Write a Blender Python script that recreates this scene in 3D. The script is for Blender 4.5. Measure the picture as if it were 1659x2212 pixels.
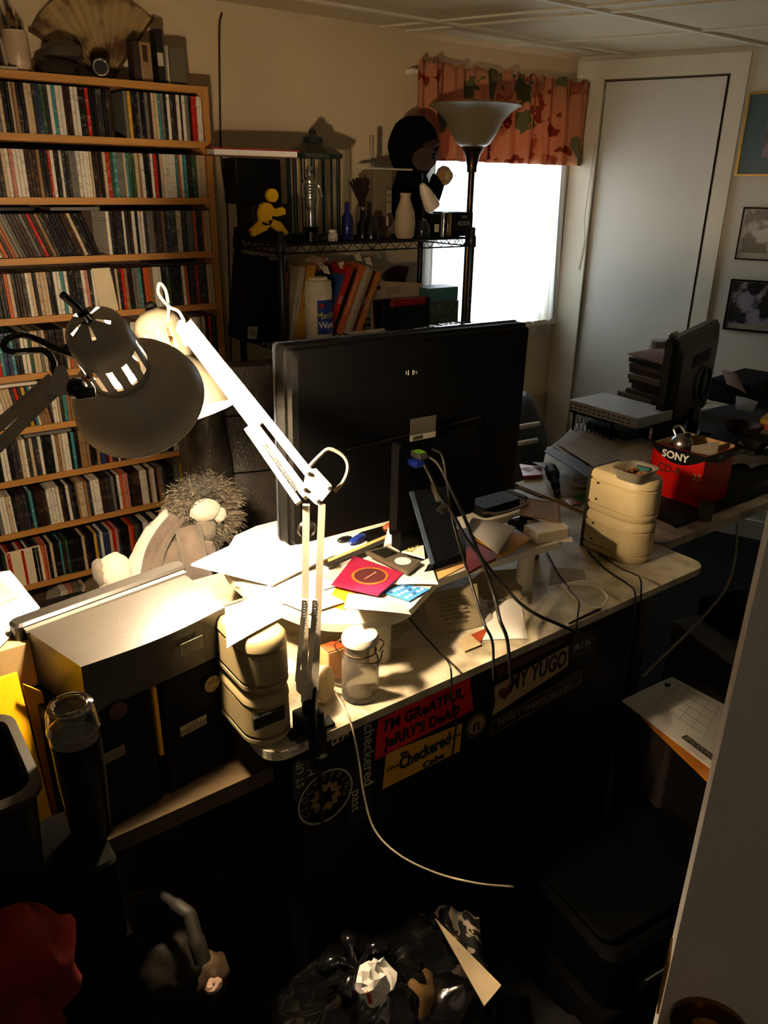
import bpy, bmesh, math, random
from mathutils import Vector, Matrix, noise

random.seed(7)
for o in list(bpy.data.objects): bpy.data.objects.remove(o, do_unlink=True)
SC = bpy.context.scene
COL = SC.collection
PI = math.pi

# ------------------------------------------------------------------ camera
W_, H_ = 1659.0, 2212.0
F_ = 1675.0                       # focal length in pixels
EYE = Vector((0, 0, 1.52))
def cvec(x, y): return Vector(((x - W_/2)/F_, -(y - H_/2)/F_, -1.0))
_dn = cvec(770, 5080).normalized(); ZA = -_dn
_dr = cvec(3300, 440).normalized(); XA = (_dr - ZA*_dr.dot(ZA)).normalized()
YA = ZA.cross(XA)
M3 = Matrix((XA, YA, ZA))         # camera axes -> world
def ray(x, y): return M3 @ cvec(x, y)
def onz(x, y, z): r = ray(x, y); return EYE + r*((z - EYE.z)/r.z)
def ony(x, y, Y): r = ray(x, y); return EYE + r*(Y/r.y)
def onx(x, y, X): r = ray(x, y); return EYE + r*(X/r.x)
def ond(x, y, d): r = ray(x, y); return EYE + r.normalized()*d
def proj(p):
    c = M3.transposed() @ (Vector(p) - EYE)
    return (W_/2 + F_*c.x/-c.z, H_/2 - F_*c.y/-c.z)

cam = bpy.data.cameras.new('camera'); co = bpy.data.objects.new('camera', cam); COL.objects.link(co)
co.matrix_world = Matrix.Translation(EYE) @ M3.to_4x4()
cam.sensor_fit = 'VERTICAL'; cam.sensor_height = 36.0; cam.lens = 36.0*F_/H_
cam.clip_start = 0.02; cam.clip_end = 60
SC.camera = co

# ------------------------------------------------------------------ daylight, exposure
world = bpy.data.worlds.new('daylight'); SC.world = world; world.use_nodes = True
bg = world.node_tree.nodes['Background']
bg.inputs[0].default_value = (0.74, 0.87, 1.0, 1); bg.inputs[1].default_value = 15.0
pl = bpy.data.lights.new('window_portal', 'AREA'); pl.shape = 'RECTANGLE'; pl.size = 0.86; pl.size_y = 0.95
pl.cycles.is_portal = True
po = bpy.data.objects.new('window_portal', pl); COL.objects.link(po)
po.location = (2.47, 2.80, 1.38); po.rotation_euler = (-PI/2, 0, 0)
SC.view_settings.view_transform = 'Standard'; SC.view_settings.look = 'None'
SC.view_settings.exposure = 0.0; SC.view_settings.gamma = 1.0
SC.view_settings.use_curve_mapping = False
hl = bpy.data.lights.new('hall_light', 'POINT'); hl.energy = 1.5; hl.color = (1, .93, .86); hl.shadow_soft_size = .15
ho = bpy.data.objects.new('hall_light', hl); COL.objects.link(ho); ho.location = (-.6, -.8, 1.7)
BULB = 2100.0                     # brightness of the lamp bulbs
BULB_COL = (1.0, 0.74, 0.46)

# ------------------------------------------------------------------ materials
def lin(h):
    h = h.lstrip('#'); r = []
    for i in (0, 2, 4):
        c = int(h[i:i+2], 16)/255.0
        r.append(c/12.92 if c <= .04045 else ((c+.055)/1.055)**2.4)
    return (r[0], r[1], r[2], 1)
MATS = {}
def mat(key, col='#808080', rough=.6, metal=0, var=.12, scale=30, bump=0, bscale=60, col2=None, coat=0, sheen=0,
        trans=0, ior=1.45, emit=None, estr=0, alpha=1, spec=.5, lo=.35, hi=.65):
    if key in MATS: return MATS[key]
    m = bpy.data.materials.new(key); m.use_nodes = True; nt = m.node_tree; N = nt.nodes; L = nt.links
    b = N['Principled BSDF']; c = lin(col)
    tc = N.new('ShaderNodeTexCoord')
    nz = N.new('ShaderNodeTexNoise'); nz.inputs['Scale'].default_value = scale; nz.inputs['Detail'].default_value = 4
    L.new(tc.outputs['Object'], nz.inputs['Vector'])
    rp = N.new('ShaderNodeValToRGB'); rp.color_ramp.elements[0].position = lo; rp.color_ramp.elements[1].position = hi
    rp.color_ramp.elements[0].color = lin(col2) if col2 else tuple(x*(1-var) for x in c[:3]) + (1,)
    rp.color_ramp.elements[1].color = c if col2 else tuple(min(1, x*(1+var*.6)) for x in c[:3]) + (1,)
    L.new(nz.outputs['Fac'], rp.inputs[0]); L.new(rp.outputs[0], b.inputs['Base Color'])
    b.inputs['Roughness'].default_value = rough; b.inputs['Metallic'].default_value = metal
    b.inputs['IOR'].default_value = ior; b.inputs['Specular IOR Level'].default_value = spec
    if coat: b.inputs['Coat Weight'].default_value = coat; b.inputs['Coat Roughness'].default_value = .08
    if sheen: b.inputs['Sheen Weight'].default_value = sheen
    if trans: b.inputs['Transmission Weight'].default_value = trans
    if alpha < 1: b.inputs['Alpha'].default_value = alpha
    if emit: b.inputs['Emission Color'].default_value = emit; b.inputs['Emission Strength'].default_value = estr
    if bump:
        n2 = N.new('ShaderNodeTexNoise'); n2.inputs['Scale'].default_value = bscale; n2.inputs['Detail'].default_value = 5
        L.new(tc.outputs['Object'], n2.inputs['Vector'])
        bp = N.new('ShaderNodeBump'); bp.inputs['Strength'].default_value = min(1, bump); bp.inputs['Distance'].default_value = .004
        L.new(n2.outputs['Fac'], bp.inputs['Height']); L.new(bp.outputs[0], b.inputs['Normal'])
    MATS[key] = m; return m
def wood(key, c1, c2, axis=0, rough=.5):
    if key in MATS: return MATS[key]
    m = bpy.data.materials.new(key); m.use_nodes = True; nt = m.node_tree; N = nt.nodes; L = nt.links
    b = N['Principled BSDF']; tc = N.new('ShaderNodeTexCoord'); mp = N.new('ShaderNodeMapping')
    s = [60, 60, 60]; s[axis] = 3; mp.inputs['Scale'].default_value = s
    nz = N.new('ShaderNodeTexNoise'); nz.inputs['Scale'].default_value = 1; nz.inputs['Detail'].default_value = 6
    rp = N.new('ShaderNodeValToRGB'); rp.color_ramp.elements[0].position = .3; rp.color_ramp.elements[1].position = .7
    rp.color_ramp.elements[0].color = lin(c2); rp.color_ramp.elements[1].color = lin(c1)
    L.new(tc.outputs['Object'], mp.inputs[0]); L.new(mp.outputs[0], nz.inputs['Vector']); L.new(nz.outputs['Fac'], rp.inputs[0])
    L.new(rp.outputs[0], b.inputs['Base Color']); b.inputs['Roughness'].default_value = rough
    MATS[key] = m; return m
def spine_mat(key, col, ink):
    """plain spine colour with a broken line of small print running along it"""
    m = bpy.data.materials.new(key); m.use_nodes = True; nt = m.node_tree; N = nt.nodes; L = nt.links
    b = N['Principled BSDF']; tc = N.new('ShaderNodeTexCoord'); oi = N.new('ShaderNodeObjectInfo')
    sp = N.new('ShaderNodeSeparateXYZ'); L.new(tc.outputs['Object'], sp.inputs[0])
    ad = N.new('ShaderNodeVectorMath'); ad.operation = 'MULTIPLY_ADD'
    ad.inputs[1].default_value = (500, 0, 260)
    cm = N.new('ShaderNodeCombineXYZ'); ml = N.new('ShaderNodeMath'); ml.operation = 'MULTIPLY'; ml.inputs[1].default_value = 90
    L.new(oi.outputs['Random'], ml.inputs[0]); L.new(ml.outputs[0], cm.inputs[1]); L.new(ml.outputs[0], cm.inputs[2])
    L.new(tc.outputs['Object'], ad.inputs[0]); L.new(cm.outputs[0], ad.inputs[2])
    nz = N.new('ShaderNodeTexNoise'); nz.inputs['Scale'].default_value = 1; nz.inputs['Detail'].default_value = 2
    L.new(ad.outputs[0], nz.inputs['Vector'])
    g = N.new('ShaderNodeMath'); g.operation = 'GREATER_THAN'; g.inputs[1].default_value = .56; L.new(nz.outputs['Fac'], g.inputs[0])
    # long stretches with and without print
    n2 = N.new('ShaderNodeTexNoise'); n2.inputs['Scale'].default_value = 1; a2 = N.new('ShaderNodeVectorMath'); a2.operation = 'MULTIPLY_ADD'
    a2.inputs[1].default_value = (0, 0, 55); L.new(tc.outputs['Object'], a2.inputs[0]); L.new(cm.outputs[0], a2.inputs[2]); L.new(a2.outputs[0], n2.inputs['Vector'])
    g2 = N.new('ShaderNodeMath'); g2.operation = 'GREATER_THAN'; g2.inputs[1].default_value = .56; L.new(n2.outputs['Fac'], g2.inputs[0])
    mu = N.new('ShaderNodeMath'); mu.operation = 'MULTIPLY'; L.new(g.outputs[0], mu.inputs[0]); L.new(g2.outputs[0], mu.inputs[1])
    mx = N.new('ShaderNodeMix'); mx.data_type = 'RGBA'; mx.inputs[6].default_value = lin(col); mx.inputs[7].default_value = lin(ink)
    mm = N.new('ShaderNodeMath'); mm.operation = 'MULTIPLY'; mm.inputs[1].default_value = .7; L.new(mu.outputs[0], mm.inputs[0])
    L.new(mm.outputs[0], mx.inputs[0]); L.new(mx.outputs[2], b.inputs['Base Color'])
    b.inputs['Roughness'].default_value = .28
    MATS[key] = m; return m
def thin_mat(key, col, transl=.5, transp=.2, rough=.6, pattern=None):
    """thin cloth: diffuse + translucent (+ a little see-through)"""
    m = bpy.data.materials.new(key); m.use_nodes = True; nt = m.node_tree; N = nt.nodes; L = nt.links
    N.remove(N['Principled BSDF']); out = N['Material Output']
    d = N.new('ShaderNodeBsdfDiffuse'); t = N.new('ShaderNodeBsdfTranslucent'); mx = N.new('ShaderNodeMixShader')
    mx.inputs[0].default_value = transl; d.inputs[0].default_value = lin(col); t.inputs[0].default_value = lin(col)
    L.new(d.outputs[0], mx.inputs[1]); L.new(t.outputs[0], mx.inputs[2]); last = mx
    if pattern:
        tc = N.new('ShaderNodeTexCoord'); v = N.new('ShaderNodeTexVoronoi'); v.inputs['Scale'].default_value = 9.5
        dn = N.new('ShaderNodeTexNoise'); dn.inputs['Scale'].default_value = 14; dn.inputs['Detail'].default_value = 3
        sc_ = N.new('ShaderNodeVectorMath'); sc_.operation = 'MULTIPLY_ADD'; sc_.inputs[1].default_value = (.20, .20, .20)
        L.new(tc.outputs['Object'], dn.inputs['Vector']); L.new(dn.outputs['Color'], sc_.inputs[0]); L.new(tc.outputs['Object'], sc_.inputs[2])
        L.new(sc_.outputs[0], v.inputs['Vector'])
        sepc = N.new('ShaderNodeSeparateColor'); L.new(v.outputs['Color'], sepc.inputs[0])
        lt = N.new('ShaderNodeMath'); lt.operation = 'LESS_THAN'; lt.inputs[1].default_value = .44; L.new(v.outputs['Distance'], lt.inputs[0])
        rp = N.new('ShaderNodeValToRGB'); rp.color_ramp.interpolation = 'CONSTANT'
        els = rp.color_ramp.elements
        els[0].position = 0; els[0].color = lin(pattern[0]); els[1].position = .35; els[1].color = lin(pattern[1])
        e = els.new(.55); e.color = lin(pattern[2]); e = els.new(.72); e.color = lin(col)
        L.new(sepc.outputs[0], rp.inputs[0])
        mc = N.new('ShaderNodeMix'); mc.data_type = 'RGBA'; mc.inputs[6].default_value = lin(col)
        L.new(lt.outputs[0], mc.inputs[0]); L.new(rp.outputs[0], mc.inputs[7])
        L.new(mc.outputs[2], d.inputs[0]); L.new(mc.outputs[2], t.inputs[0])
    if transp:
        tr = N.new('ShaderNodeBsdfTransparent'); m2 = N.new('ShaderNodeMixShader'); m2.inputs[0].default_value = transp
        L.new(mx.outputs[0], m2.inputs[1]); L.new(tr.outputs[0], m2.inputs[2]); last = m2
    L.new(last.outputs[0], out.inputs[0]); MATS[key] = m; return m
def lace_mat(key):
    m = mat(key, '#0b0b0b', .8); nt = m.node_tree; N = nt.nodes; L = nt.links
    tc = N.new('ShaderNodeTexCoord'); nz = N.new('ShaderNodeTexNoise'); nz.inputs['Scale'].default_value = 22; nz.inputs['Detail'].default_value = 2
    nz.inputs['Distortion'].default_value = 2.2
    L.new(tc.outputs['Object'], nz.inputs['Vector'])
    rp = N.new('ShaderNodeValToRGB'); rp.color_ramp.elements[0].position = .53; rp.color_ramp.elements[1].position = .55
    rp.color_ramp.elements[0].color = lin('#0a0908'); rp.color_ramp.elements[1].color = lin('#a39686')
    L.new(nz.outputs['Fac'], rp.inputs[0]); L.new(rp.outputs[0], N['Principled BSDF'].inputs['Base Color']); return m
def bulb_mat():
    m = bpy.data.materials.new('bulb_glow'); m.use_nodes = True; N = m.node_tree.nodes; L = m.node_tree.links
    N.remove(N['Principled BSDF']); e = N.new('ShaderNodeEmission'); e.inputs[0].default_value = BULB_COL + (1,); e.inputs[1].default_value = BULB
    L.new(e.outputs[0], N['Material Output'].inputs[0]); MATS['bulb'] = m; return m

WALL_WARM = mat('lamp_warmed_wall_paint', '#cfbb98', .85, var=.04, scale=3, bump=.15, bscale=200)  # paint tinted with the warm lamplight that falls on this wall
WALL = mat('wall_paint', '#ccc5b6', .85, var=.04, scale=3, bump=.15, bscale=200)
CEIL = mat('ceiling_board', '#ccbd9c', .9, var=.05, scale=4, bump=.3, bscale=150)
TRIM = mat('trim_paint', '#d6cdb9', .6, var=.05, scale=5)
DOORP = mat('door_paint', '#d2cdc2', .7, var=.04, scale=3)
CARPET = mat('carpet_pile', '#0e0a07', .95, var=.4, scale=120, bump=1, bscale=400)
PINE = wood('pine', '#c18a48', '#a8732f', 0, .5)
PINEV = wood('pine_upright', '#c18a48', '#a8732f', 2, .5)
LAM = mat('cream_laminate', '#cfc5aa', .45, col2='#6f6650', scale=11, lo=.30, hi=.58, bump=.25, bscale=120)
LAMC = mat('clean_laminate', '#e2dcc8', .4, var=.06)
BLK = mat('black_plastic', '#0a0a0b', .35, var=.2, spec=.35)
BLKM = mat('matt_black_plastic', '#070708', .6, var=.2, bump=.2, bscale=300, spec=.15)
BLKG = mat('gloss_black', '#050506', .12, var=.1, coat=.5)
BLKW = mat('black_enamel_wire', '#0e0e0f', .4, var=.2)
CHROME = mat('chrome', '#cfcfcf', .15, metal=1, var=.05)
STEEL = mat('brushed_steel', '#9b9a96', .3, metal=1, var=.1)
BRASS = mat('brass', '#8d6a35', .25, metal=1, var=.25)
BRONZE = mat('dark_bronze', '#4a3a2c', .3, metal=1, var=.2)
PAPER = mat('white_paper', '#ece8df', .8, var=.04, scale=12)
PAPER2 = mat('grey_paper', '#b9b2a6', .85, var=.08, scale=10)
CREAMP = mat('cream_paper', '#d9c9a8', .8, var=.08, scale=10)
INK = mat('black_ink', '#111010', .7, var=.05)
WHITEK = mat('white_ink', '#e8e6e0', .7, var=.05)
YELLOWP = mat('yellow_card', '#e0a512', .6, var=.08)
ORANGEP = mat('orange_envelope', '#c77a22', .7, var=.12, scale=14)
REDP = mat('red_card', '#b01717', .45, var=.1)
BEIGE = mat('beige_plastic', '#c9b688', .4, var=.07, scale=14)
GREYM = mat('grey_enamel', '#a39e94', .38, var=.04)
SILVER = mat('silver_enamel', '#c9c4b8', .3, metal=.3, var=.05)
WHITEM = mat('white_enamel', '#e6e0d2', .4, var=.03)
GLASS = mat('clear_glass', '#ffffff', .02, trans=1, var=0)
ACRYL = mat('clear_plastic', '#f2f4f6', .08, trans=1, var=0, ior=1.3)
LEATHER = mat('black_leather', '#3d3731', .32, var=.3, bump=.4, bscale=160)

# ------------------------------------------------------------------ objects
def link(o, parent=None):
    COL.objects.link(o)
    if parent is not None: o.parent = parent
    return o
def tag(o, label, cat=None, group=None, kind=None):
    if label: o['label'] = label
    if cat: o['category'] = cat
    if group: o['group'] = group
    if kind: o['kind'] = kind
    return o
def thing(name, label, cat, loc=(0, 0, 0), rz=0, group=None):
    o = bpy.data.objects.new(name, None); o.empty_display_size = .05; COL.objects.link(o)
    o.location = loc; o.rotation_euler = (0, 0, rz); return tag(o, label, cat, group)
class MB:
    """collects shapes, links them as one mesh object"""
    def __init__(s): s.v = []; s.f = []; s.m = []; s.cm = 0; s.sm = []; s.smooth = False
    def add(s, vs, fs):
        b = len(s.v); s.v += [Vector(v) for v in vs]
        for f in fs: s.f.append([b+i for i in f]); s.m.append(s.cm); s.sm.append(s.smooth)
        return s
    def box(s, c, d, rz=0, rot=None, taper=1.0):
        c = Vector(c); R = rot if rot is not None else Matrix.Rotation(rz, 3, 'Z'); h = [x/2 for x in d]
        vs = []
        for sz in (-1, 1):
            t = taper if sz > 0 else 1
            for sx, sy in ((-1, -1), (1, -1), (1, 1), (-1, 1)): vs.append(c + R @ Vector((sx*h[0]*t, sy*h[1]*t, sz*h[2])))
        return s.add(vs, [(0, 3, 2, 1), (4, 5, 6, 7), (0, 1, 5, 4), (1, 2, 6, 5), (2, 3, 7, 6), (3, 0, 4, 7)])
    def bbox(s, c, d, bev=.004, rz=0, seg=3, rot=None):
        """box with rounded vertical edges and slightly chamfered top and bottom"""
        R = rot if rot is not None else Matrix.Rotation(rz, 3, 'Z'); c = Vector(c)
        pts = rrect(d[0], d[1], bev, seg); ch = min(bev*.4, d[2]*.2)
        def ring(k, z):
            return [c + R @ Vector((x*(d[0]-2*k)/d[0], y*(d[1]-2*k)/d[1], z)) for x, y in pts]
        rings = [ring(ch, -d[2]/2), ring(0, -d[2]/2+ch), ring(0, d[2]/2-ch), ring(ch, d[2]/2)]
        return s.loft(rings, True)
    def loft(s, rings, caps=False, closed=True):
        n = len(rings[0]); vs = [p for r in rings for p in r]; fs = []
        for i in range(len(rings)-1):
            for j in range(n if closed else n-1):
                k = (j+1) % n; fs.append((i*n+j, i*n+k, (i+1)*n+k, (i+1)*n+j))
        if caps: fs.append(tuple(range(n-1, -1, -1))); fs.append(tuple((len(rings)-1)*n+j for j in range(n)))
        return s.add(vs, fs)
    def lathe(s, prof, o=(0, 0, 0), ax=None, seg=32, caps=True):
        """prof: list of (radius, height along axis)"""
        o = Vector(o); ax = Vector(ax).normalized() if ax is not None else Vector((0, 0, 1))
        u = ax.orthogonal().normalized(); w = ax.cross(u)
        rings = [[o + ax*h + (u*math.cos(2*PI*k/seg) + w*math.sin(2*PI*k/seg))*max(r, 1e-5) for k in range(seg)] for r, h in prof]
        return s.loft(rings, caps)
    def tube(s, pts, r, seg=8, caps=True):
        pts = [Vector(p) for p in pts]; rings = []; u = None
        for i, p in enumerate(pts):
            a = (pts[min(i+1, len(pts)-1)] - pts[max(i-1, 0)])
            a = a.normalized() if a.length > 1e-9 else Vector((0, 0, 1))
            if u is None: u = a.orthogonal().normalized()
            else:
                u = (u - a*u.dot(a))
                u = u.normalized() if u.length > 1e-6 else a.orthogonal().normalized()
            w = a.cross(u); rr = r[i] if isinstance(r, (list, tuple)) else r
            rings.append([p + (u*math.cos(2*PI*k/seg) + w*math.sin(2*PI*k/seg))*rr for k in range(seg)])
        return s.loft(rings, caps)
    def bar(s, a, b, w, t, up=(0, 0, 1)):
        a = Vector(a); b = Vector(b); d = (b-a).normalized(); up = Vector(up); sd = d.cross(up).normalized(); uu = sd.cross(d)
        vs = [p + sd*x*w/2 + uu*y*t/2 for p in (a, b) for x, y in ((-1, -1), (1, -1), (1, 1), (-1, 1))]
        return s.add(vs, [(0, 3, 2, 1), (4, 5, 6, 7), (0, 1, 5, 4), (1, 2, 6, 5), (2, 3, 7, 6), (3, 0, 4, 7)])
    def prism(s, poly, h):
        """poly: 3-D points of a flat outline; h: vector of extrusion"""
        poly = [Vector(p) for p in poly]; h = Vector(h); n = len(poly)
        vs = poly + [p+h for p in poly]
        nrm = Vector((0, 0, 0))
        for i in range(n): nrm += poly[i].cross(poly[(i+1) % n])
        fs = [tuple(range(n)), tuple(range(2*n-1, n-1, -1))] if nrm.dot(h) < 0 else [tuple(range(n-1, -1, -1)), tuple(range(n, 2*n))]
        for i in range(n):
            k = (i+1) % n; q = (i, k, n+k, n+i); fs.append(q if nrm.dot(h) >= 0 else q[::-1])
        return s.add(vs, fs)
    def ball(s, c, r, seg=16, rings=10, sc=(1, 1, 1), disp=0, freq=1, rot=None):
        c = Vector(c); rg = []
        for i in range(rings+1):
            t = PI*i/rings; rg.append([])
            for k in range(seg):
                a = 2*PI*k/seg; d = Vector((math.sin(t)*math.cos(a), math.sin(t)*math.sin(a), -math.cos(t)))
                rr = r*(1 + (disp*noise.noise((d + c*3)*freq) if disp else 0)); q = Vector((d.x*sc[0], d.y*sc[1], d.z*sc[2]))*rr
                if rot is not None: q = rot @ q
                rg[-1].append(c + q)
        return s.loft(rg, False)
    def grid(s, fn, nu, nv, th=None):
        """surface fn(u,v)->point; th: vector of thickness"""
        P = [[Vector(fn(i/nu, j/nv)) for i in range(nu+1)] for j in range(nv+1)]
        vs = [p for r in P for p in r]; n = nu+1; fs = []
        for j in range(nv):
            for i in range(nu): fs.append((j*n+i, j*n+i+1, (j+1)*n+i+1, (j+1)*n+i))
        if th is not None:
            t = Vector(th); b = len(vs); vs = vs + [p - t for p in vs]
            fs2 = [tuple(b+i for i in f[::-1]) for f in fs]
            rim = [i for i in range(n)] + [j*n+nu for j in range(1, nv+1)] + [nv*n+i for i in range(nu-1, -1, -1)] + [j*n for j in range(nv-1, 0, -1)]
            sd = [(rim[k], b+rim[k], b+rim[(k+1) % len(rim)], rim[(k+1) % len(rim)]) for k in range(len(rim))]
            fs = fs + fs2 + sd
        return s.add(vs, fs)
    def mesh(s, name, m):
        me = bpy.data.meshes.new(name); me.from_pydata([tuple(v) for v in s.v], [], s.f)
        ms = m if isinstance(m, (list, tuple)) else [m]
        for x in ms: me.materials.append(x)
        for p, i, sm in zip(me.polygons, s.m, s.sm): p.material_index = i; p.use_smooth = sm
        me.validate(); me.update(); return me
    def build(s, name, m, parent=None, smooth=False, fix=True, loc=None):
        me = s.mesh(name, m)
        if fix:
            bm = bmesh.new(); bm.from_mesh(me); bmesh.ops.recalc_face_normals(bm, faces=bm.faces); bm.to_mesh(me); bm.free()
        if smooth:
            for p in me.polygons: p.use_smooth = True
            me.set_sharp_from_angle(angle=math.radians(38))
        o = bpy.data.objects.new(name, me); link(o, parent)
        if loc is not None: o.location = loc
        if parent is not None and parent.type == 'EMPTY' and loc is None:
            o.matrix_parent_inverse = mwi(parent)
        elif parent is not None and loc is None: o.matrix_parent_inverse = mwi(parent)
        return o
def mw(o):
    l = Matrix.LocRotScale(o.location, o.rotation_euler, o.scale)
    return l if o.parent is None else mw(o.parent) @ o.matrix_parent_inverse @ l
def mwi(o): return mw(o).inverted()
def rrect(w, d, r, seg=4):
    pts = []; r = min(r, w/2-1e-4, d/2-1e-4)
    for cx, cy, a0 in ((w/2-r, d/2-r, 0), (-w/2+r, d/2-r, PI/2), (-w/2+r, -d/2+r, PI), (w/2-r, -d/2+r, 1.5*PI)):
        for k in range(seg+1):
            a = a0 + PI/2*k/seg; pts.append((cx + r*math.cos(a), cy + r*math.sin(a)))
    return pts
def spline(pts, n=10):
    P = [Vector(p) for p in pts]; P = [P[0]*2-P[1]] + P + [P[-1]*2-P[-2]]; out = []
    for i in range(1, len(P)-2):
        for k in range(n):
            t = k/n; a, b, c, d = P[i-1], P[i], P[i+1], P[i+2]
            out.append(.5*((2*b) + (c-a)*t + (2*a-5*b+4*c-d)*t*t + (3*b-a-3*c+d)*t**3))
    out.append(P[-2]); return out
def cable(name, pts, r, m, label=None, parent=None, n=10, cat='cable'):
    b = MB(); b.smooth = True; b.tube(spline(pts, n), r, 8)
    o = b.build(name, m, parent)
    if label and parent is None: tag(o, label, cat)
    return o
def text(s, size, m, parent, origin, right, up, name='lettering', extr=.0003, align='CENTER', shear=0, fit=None, bold=0):
    """flat print: right/up are the writing directions"""
    cu = bpy.data.curves.new(name, 'FONT'); cu.body = s; cu.size = size; cu.extrude = extr; cu.align_x = align; cu.align_y = 'CENTER'
    cu.shear = shear; cu.offset = bold; cu.resolution_u = 3
    t = bpy.data.objects.new(name, cu); COL.objects.link(t); bpy.context.view_layer.update()
    me = bpy.data.meshes.new_from_object(t.evaluated_get(bpy.context.evaluated_depsgraph_get()))
    bpy.data.objects.remove(t, do_unlink=True); me.materials.clear(); me.materials.append(m); me.name = name
    r = Vector(right).normalized(); u = Vector(up); u = (u - r*u.dot(r)).normalized(); nn = r.cross(u)
    if fit and len(me.vertices):
        xs = [v.co.x for v in me.vertices]; w = max(xs)-min(xs); k = fit/w if w else 1
        for v in me.vertices: v.co.x *= k
    Mx = Matrix((r, u, nn)).transposed().to_4x4(); Mx.translation = Vector(origin)
    me.transform(Mx); o = bpy.data.objects.new(name, me); link(o, parent)
    if parent is not None: o.matrix_parent_inverse = mwi(parent)
    return o
def struct(name, mb, m, parent=None, smooth=False):
    o = mb.build(name, m, parent, smooth)
    if parent is None: o['kind'] = 'structure'
    return o
def sheet(name, label, cat, P, m, th=.0008, bend=0, n=6, parent=None, group=None, twist=0):
    """sheet of paper or card through four corner points (given round the outline); bend lifts the middle"""
    a, b, c, d = [Vector(p) for p in P]
    nrm = ((b-a).cross(d-a)).normalized()
    if nrm.z < 0: nrm = -nrm
    def fn(u, v):
        p = (a*(1-u)+b*u)*(1-v) + (d*(1-u)+c*u)*v
        return p + nrm*(bend*math.sin(PI*u)*math.sin(PI*(.15+.7*v)) + twist*(u-.5)*(v-.5))
    mb = MB(); mb.smooth = False; mb.grid(fn, n, n, nrm*th)
    o = mb.build(name, m, parent)
    if parent is None: tag(o, label, cat, group)
    return o
def pz(pts, z):
    if isinstance(z, (int, float)): z = [z]*len(pts)
    return [onz(x, y, k) for (x, y), k in zip(pts, z)]
def py_(pts, Y): return [ony(x, y, Y) for x, y in pts]

# ================================================================== THE ROOM
YW = 2.66; ZC = 2.05
CN = Vector((2.99, YW, 0)); DC = Vector((.384, -.923, 0)).normalized(); NC = Vector((-.923, -.384, 0)).normalized()
def wc(s, n, z): return CN + DC*s + NC*n + Vector((0, 0, z))
def wbox(mb, s0, s1, n0, n1, z0, z1):
    return mb.prism([wc(s0, n0, z0), wc(s1, n0, z0), wc(s1, n1, z0), wc(s0, n1, z0)], (0, 0, z1-z0))
E_ = wc(4.4, 0, 0)
b = MB(); b.box((1.6, .6, -.05), (7.4, 5.2, .1)); struct('floor', b, CARPET)
b = MB(); b.box((1.6, .6, ZC+.05), (7.4, 5.2, .1)); ceil_ = struct('ceiling', b, CEIL)
WX0, WX1, WZ0, WZ1 = 2.19, 2.92, .93, 1.84
b = MB()
b.box(((-1.4+WX0)/2, YW+.05, ZC/2), (WX0+1.4, .1, ZC)); b.box(((WX1+3.2)/2, YW+.05, ZC/2), (3.2-WX1, .1, ZC))
b.box(((WX0+WX1)/2, YW+.05, WZ0/2), (WX1-WX0, .1, WZ0)); b.box(((WX0+WX1)/2, YW+.05, (WZ1+ZC)/2), (WX1-WX0, .1, ZC-WZ1))
struct('wall_left', b, WALL_WARM)
b = MB(); S0, S1, DZ = .128, .645, 1.957
wbox(b, 0, S0, 0, -.1, 0, ZC); wbox(b, S1, 4.4, 0, -.1, 0, ZC); wbox(b, S0, S1, 0, -.1, DZ, ZC); wbox(b, S0, S1, -.09, -.1, 0, DZ)
struct('wall_right', b, WALL)
b = MB(); b.box((-1.35, .6, ZC/2), (.1, 4.2, ZC)); struct('wall_back', b, WALL)
b = MB(); b.box((1.6, -1.45, ZC/2), (6.2, .1, ZC)); struct('wall_front', b, WALL)
# ceiling grid
y1 = onz(1190, 85, ZC).y; y2 = onz(1480, 58, ZC).y
k = 0
for yy in (y1, y2, y2 - (y1-y2), y2-2*(y1-y2)):
    b = MB(); b.box((1.5, yy, ZC-.004), (5.2, .022, .010)); t = struct('trim_%d' % (k+1), b, TRIM); k += 1
for px, py in ((1270, 12), (1500, 65), (1090, 45)):
    p = onz(px, py, ZC); b = MB(); a0 = p - DC*((YW-p.y)/.923); a1 = p + DC*1.9
    b.bar(a0 - Vector((0, 0, .003)), a1 - Vector((0, 0, .003)), .018, .007); struct('trim_%d' % (k+1), b, TRIM); k += 1
# small cove along the window wall
b = MB(); b.prism([(-1.3, YW, ZC), (-1.3, YW-.016, ZC), (-1.3, YW, ZC-.016)], (4.29, 0, 0)); struct('trim_8', b, CEIL)
b = MB(); b.box((.83, YW-.006, .05), (4.3, .012, .09)); struct('baseboard_left', b, TRIM)
b = MB(); wbox(b, .72, 4.3, .0, .012, 0, .09); struct('baseboard_right', b, TRIM)
# closet door with its casing
b = MB(); wbox(b, S0+.004, S1-.016, -.012, -.045, .01, DZ-.008); dr = struct('door_1', b, DOORP)
b = MB(); wbox(b, .012, S0, 0, .014, 0, 2.03); wbox(b, S1, S1+.066, 0, .014, 0, 2.03); wbox(b, S0, S1, 0, .014, DZ, 2.03)
struct('trim_9', b, TRIM)
b = MB(); wbox(b, S1-.005, S1, -.05, .0, 0, DZ); wbox(b, S0, S1, -.05, 0, DZ-.004, DZ); struct('trim_10', b, mat('gap_wood', '#6d5a3a', .8))
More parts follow.
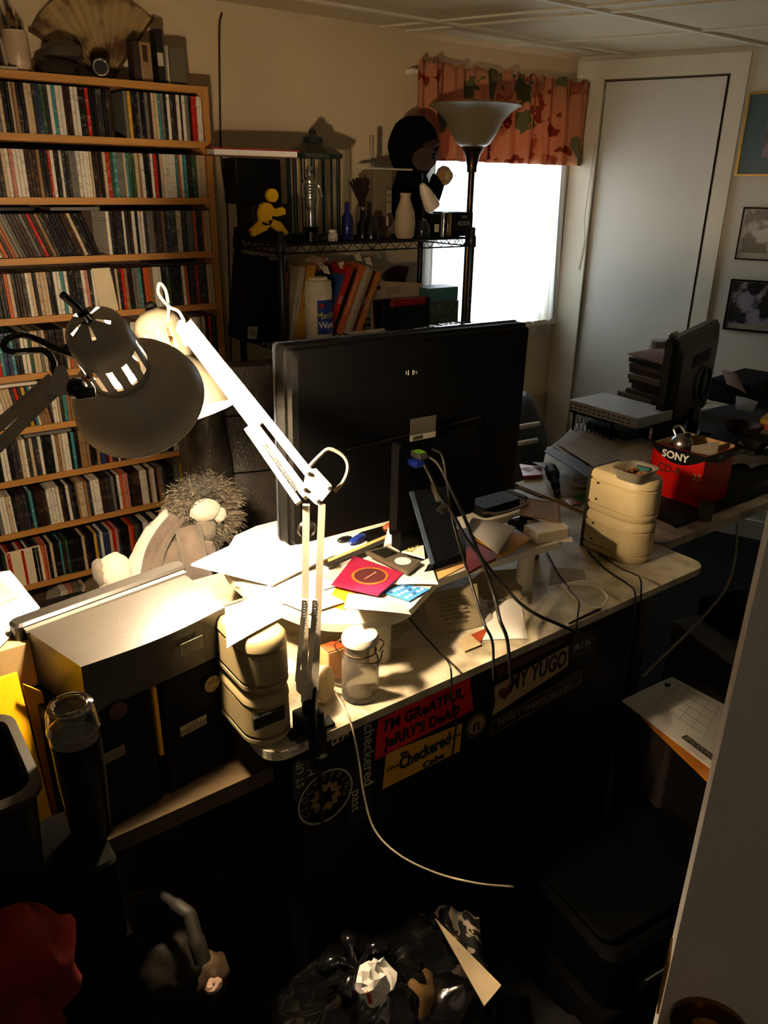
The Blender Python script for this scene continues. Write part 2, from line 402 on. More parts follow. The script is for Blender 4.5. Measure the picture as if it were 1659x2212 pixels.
# window
b = MB(); fw = .035
for x0, x1, z0, z1 in ((WX0, WX1, WZ0, WZ0+fw), (WX0, WX1, WZ1-fw, WZ1), (WX0, WX0+fw, WZ0, WZ1), (WX1-fw, WX1, WZ0, WZ1), (WX0, WX1, 1.36, 1.40)):
    b.box(((x0+x1)/2, YW+.06, (z0+z1)/2), (x1-x0, .04, z1-z0))
win = struct('window_1', b, TRIM)
pm = bpy.data.materials.new('window_glass'); pm.use_nodes = True; N = pm.node_tree.nodes; L = pm.node_tree.links
N.remove(N['Principled BSDF']); tr = N.new('ShaderNodeBsdfTransparent'); gl = N.new('ShaderNodeBsdfGlossy'); gl.inputs[1].default_value = .02
mx = N.new('ShaderNodeMixShader'); mx.inputs[0].default_value = .07; L.new(tr.outputs[0], mx.inputs[1]); L.new(gl.outputs[0], mx.inputs[2]); L.new(mx.outputs[0], N['Material Output'].inputs[0])
pm2 = pm.copy(); pm2.name = 'picture_glass'; pm2.node_tree.nodes['Mix Shader'].inputs[0].default_value = .012; [setattr(n_.inputs[1], 'default_value', .35) for n_ in pm2.node_tree.nodes if n_.type == 'BSDF_GLOSSY']
for z0, z1 in ((WZ0+fw, 1.36), (1.40, WZ1-fw)):
    b = MB(); b.box(((WX0+WX1)/2, YW+.06, (z0+z1)/2), (WX1-WX0-2*fw, .004, z1-z0)); b.build('pane', pm, win)
b = MB(); wx = (WX0+WX1)/2; b.box((wx, YW-.01, WZ0-.012), (WX1-WX0+.1, .05, .024)); b.build('window_sill', TRIM, win)
b = MB()
for x in (WX0-.03, WX1+.03): b.box((x, YW-.006, (WZ0+WZ1)/2), (.06, .012, WZ1-WZ0+.1))
b.box((wx, YW-.006, WZ1+.035), (WX1-WX0+.12, .012, .06)); b.build('window_casing', TRIM, win)

# the open door beside the camera
e0 = EYE + ray(1420, 2212)*.57; EX, EY = e0.x, e0.y
fd = Vector((.50, -.866, 0)).normalized(); fn_ = Vector((fd.y, -fd.x, 0))   # fn_ points to the camera side
b = MB(); p0 = Vector((EX, EY, .01)); th = -fn_*.036
b.prism([p0, p0+fd*.74, p0+fd*.74+th, p0+th], (0, 0, 1.97)); d2 = struct('door_2', b, mat('grey_door_paint', '#cfcdca', .5, var=.03, scale=4))
kc = EYE + ray(1532, 2215)*1; # bearing of the knob; intersect with the door face
r = ray(1532, 2215); tt = (p0 - EYE).dot(fn_)/r.dot(fn_); kp = EYE + r*tt
b = MB(); b.smooth = True
b.lathe([(.026, 0), (.026, .004), (.014, .006), (.011, .012), (.011, .026), (.016, .032), (.024, .040), (.026, .049), (.023, .057), (.012, .062), (.0, .063)], kp - fn_*.0, fn_, 28)
b.build('door_handle', BRASS, d2, smooth=True)
b = MB(); b.box(p0 + Vector((0, 0, kp.z)) - fn_*.018 - fd*.0005, (.002, .022, .055), rz=math.atan2(fd.y, fd.x)); b.build('latch_plate', BRASS, d2)

# ================================================================== CD RACK
BX0, BX1, BY0, BY1 = .10, 1.15, 2.50, 2.655
TOPS = [1.79, 1.638, 1.474, 1.312, 1.146, .980, .817, .655, .482, .292, .115]
TH = .019
rack = thing('cd_shelf', 'tall pine rack packed with rows of CD cases against the left wall', 'shelf', ((BX0+BX1)/2, 2.58, 0))
for x in (BX0+.01, BX1-.01):
    b = MB(); b.box((x, 2.578, .895-.0), (.02, .155, 1.79)); b.build('side_panel', PINEV, rack)
for i, z in enumerate(TOPS):
    b = MB(); w = BX1-BX0-.04 if i else BX1-BX0-.04
    b.box(((BX0+BX1)/2, 2.5775, z-TH/2), (w, .153, TH)); b.build('shelf_board', PINE, rack)
for i in (0, 1, 2):      # little triangular gussets seen under the upper boards
    b = MB(); z = TOPS[i]-TH; b.prism([(BX1-.02, 2.506, z), (BX1-.034, 2.506, z), (BX1-.02, 2.506, z-.02)], (0, .012, 0)); b.build('corner_block', PINE, rack)
b = MB(); b.box(((BX0+BX1)/2, 2.6535, .9), (BX1-BX0-.04, .004, 1.76)); b.build('back_panel', mat('rack_back', '#3a2a1a', .8), rack)

CDC = [('black', '#12100f', '#8a8078', 25), ('brown', '#2c1a12', '#9a7a5a', 14), ('charcoal', '#2b2a28', '#a09a8c', 14), ('white', '#d8d0c0', '#4a3a34', 21),
       ('cream', '#bfa98a', '#5a3a2a', 15), ('tan', '#8a6a48', '#2a1a12', 6), ('red', '#a81c14', '#e0c8b0', 5), ('orange', '#b8562a', '#2a1208', 3.5),
       ('pink', '#b87a6a', '#4a2018', 2.5), ('yellow', '#c49a34', '#30240a', 2.2), ('green', '#2f4a34', '#a8b8a0', 2.5), ('teal', '#3a7c80', '#d0e0e0', 2),
       ('blue', '#26304e', '#a8b0c8', 3), ('grey', '#6a6862', '#201c1a', 6)]
CMATS = [spine_mat('cd_'+n, c, k) for n, c, k, w in CDC]
def cd_mesh(mb, w, org=(0, 0, 0), lean=0, mi=0, h=.124, dep=.140):
    o = Vector(org); R = Matrix.Rotation(lean, 3, 'Y'); c = .0012; mb.cm = mi; hw = w/2 - .0004
    pl = [(-hw, c), (-hw+c, 0), (hw-c, 0), (hw, c), (hw, dep), (-hw, dep)]
    lo = [o + R @ Vector((x, y, 0)) for x, y in pl]; hi = [o + R @ Vector((x, y, h)) for x, y in pl]
    mb.loft([lo, hi], True); return mb
WIDTHS = (.0102, .0102, .0102, .0070, .0102, .0205)
CDM = {}
for ci in range(len(CDC)):
    for w in WIDTHS[2:]:
        mb = MB(); cd_mesh(mb, w); me = mb.mesh('cd_case', CMATS[ci]); CDM[(ci, w)] = me
rng = random.Random(11)
tot = sum(c[3] for c in CDC); cds = []
ROWX = {0: .50, 1: .47, 2: .44, 3: .42, 4: .40, 5: .37, 6: .34, 7: .31, 8: .28, 9: .26}
SHN = ['top', 'second', 'third', 'fourth', 'fifth', 'sixth', 'seventh', 'eighth', 'ninth', 'tenth']
for r in range(10):
    base = TOPS[r+1]; x = BX1 - .0215; col = None; run = 0
    gap_at = {0: (.895, .035), 2: (.80, .03), 5: (.98, .02), 9: (.62, .05)}.get(r)
    while x > ROWX[r]:
        if run <= 0:
            q = rng.uniform(0, tot)
            for ci, c in enumerate(CDC):
                q -= c[3]
                if q <= 0: break
            run = rng.choice((1, 1, 1, 2)) if ci not in (6, 9, 11) else 1
        run -= 1
        w = rng.choice(WIDTHS)
        if w > .02 and rng.random() < .75: w = .0102
        lean = 0
        if r == 2 and x < .80: lean = -.34
        if r == 5 and x < .56: lean = -.12
        if r == 9: lean = .30 if x > .48 else -.45
        if r in (3, 7): lean = -.02
        step = w/math.cos(lean)
        if gap_at and x < gap_at[0] and x > gap_at[0]-.02: x -= gap_at[1]; gap_at = None
        cx_ = x - step/2
        if r == 9: cx_ -= .02
        jit = rng.uniform(0, .006)
        zoff = abs(math.sin(lean))*w/2
        cds.append([r, cx_, BY0+.004+jit, base+zoff+.0003, ci, w, lean]); x -= step
        if r == 9 and x < .48 and x > .45 and lean > 0: x -= .06
def hid(px, py):
    return ((px-300)**2+(py-860)**2 < 120**2) or (130 < px < 285 and 680 < py < 800) or (300 < px < 375 and 670 < py < 790) or (px-437)**2+(py-1090)**2 < 75**2 or px < 2
sc_ = []
for i, c in enumerate(cds):
    px, py = proj((c[1], c[2], c[3]+.062)); wpx = proj((c[1]+c[5], c[2], c[3]+.062))[0]-px
    hpx = proj((c[1], c[2], c[3]))[1]-proj((c[1], c[2], c[3]+.124))[1]
    sc_.append((0 if hid(px, py) else wpx*hpx, i))
sc_.sort(reverse=True); pick = set(i for a, i in sc_[:292] if a > 0)
cnt = {}; rest = MB()
ORD = ['first', 'second', 'third', 'fourth', 'fifth', 'sixth', 'seventh', 'eighth', 'ninth', 'tenth', 'eleventh', 'twelfth', 'thirteenth', 'fourteenth',
       'fifteenth', 'sixteenth', 'seventeenth', 'eighteenth', 'nineteenth', 'twentieth', 'twenty-first', 'twenty-second', 'twenty-third', 'twenty-fourth',
       'twenty-fifth', 'twenty-sixth', 'twenty-seventh', 'twenty-eighth', 'twenty-ninth', 'thirtieth']
for i, (r, x, y, z, ci, w, lean) in enumerate(cds):
    key = (r, ci); cnt[key] = cnt.get(key, 0)+1
    if i in pick:
        o = bpy.data.objects.new('cd_case', CDM[(ci, w)]); COL.objects.link(o); o.location = (x, y, z); o.rotation_euler = (0, lean, 0)
        wd = {.0070: 'slim ', .0102: '', .0205: 'double-width '}[w]
        ln = 'leaning ' if abs(lean) > .1 else ''
        tag(o, '%s%s%s CD case, %s %s one from the right post, %s shelf down' % (ln, wd, CDC[ci][0], ORD[cnt[key]-1], CDC[ci][0], SHN[r]),
            'cd case', 'CD cases on the %s shelf of the pine rack' % SHN[r])
    else: cd_mesh(rest, w, (x, y, z), lean, ci)
o = rest.build('cd_cases', CMATS); tag(o, 'remaining rows of CD cases on the pine rack, smaller in view or behind the lamps', 'cd cases', kind='stuff')
# cases lying flat over the rows
for px, py, rr, ci, w in ((20, 465, 2, 0, .16), (165, 460, 2, 13, .14), (25, 718, 5-0, 3, .14), (115, 716, 5, 4, .13), (90, 845, 6, 13, .14), (380, 572, 3, 0, .14)):
    z = TOPS[rr+1] + .1265; p = ony(px, py, 2.51)
    if TOPS[rr]-TH - z < .011: z = TOPS[rr]-TH-.0115
    b = MB(); b.cm = 0; b.bbox((p.x, 2.575, z+.0048), (.142, .124, .0092), .002)
    o = b.build('cd_case', CMATS[ci]); tag(o, '%s CD case lying flat over the %s part of the %s shelf down' % (CDC[ci][0], 'left' if px < 60 else 'middle' if px < 200 else 'right', SHN[rr]), 'cd case')
# slanted cards standing in the rows
for (px0, py0, px1, py1, nm, m) in ((215, 590, 255, 660, 'tan cardboard divider standing among the cases on the fourth shelf of the rack', CREAMP),
                                    (38, 1190, 110, 1275, 'tan printed paper sleeve leaning in the gap on the lowest full shelf of the rack', CREAMP)):
    z0 = ony(px0, py1, 2.51).z; x0 = ony(px0, py1, 2.51).x; x1 = ony(px1, py1, 2.51).x
    rr = min(range(11), key=lambda k: abs(TOPS[k]-z0)); z0 = TOPS[rr]+.0005
    b = MB(); b.prism([(x0, 2.505, z0), (x1, 2.507, z0), (x1-.012, 2.507, z0+.128), (x0-.012, 2.505, z0+.128)], (0, .003, 0))
    o = b.build('paper_sleeve', m); tag(o, nm, 'sleeve')

# ================================================================== WIRE RACK
RX0, RX1, RY0, RY1 = 1.27, 2.085, 2.295, 2.60
wr = thing('wire_shelving', 'black wire shelving unit between the pine rack and the window', 'shelf', (1.68, 2.45, 0))
for x in (RX0, RX1):
    for y in (RY0, RY1):
        b = MB(); b.smooth = True; b.lathe([(.0125, 0), (.0125, 1.375), (.010, 1.38)], (x, y, 0), None, 14); b.build('post', BLKW, wr)
LV = [1.345, 1.028, .62, .22]
for z in LV:
    b = MB(); r = .003
    for zz in (z-.004, z-.032):
        b.tube([(RX0, RY0, zz), (RX1, RY0, zz)], r, 6); b.tube([(RX0, RY1, zz), (RX1, RY1, zz)], r, 6)
        b.tube([(RX0, RY0, zz), (RX0, RY1, zz)], r, 6); b.tube([(RX1, RY0, zz), (RX1, RY1, zz)], r, 6)
    def zig(a, c, n):
        pts = []
        for i in range(n*2+1):
            t = i/(2*n); p = Vector(a)*(1-t)+Vector(c)*t; pts.append(p + Vector((0, 0, -.005 if i % 2 == 0 else -.031)))
        b.tube(pts, .002, 5)
    zig((RX0+.02, RY0, z), (RX1-.02, RY0, z), 15); zig((RX0+.02, RY1, z), (RX1-.02, RY1, z), 15)
    zig((RX0, RY0+.02, z), (RX0, RY1-.02, z), 6); zig((RX1, RY0+.02, z), (RX1, RY1-.02, z), 6)
    b.build('shelf_truss', BLKW, wr)
    b = MB()
    for i in range(34):
        x = RX0+.02+(RX1-RX0-.04)*i/33; b.tube([(x, RY0, z-.002), (x, RY1, z-.002)], .0017, 5)
    for y in (RY0+.1, RY1-.1): b.tube([(RX0, y, z-.006), (RX1, y, z-.006)], .0025, 5)
    b.build('wire_deck', BLKW, wr)
    for x in (RX0, RX1):
        for y in (RY0, RY1): b = MB(); b.smooth = True; b.lathe([(.0155, -.036), (.018, -.034), (.0165, .002), (.0135, .006)], (x, y, z), None, 14); b.build('corner_sleeve', BLKW, wr)
ZT = LV[0]+.0005; ZM = LV[1]+.0005
def X(px, Y, py=500): return ony(px, py, Y).x
def Z(px, py, Y): return ony(px, py, Y).z
# --- top deck
b = MB(); x0, x1 = X(508, 2.42), X(604, 2.42); zt = Z(550, 343, 2.42); zb = Z(550, 440, 2.42)
b.bbox(((x0+x1)/2, 2.44, (zt+zb)/2), (x1-x0, .09, zt-zb), .006)
bk = b.build('black_box', BLKM); tag(bk, 'black box standing on a dark tin behind the yellow running figure', 'box')
b = MB(); b.bbox(((x0+x1)/2+.04, 2.45, (ZT+zb)/2), (.14, .12, zb-ZT-.001), .006); o = b.build('tin_box', mat('dark_tin', '#17140f', .4)); tag(o, 'dark tin box under the black box on top of the wire shelving', 'box')
t = thing('book', 'red and white hardback lying slanted on the black box, top of the wire shelving', 'book', ((x0+x1)/2, 2.45, zt))
P = [ony(466, 352, 2.44), ony(545, 319, 2.40), ony(642, 333, 2.40), ony(560, 356, 2.50)]
zb_ = zt+.003
P = [Vector((X(466, 2.35, 350), 2.37, zb_)), Vector((X(640, 2.36, 350), 2.34, zb_)), Vector((X(640, 2.36, 350)+.01, 2.50, zb_+.004)), Vector((X(466, 2.35, 350)+.05, 2.55, zb_+.004))]
b = MB(); b.prism(P, (0, 0, .003)); b.build('cover', mat('brown_cover', '#6a4a34', .6), t)
b = MB(); b.prism([p*.96+Vector(((x0+x1)/2, 2.45, 0))*.04+Vector((0, 0, p.z*.04+.003)) for p in P], (0, 0, .016)); b.build('page_block', PAPER, t)
b = MB(); b.prism([p+Vector((0, 0, .020)) for p in P], (0, 0, .003)); b.build('cover', mat('red_cover', '#9a2418', .5), t)
# yellow running figure
fig = thing('running_figure', 'flat yellow running man figure on top of the wire shelving', 'figurine', (1.42, 2.33, ZT))
YEL = mat('yellow_enamel', '#e2b21c', .35, var=.04)
Yf = 2.33
def yz(px, py): p = ony(px, py, Yf); return Vector((p.x, Yf, p.z))
def flat(pts, name, m, par, th=.018):
    b = MB(); b.prism([yz(*p) for p in pts], (0, th, 0)); return b.build(name, m, par)
hc = yz(590, 422); b = MB(); b.smooth = True; b.lathe([(.001, 0), (.019, .0), (.0205, .003), (.0205, .015), (.019, .018), (.001, .018)], hc, (0, 1, 0), 28); b.build('head', YEL, fig, smooth=True)
flat([(566, 442), (574, 437), (585, 440), (594, 452), (611, 447), (617, 453), (617, 463), (600, 468), (587, 466), (590, 477), (584, 487), (572, 487), (563, 478), (561, 460)], 'body', YEL, fig)
flat([(563, 477), (586, 486), (577, 497), (548, 511), (543, 498)], 'leg', YEL, fig)
flat([(580, 476), (592, 474), (607, 480), (624, 503), (612, 511), (598, 496), (584, 488)], 'leg', YEL, fig)
b = MB(); b.bbox((X(585, Yf), Yf+.014, ZT+.003), (.11, .05, .005), .004); b.build('base', BLK, fig)
zz = min((fig.children[i].matrix_parent_inverse.to_translation().z for i in range(1)), default=0)
# dark green lantern
LG = mat('dark_green_enamel', '#0e1c17', .4, var=.15)
lx0, lx1 = X(626, 2.46), X(730, 2.46); lx = (lx0+lx1)/2; hw = (lx1-lx0)/2; ztop = Z(680, 294, 2.46); zroof = Z(680, 335, 2.46)
ln = thing('lantern', 'dark green barred lantern with peaked roof on the wire shelving', 'lantern', (lx, 2.46, ZT))
b = MB(); b.lathe([(hw*.98, 0), (hw*.98, .012), (hw*.9, .018)], (lx, 2.46, ZT), None, 8); b.build('base', LG, ln)
b = MB(); b.lathe([(hw*1.03, 0), (hw*1.06, .012), (hw*.75, .030), (hw*.38, .046), (hw*.34, .064), (hw*.14, .072), (hw*.12, .085), (.002, .09)], (lx, 2.46, zroof-.01), None, 8); b.build('roof', LG, ln)
for k in range(16):
    a = 2*PI*(k+.5)/16; b = MB(); b.tube([(lx+hw*.9*math.cos(a), 2.46+hw*.9*math.sin(a), ZT+.012), (lx+hw*.9*math.cos(a), 2.46+hw*.9*math.sin(a), zroof-.008)], .0028, 6); b.build('bar', LG, ln)
# silver robot figurine
SX = X(672, 2.33); zb_r = ZT; rb = thing('robot_figurine', 'small silver robot figurine in front of the lantern', 'figurine', (SX, 2.33, ZT))
sv = mat('silver_toy', '#9a948a', .25, metal=.8)
h0 = Z(672, 350, 2.33)
b = MB(); b.smooth = True; b.lathe([(.024, 0), (.026, .03), (.020, .036), (.030, .045), (.0, .046)], (SX, 2.33, ZT), None, 20); b.build('base', BLK, rb, smooth=True)
b = MB(); b.smooth = True; zz = h0-.125
b.lathe([(.012, zz-.02-ZT), (.019, zz-ZT), (.0215, zz+.022-ZT), (.019, zz+.05-ZT), (.021, zz+.07-ZT), (.012, zz+.082-ZT), (.0, zz+.083-ZT)], (SX, 2.33, ZT), None, 24)
for k in range(6): b.lathe([(.0205, zz+.012+.009*k-ZT), (.0222, zz+.015+.009*k-ZT), (.0205, zz+.018+.009*k-ZT)], (SX, 2.33, ZT), None, 24, False)
b.build('body', sv, rb, smooth=True)
b = MB(); b.smooth = True; b.lathe([(.011, .045), (.011, zz-.02-ZT)], (SX, 2.33, ZT), None, 12); b.build('leg', sv, rb, smooth=True)
b = MB(); b.smooth = True; b.lathe([(.008, 0), (.0125, .004), (.0125, .022), (.009, .03), (.003, .036), (.003, .05), (0, .051)], (SX, 2.33, zz+.081), None, 20); b.build('head', sv, rb, smooth=True)
b = MB(); b.bbox((SX, 2.317, zz+.095), (.008, .003, .012), .002); b.build('visor', INK, rb)
for s in (-1, 1):
    b = MB(); b.smooth = True; b.tube(spline([(SX+s*.018, 2.33, zz+.068), (SX+s*.032, 2.325, zz+.05), (SX+s*.034, 2.315, zz+.02)], 5), [.006]*10+[.005]); b.build('arm', sv, rb, smooth=True)
def bottle(name, label, px, py0, Y, prof, m, zb=None, cat='bottle', m2=None, cap=None):
    """prof in fractions of the height and absolute radius"""
    zb = ZT if zb is None else zb; x = X(px, Y, py0); zt = Z(px, py0, Y); h = zt-zb
    t = thing(name, label, cat, (x, Y, zb))
    b = MB(); b.smooth = True; b.lathe([(r, f*h) for r, f in prof], (x, Y, zb), None, 28); b.build('body', m, t, smooth=True)
    if cap: b = MB(); b.smooth = True; b.lathe([(cap[0], 0), (cap[0], cap[1]), (cap[0]*.7, cap[1]+.002), (0, cap[1]+.002)], (x, Y, zt-.002), None, 20); b.build('cap', cap[2], t, smooth=True)
    return t
bottle('jar', 'tiny white jar with a red splash label in front of the lantern', 719, 500, 2.315, [(.015, 0), (.016, .1), (.016, .75), (.012, .85), (.012, 1), (0, 1)], mat('splash_label', '#c9beb0', .4, col2='#a33224', scale=40, lo=.45, hi=.5), cap=(.013, .006, WHITEK))
bottle('blue_bottle', 'slim cobalt blue glass bottle right of the lantern', 750, 437, 2.36, [(.017, 0), (.020, .05), (.020, .6), (.009, .75), (.008, 1), (0, 1)], mat('cobalt', '#141a55', .12, coat=.4))
bottle('dark_bottle', 'black glass bottle right of the blue bottle', 784, 452, 2.36, [(.018, 0), (.022, .05), (.022, .5), (.010, .68), (.009, 1), (0, 1)], mat('black_glass', '#08090a', .1, coat=.5), cap=(.010, .008, mat('foil', '#5a5046', .4, metal=.5)))
bottle('dark_flask', 'broad black flask in front of the tan tower box', 803, 465, 2.33, [(.024, 0), (.028, .05), (.027, .55), (.013, .8), (.011, 1), (0, 1)], mat('black_glass2', '#0b0a09', .2, coat=.3))
bottle('goblet', 'low brown goblet beside the beige vase', 838, 468, 2.34, [(.018, 0), (.004, .1), (.004, .45), (.018, .6), (.020, 1), (.018, 1), (.012, .62), (0, .55)], mat('brown_glass', '#3a2416', .3))
bottle('vase', 'beige stoneware vase with narrow mouth on the wire shelving', 876, 417, 2.33, [(.026, 0), (.034, .08), (.038, .3), (.033, .6), (.018, .86), (.017, .93), (.021, 1), (.016, 1), (.012, .92), (0, .9)], mat('stoneware', '#9a876c', .6, var=.08))
bottle('test_tube', 'clear glass tube standing up behind the fan handle', 803, 292, 2.5, [(.008, 0), (.008, 1), (.0065, 1), (.0065, .03), (0, .02)], ACRYL, cat='tube')
bottle('glass_dome', 'small dark glass dome beside the beige vase', 913, 470, 2.36, [(.027, 0), (.029, .1), (.028, .55), (.02, .85), (0, 1)], mat('smoke_glass', '#1c1e1c', .1, coat=.6), cat='ornament')
# closed fans / brushes
t = thing('hand_fan', 'dark spread hand fan standing between the lantern and the tower box', 'fan', (X(775, 2.48), 2.48, ZT))
for k in range(7):
    a = math.radians(-32+k*11); o_ = Vector((X(775, 2.48, 420), 2.46+k*.003, Z(775, 445, 2.48)))
    d_ = Vector((math.sin(a), 0, math.cos(a))); b = MB(); b.bar(o_, o_+d_*.095, .002, .018, (0, 1, 0)); b.build('rib', mat('fan_brown', '#2a1812', .6, var=.3), t)
b = MB(); b.tube([(X(775, 2.48, 420), 2.465, Z(775, 445, 2.48)), (X(785, 2.465, 500), 2.465, ZT)], .005, 8); b.build('handle', BLK, t)
# tan tower box with printed words + magazine on top
tx0, tx1 = X(808, 2.44), X(845, 2.44); tz = Z(826, 368, 2.44)
t = thing('tower_box', 'tall narrow tan box with a printed strip behind the bottles', 'box', ((tx0+tx1)/2, 2.46, ZT))
b = MB(); b.bbox(((tx0+tx1)/2, 2.475, (ZT+tz)/2), (tx1-tx0, .07, tz-ZT), .003); b.build('body', mat('tan_card', '#6b5a42', .7), t)
b = MB(); b.box((tx1-.012, 2.4395, (ZT+tz)/2-.02), (.022, .001, (tz-ZT)*.6)); b.build('label', mat('cream_label', '#8f8062', .7, var=.3, scale=200), t)
for k, wd in enumerate(('Charm', 'Bach', 'Liszt')): text(wd, .010, INK, t, (tx1-.012, 2.4388, tz-.06-k*.022), (1, 0, 0), (0, 0, 1))
b = MB(); mgz = [(X(795, 2.42, 365)-.0, 2.39, tz+.001), (X(884, 2.42, 372), 2.40, tz+.001), (X(884, 2.42, 372), 2.50, tz+.001), (X(795, 2.42, 365), 2.52, tz+.001)]
b.prism(mgz, (0, 0, .006)); o = b.build('magazine', mat('magazine_white', '#b3a994', .6)); tag(o, 'white magazine lying flat on the tan tower box', 'magazine')
# hooded plush
PL = mat('black_fleece', '#050506', 1, spec=.05, bump=.5, bscale=300); PB = mat('brown_plush', '#33200f', .95, sheen=.1, bump=.6, bscale=300); PT = mat('tan_plush', '#8a6238', .95, sheen=.4, bump=.6, bscale=300)
pY = 2.47
ph = thing('plush_monkey', 'brown plush monkey in a black hooded jacket sitting on top of the wire shelving', 'plush toy', (X(900, pY), pY, ZT))
hcx, hcz = X(893, pY, 310), Z(893, 318, pY)
b = MB(); b.smooth = True; b.ball((hcx, pY, hcz), .098, 24, 16, (1.0, .85, 1.08), .06, 3); b.build('hood', PL, ph, smooth=True)
b = MB(); b.smooth = True; b.ball((hcx+.002, pY-.062, hcz-.036), .050, 20, 14, (1.1, .7, .85), .05, 3); b.build('face', PB, ph, smooth=True)
b = MB(); b.smooth = True; b.ball((hcx+.020, pY-.066, hcz+.008), .045, 16, 10, (1.1, .6, .35), .1, 3, Matrix.Rotation(-.25, 3, 'Y')); b.build('brow', mat('maroon_plush', '#2a1210', .95), ph, smooth=True)
b = MB(); b.smooth = True; b.ball((hcx+.018, pY-.098, hcz-.030), .009, 12, 8); b.build('nose', BLK, ph, smooth=True)
b = MB(); b.smooth = True; b.ball((hcx+.01, pY+.02, ZT+.125), .082, 22, 16, (1.0, .8, 1.5), .06, 3); b.build('body', PL, ph, smooth=True)
b = MB(); b.tube(spline([(hcx+.004, pY-.050, hcz-.06), (hcx+.008, pY-.056, ZT+.09), (hcx+.004, pY-.052, ZT+.04)], 6), .0015, 6); b.build('zip', STEEL, ph)
ax_ = X(955, 2.42, 380); az_ = Z(955, 380, 2.42)
b = MB(); b.smooth = True; b.tube(spline([(hcx+.04, pY-.0, ZT+.135), (hcx+.075, pY-.02, ZT+.125), (ax_-.01, 2.425, az_)], 6), [.036]*6+[.030]*6+[.026]); b.build('arm', PL, ph, smooth=True)
b = MB(); b.smooth = True; b.ball((ax_+.004, 2.415, az_), .034, 18, 12, (1, .8, 1), .08, 5); b.build('paw', PT, ph, smooth=True)
b = MB(); b.smooth = True; b.ball((ax_+.004, 2.386, az_), .020, 16, 10, (1, .35, 1)); b.build('paw_pad', mat('pad', '#a08a68', .9), ph, smooth=True)
b = MB(); b.smooth = True; b.tube(spline([(hcx-.03, pY-.02, ZT+.12), (hcx-.055, pY-.04, ZT+.08), (hcx-.04, pY-.06, ZT+.04)], 6), [.024]*12+[.018]); b.build('arm', PL, ph, smooth=True)
for s in (-1, 1):
    b = MB(); b.smooth = True; b.tube(spline([(hcx+s*.03, pY, ZT+.03), (hcx+s*.045, pY-.05, ZT+.024), (hcx+s*.05, pY-.085, ZT+.022)], 6), [.022]*13); b.build('leg', PB, ph, smooth=True)
# white cone cup standing tilted on a dark case
cz = Z(940, 462, 2.36)
t = thing('dark_case', 'low dark case under the white cone cup', 'case', (X(935, 2.4), 2.4, ZT))
b = MB(); b.bbox((X(937, 2.38), 2.40, (ZT+cz)/2), (.055, .07, cz-ZT-.001), .004); b.build('body', BLKM, t)
b = MB(); b.bbox((X(937, 2.38), 2.364, ZT+.03), (.022, .002, .028), .002); b.build('label', PAPER2, t)
b = MB(); b.smooth = True; o_ = Vector((X(943, 2.365, 440), 2.385, cz+.020)); b.lathe([(0, 0), (.028, 0), (.030, .006), (.022, .065), (.010, .095), (0, .10)], o_, (-.55, .05, .84), 26)
o = b.build('cone_cup', mat('white_ceramic', '#cfc2a8', .4), smooth=True); tag(o, 'white cone-shaped cup leaning over beside the plush paw', 'cup')
# clear box and black box with BOOK
bx0, bx1 = X(948, 2.37), X(1010, 2.37); bz = Z(980, 458, 2.37)
t = thing('book_box', 'black gift box lettered BOOK at the right end of the wire shelving top', 'box', ((bx0+bx1)/2, 2.38, ZT))
b = MB(); b.bbox(((bx0+bx1)/2+.012, 2.39, (ZT+bz)/2), (bx1-bx0-.02, .09, bz-ZT), .002); b.build('body', BLKM, t)
b = MB(); b.box((bx0+.025, 2.3443, (ZT+bz)/2), (.024, .001, bz-ZT-.004)); b.build('band', mat('tan_band', '#8f7c4e', .6), t)
text('BOOK', .022, mat('grey_ink', '#8a8478', .7), t, ((bx0+bx1)/2+.030, 2.3445, ZT+.045), (1, 0, 0), (0, 0, 1))
text('KISS', .014, mat('grey_ink', '#8a8478', .7), t, ((bx0+bx1)/2+.030, 2.3445, ZT+.068), (1, 0, 0), (0, 0, 1))
b = MB(); b.bbox((bx0-.001, 2.335, (ZT+bz)/2), (.026, .016, bz-ZT), .002); o = b.build('clear_case', ACRYL); tag(o, 'clear plastic case standing left of the black gift box', 'case')
b = MB(); b.prism([(X(640, 2.32), 2.31, ZT), (X(715, 2.32), 2.31, ZT), (X(715, 2.32), 2.44, ZT), (X(640, 2.32), 2.44, ZT)], (0, 0, .003)); 
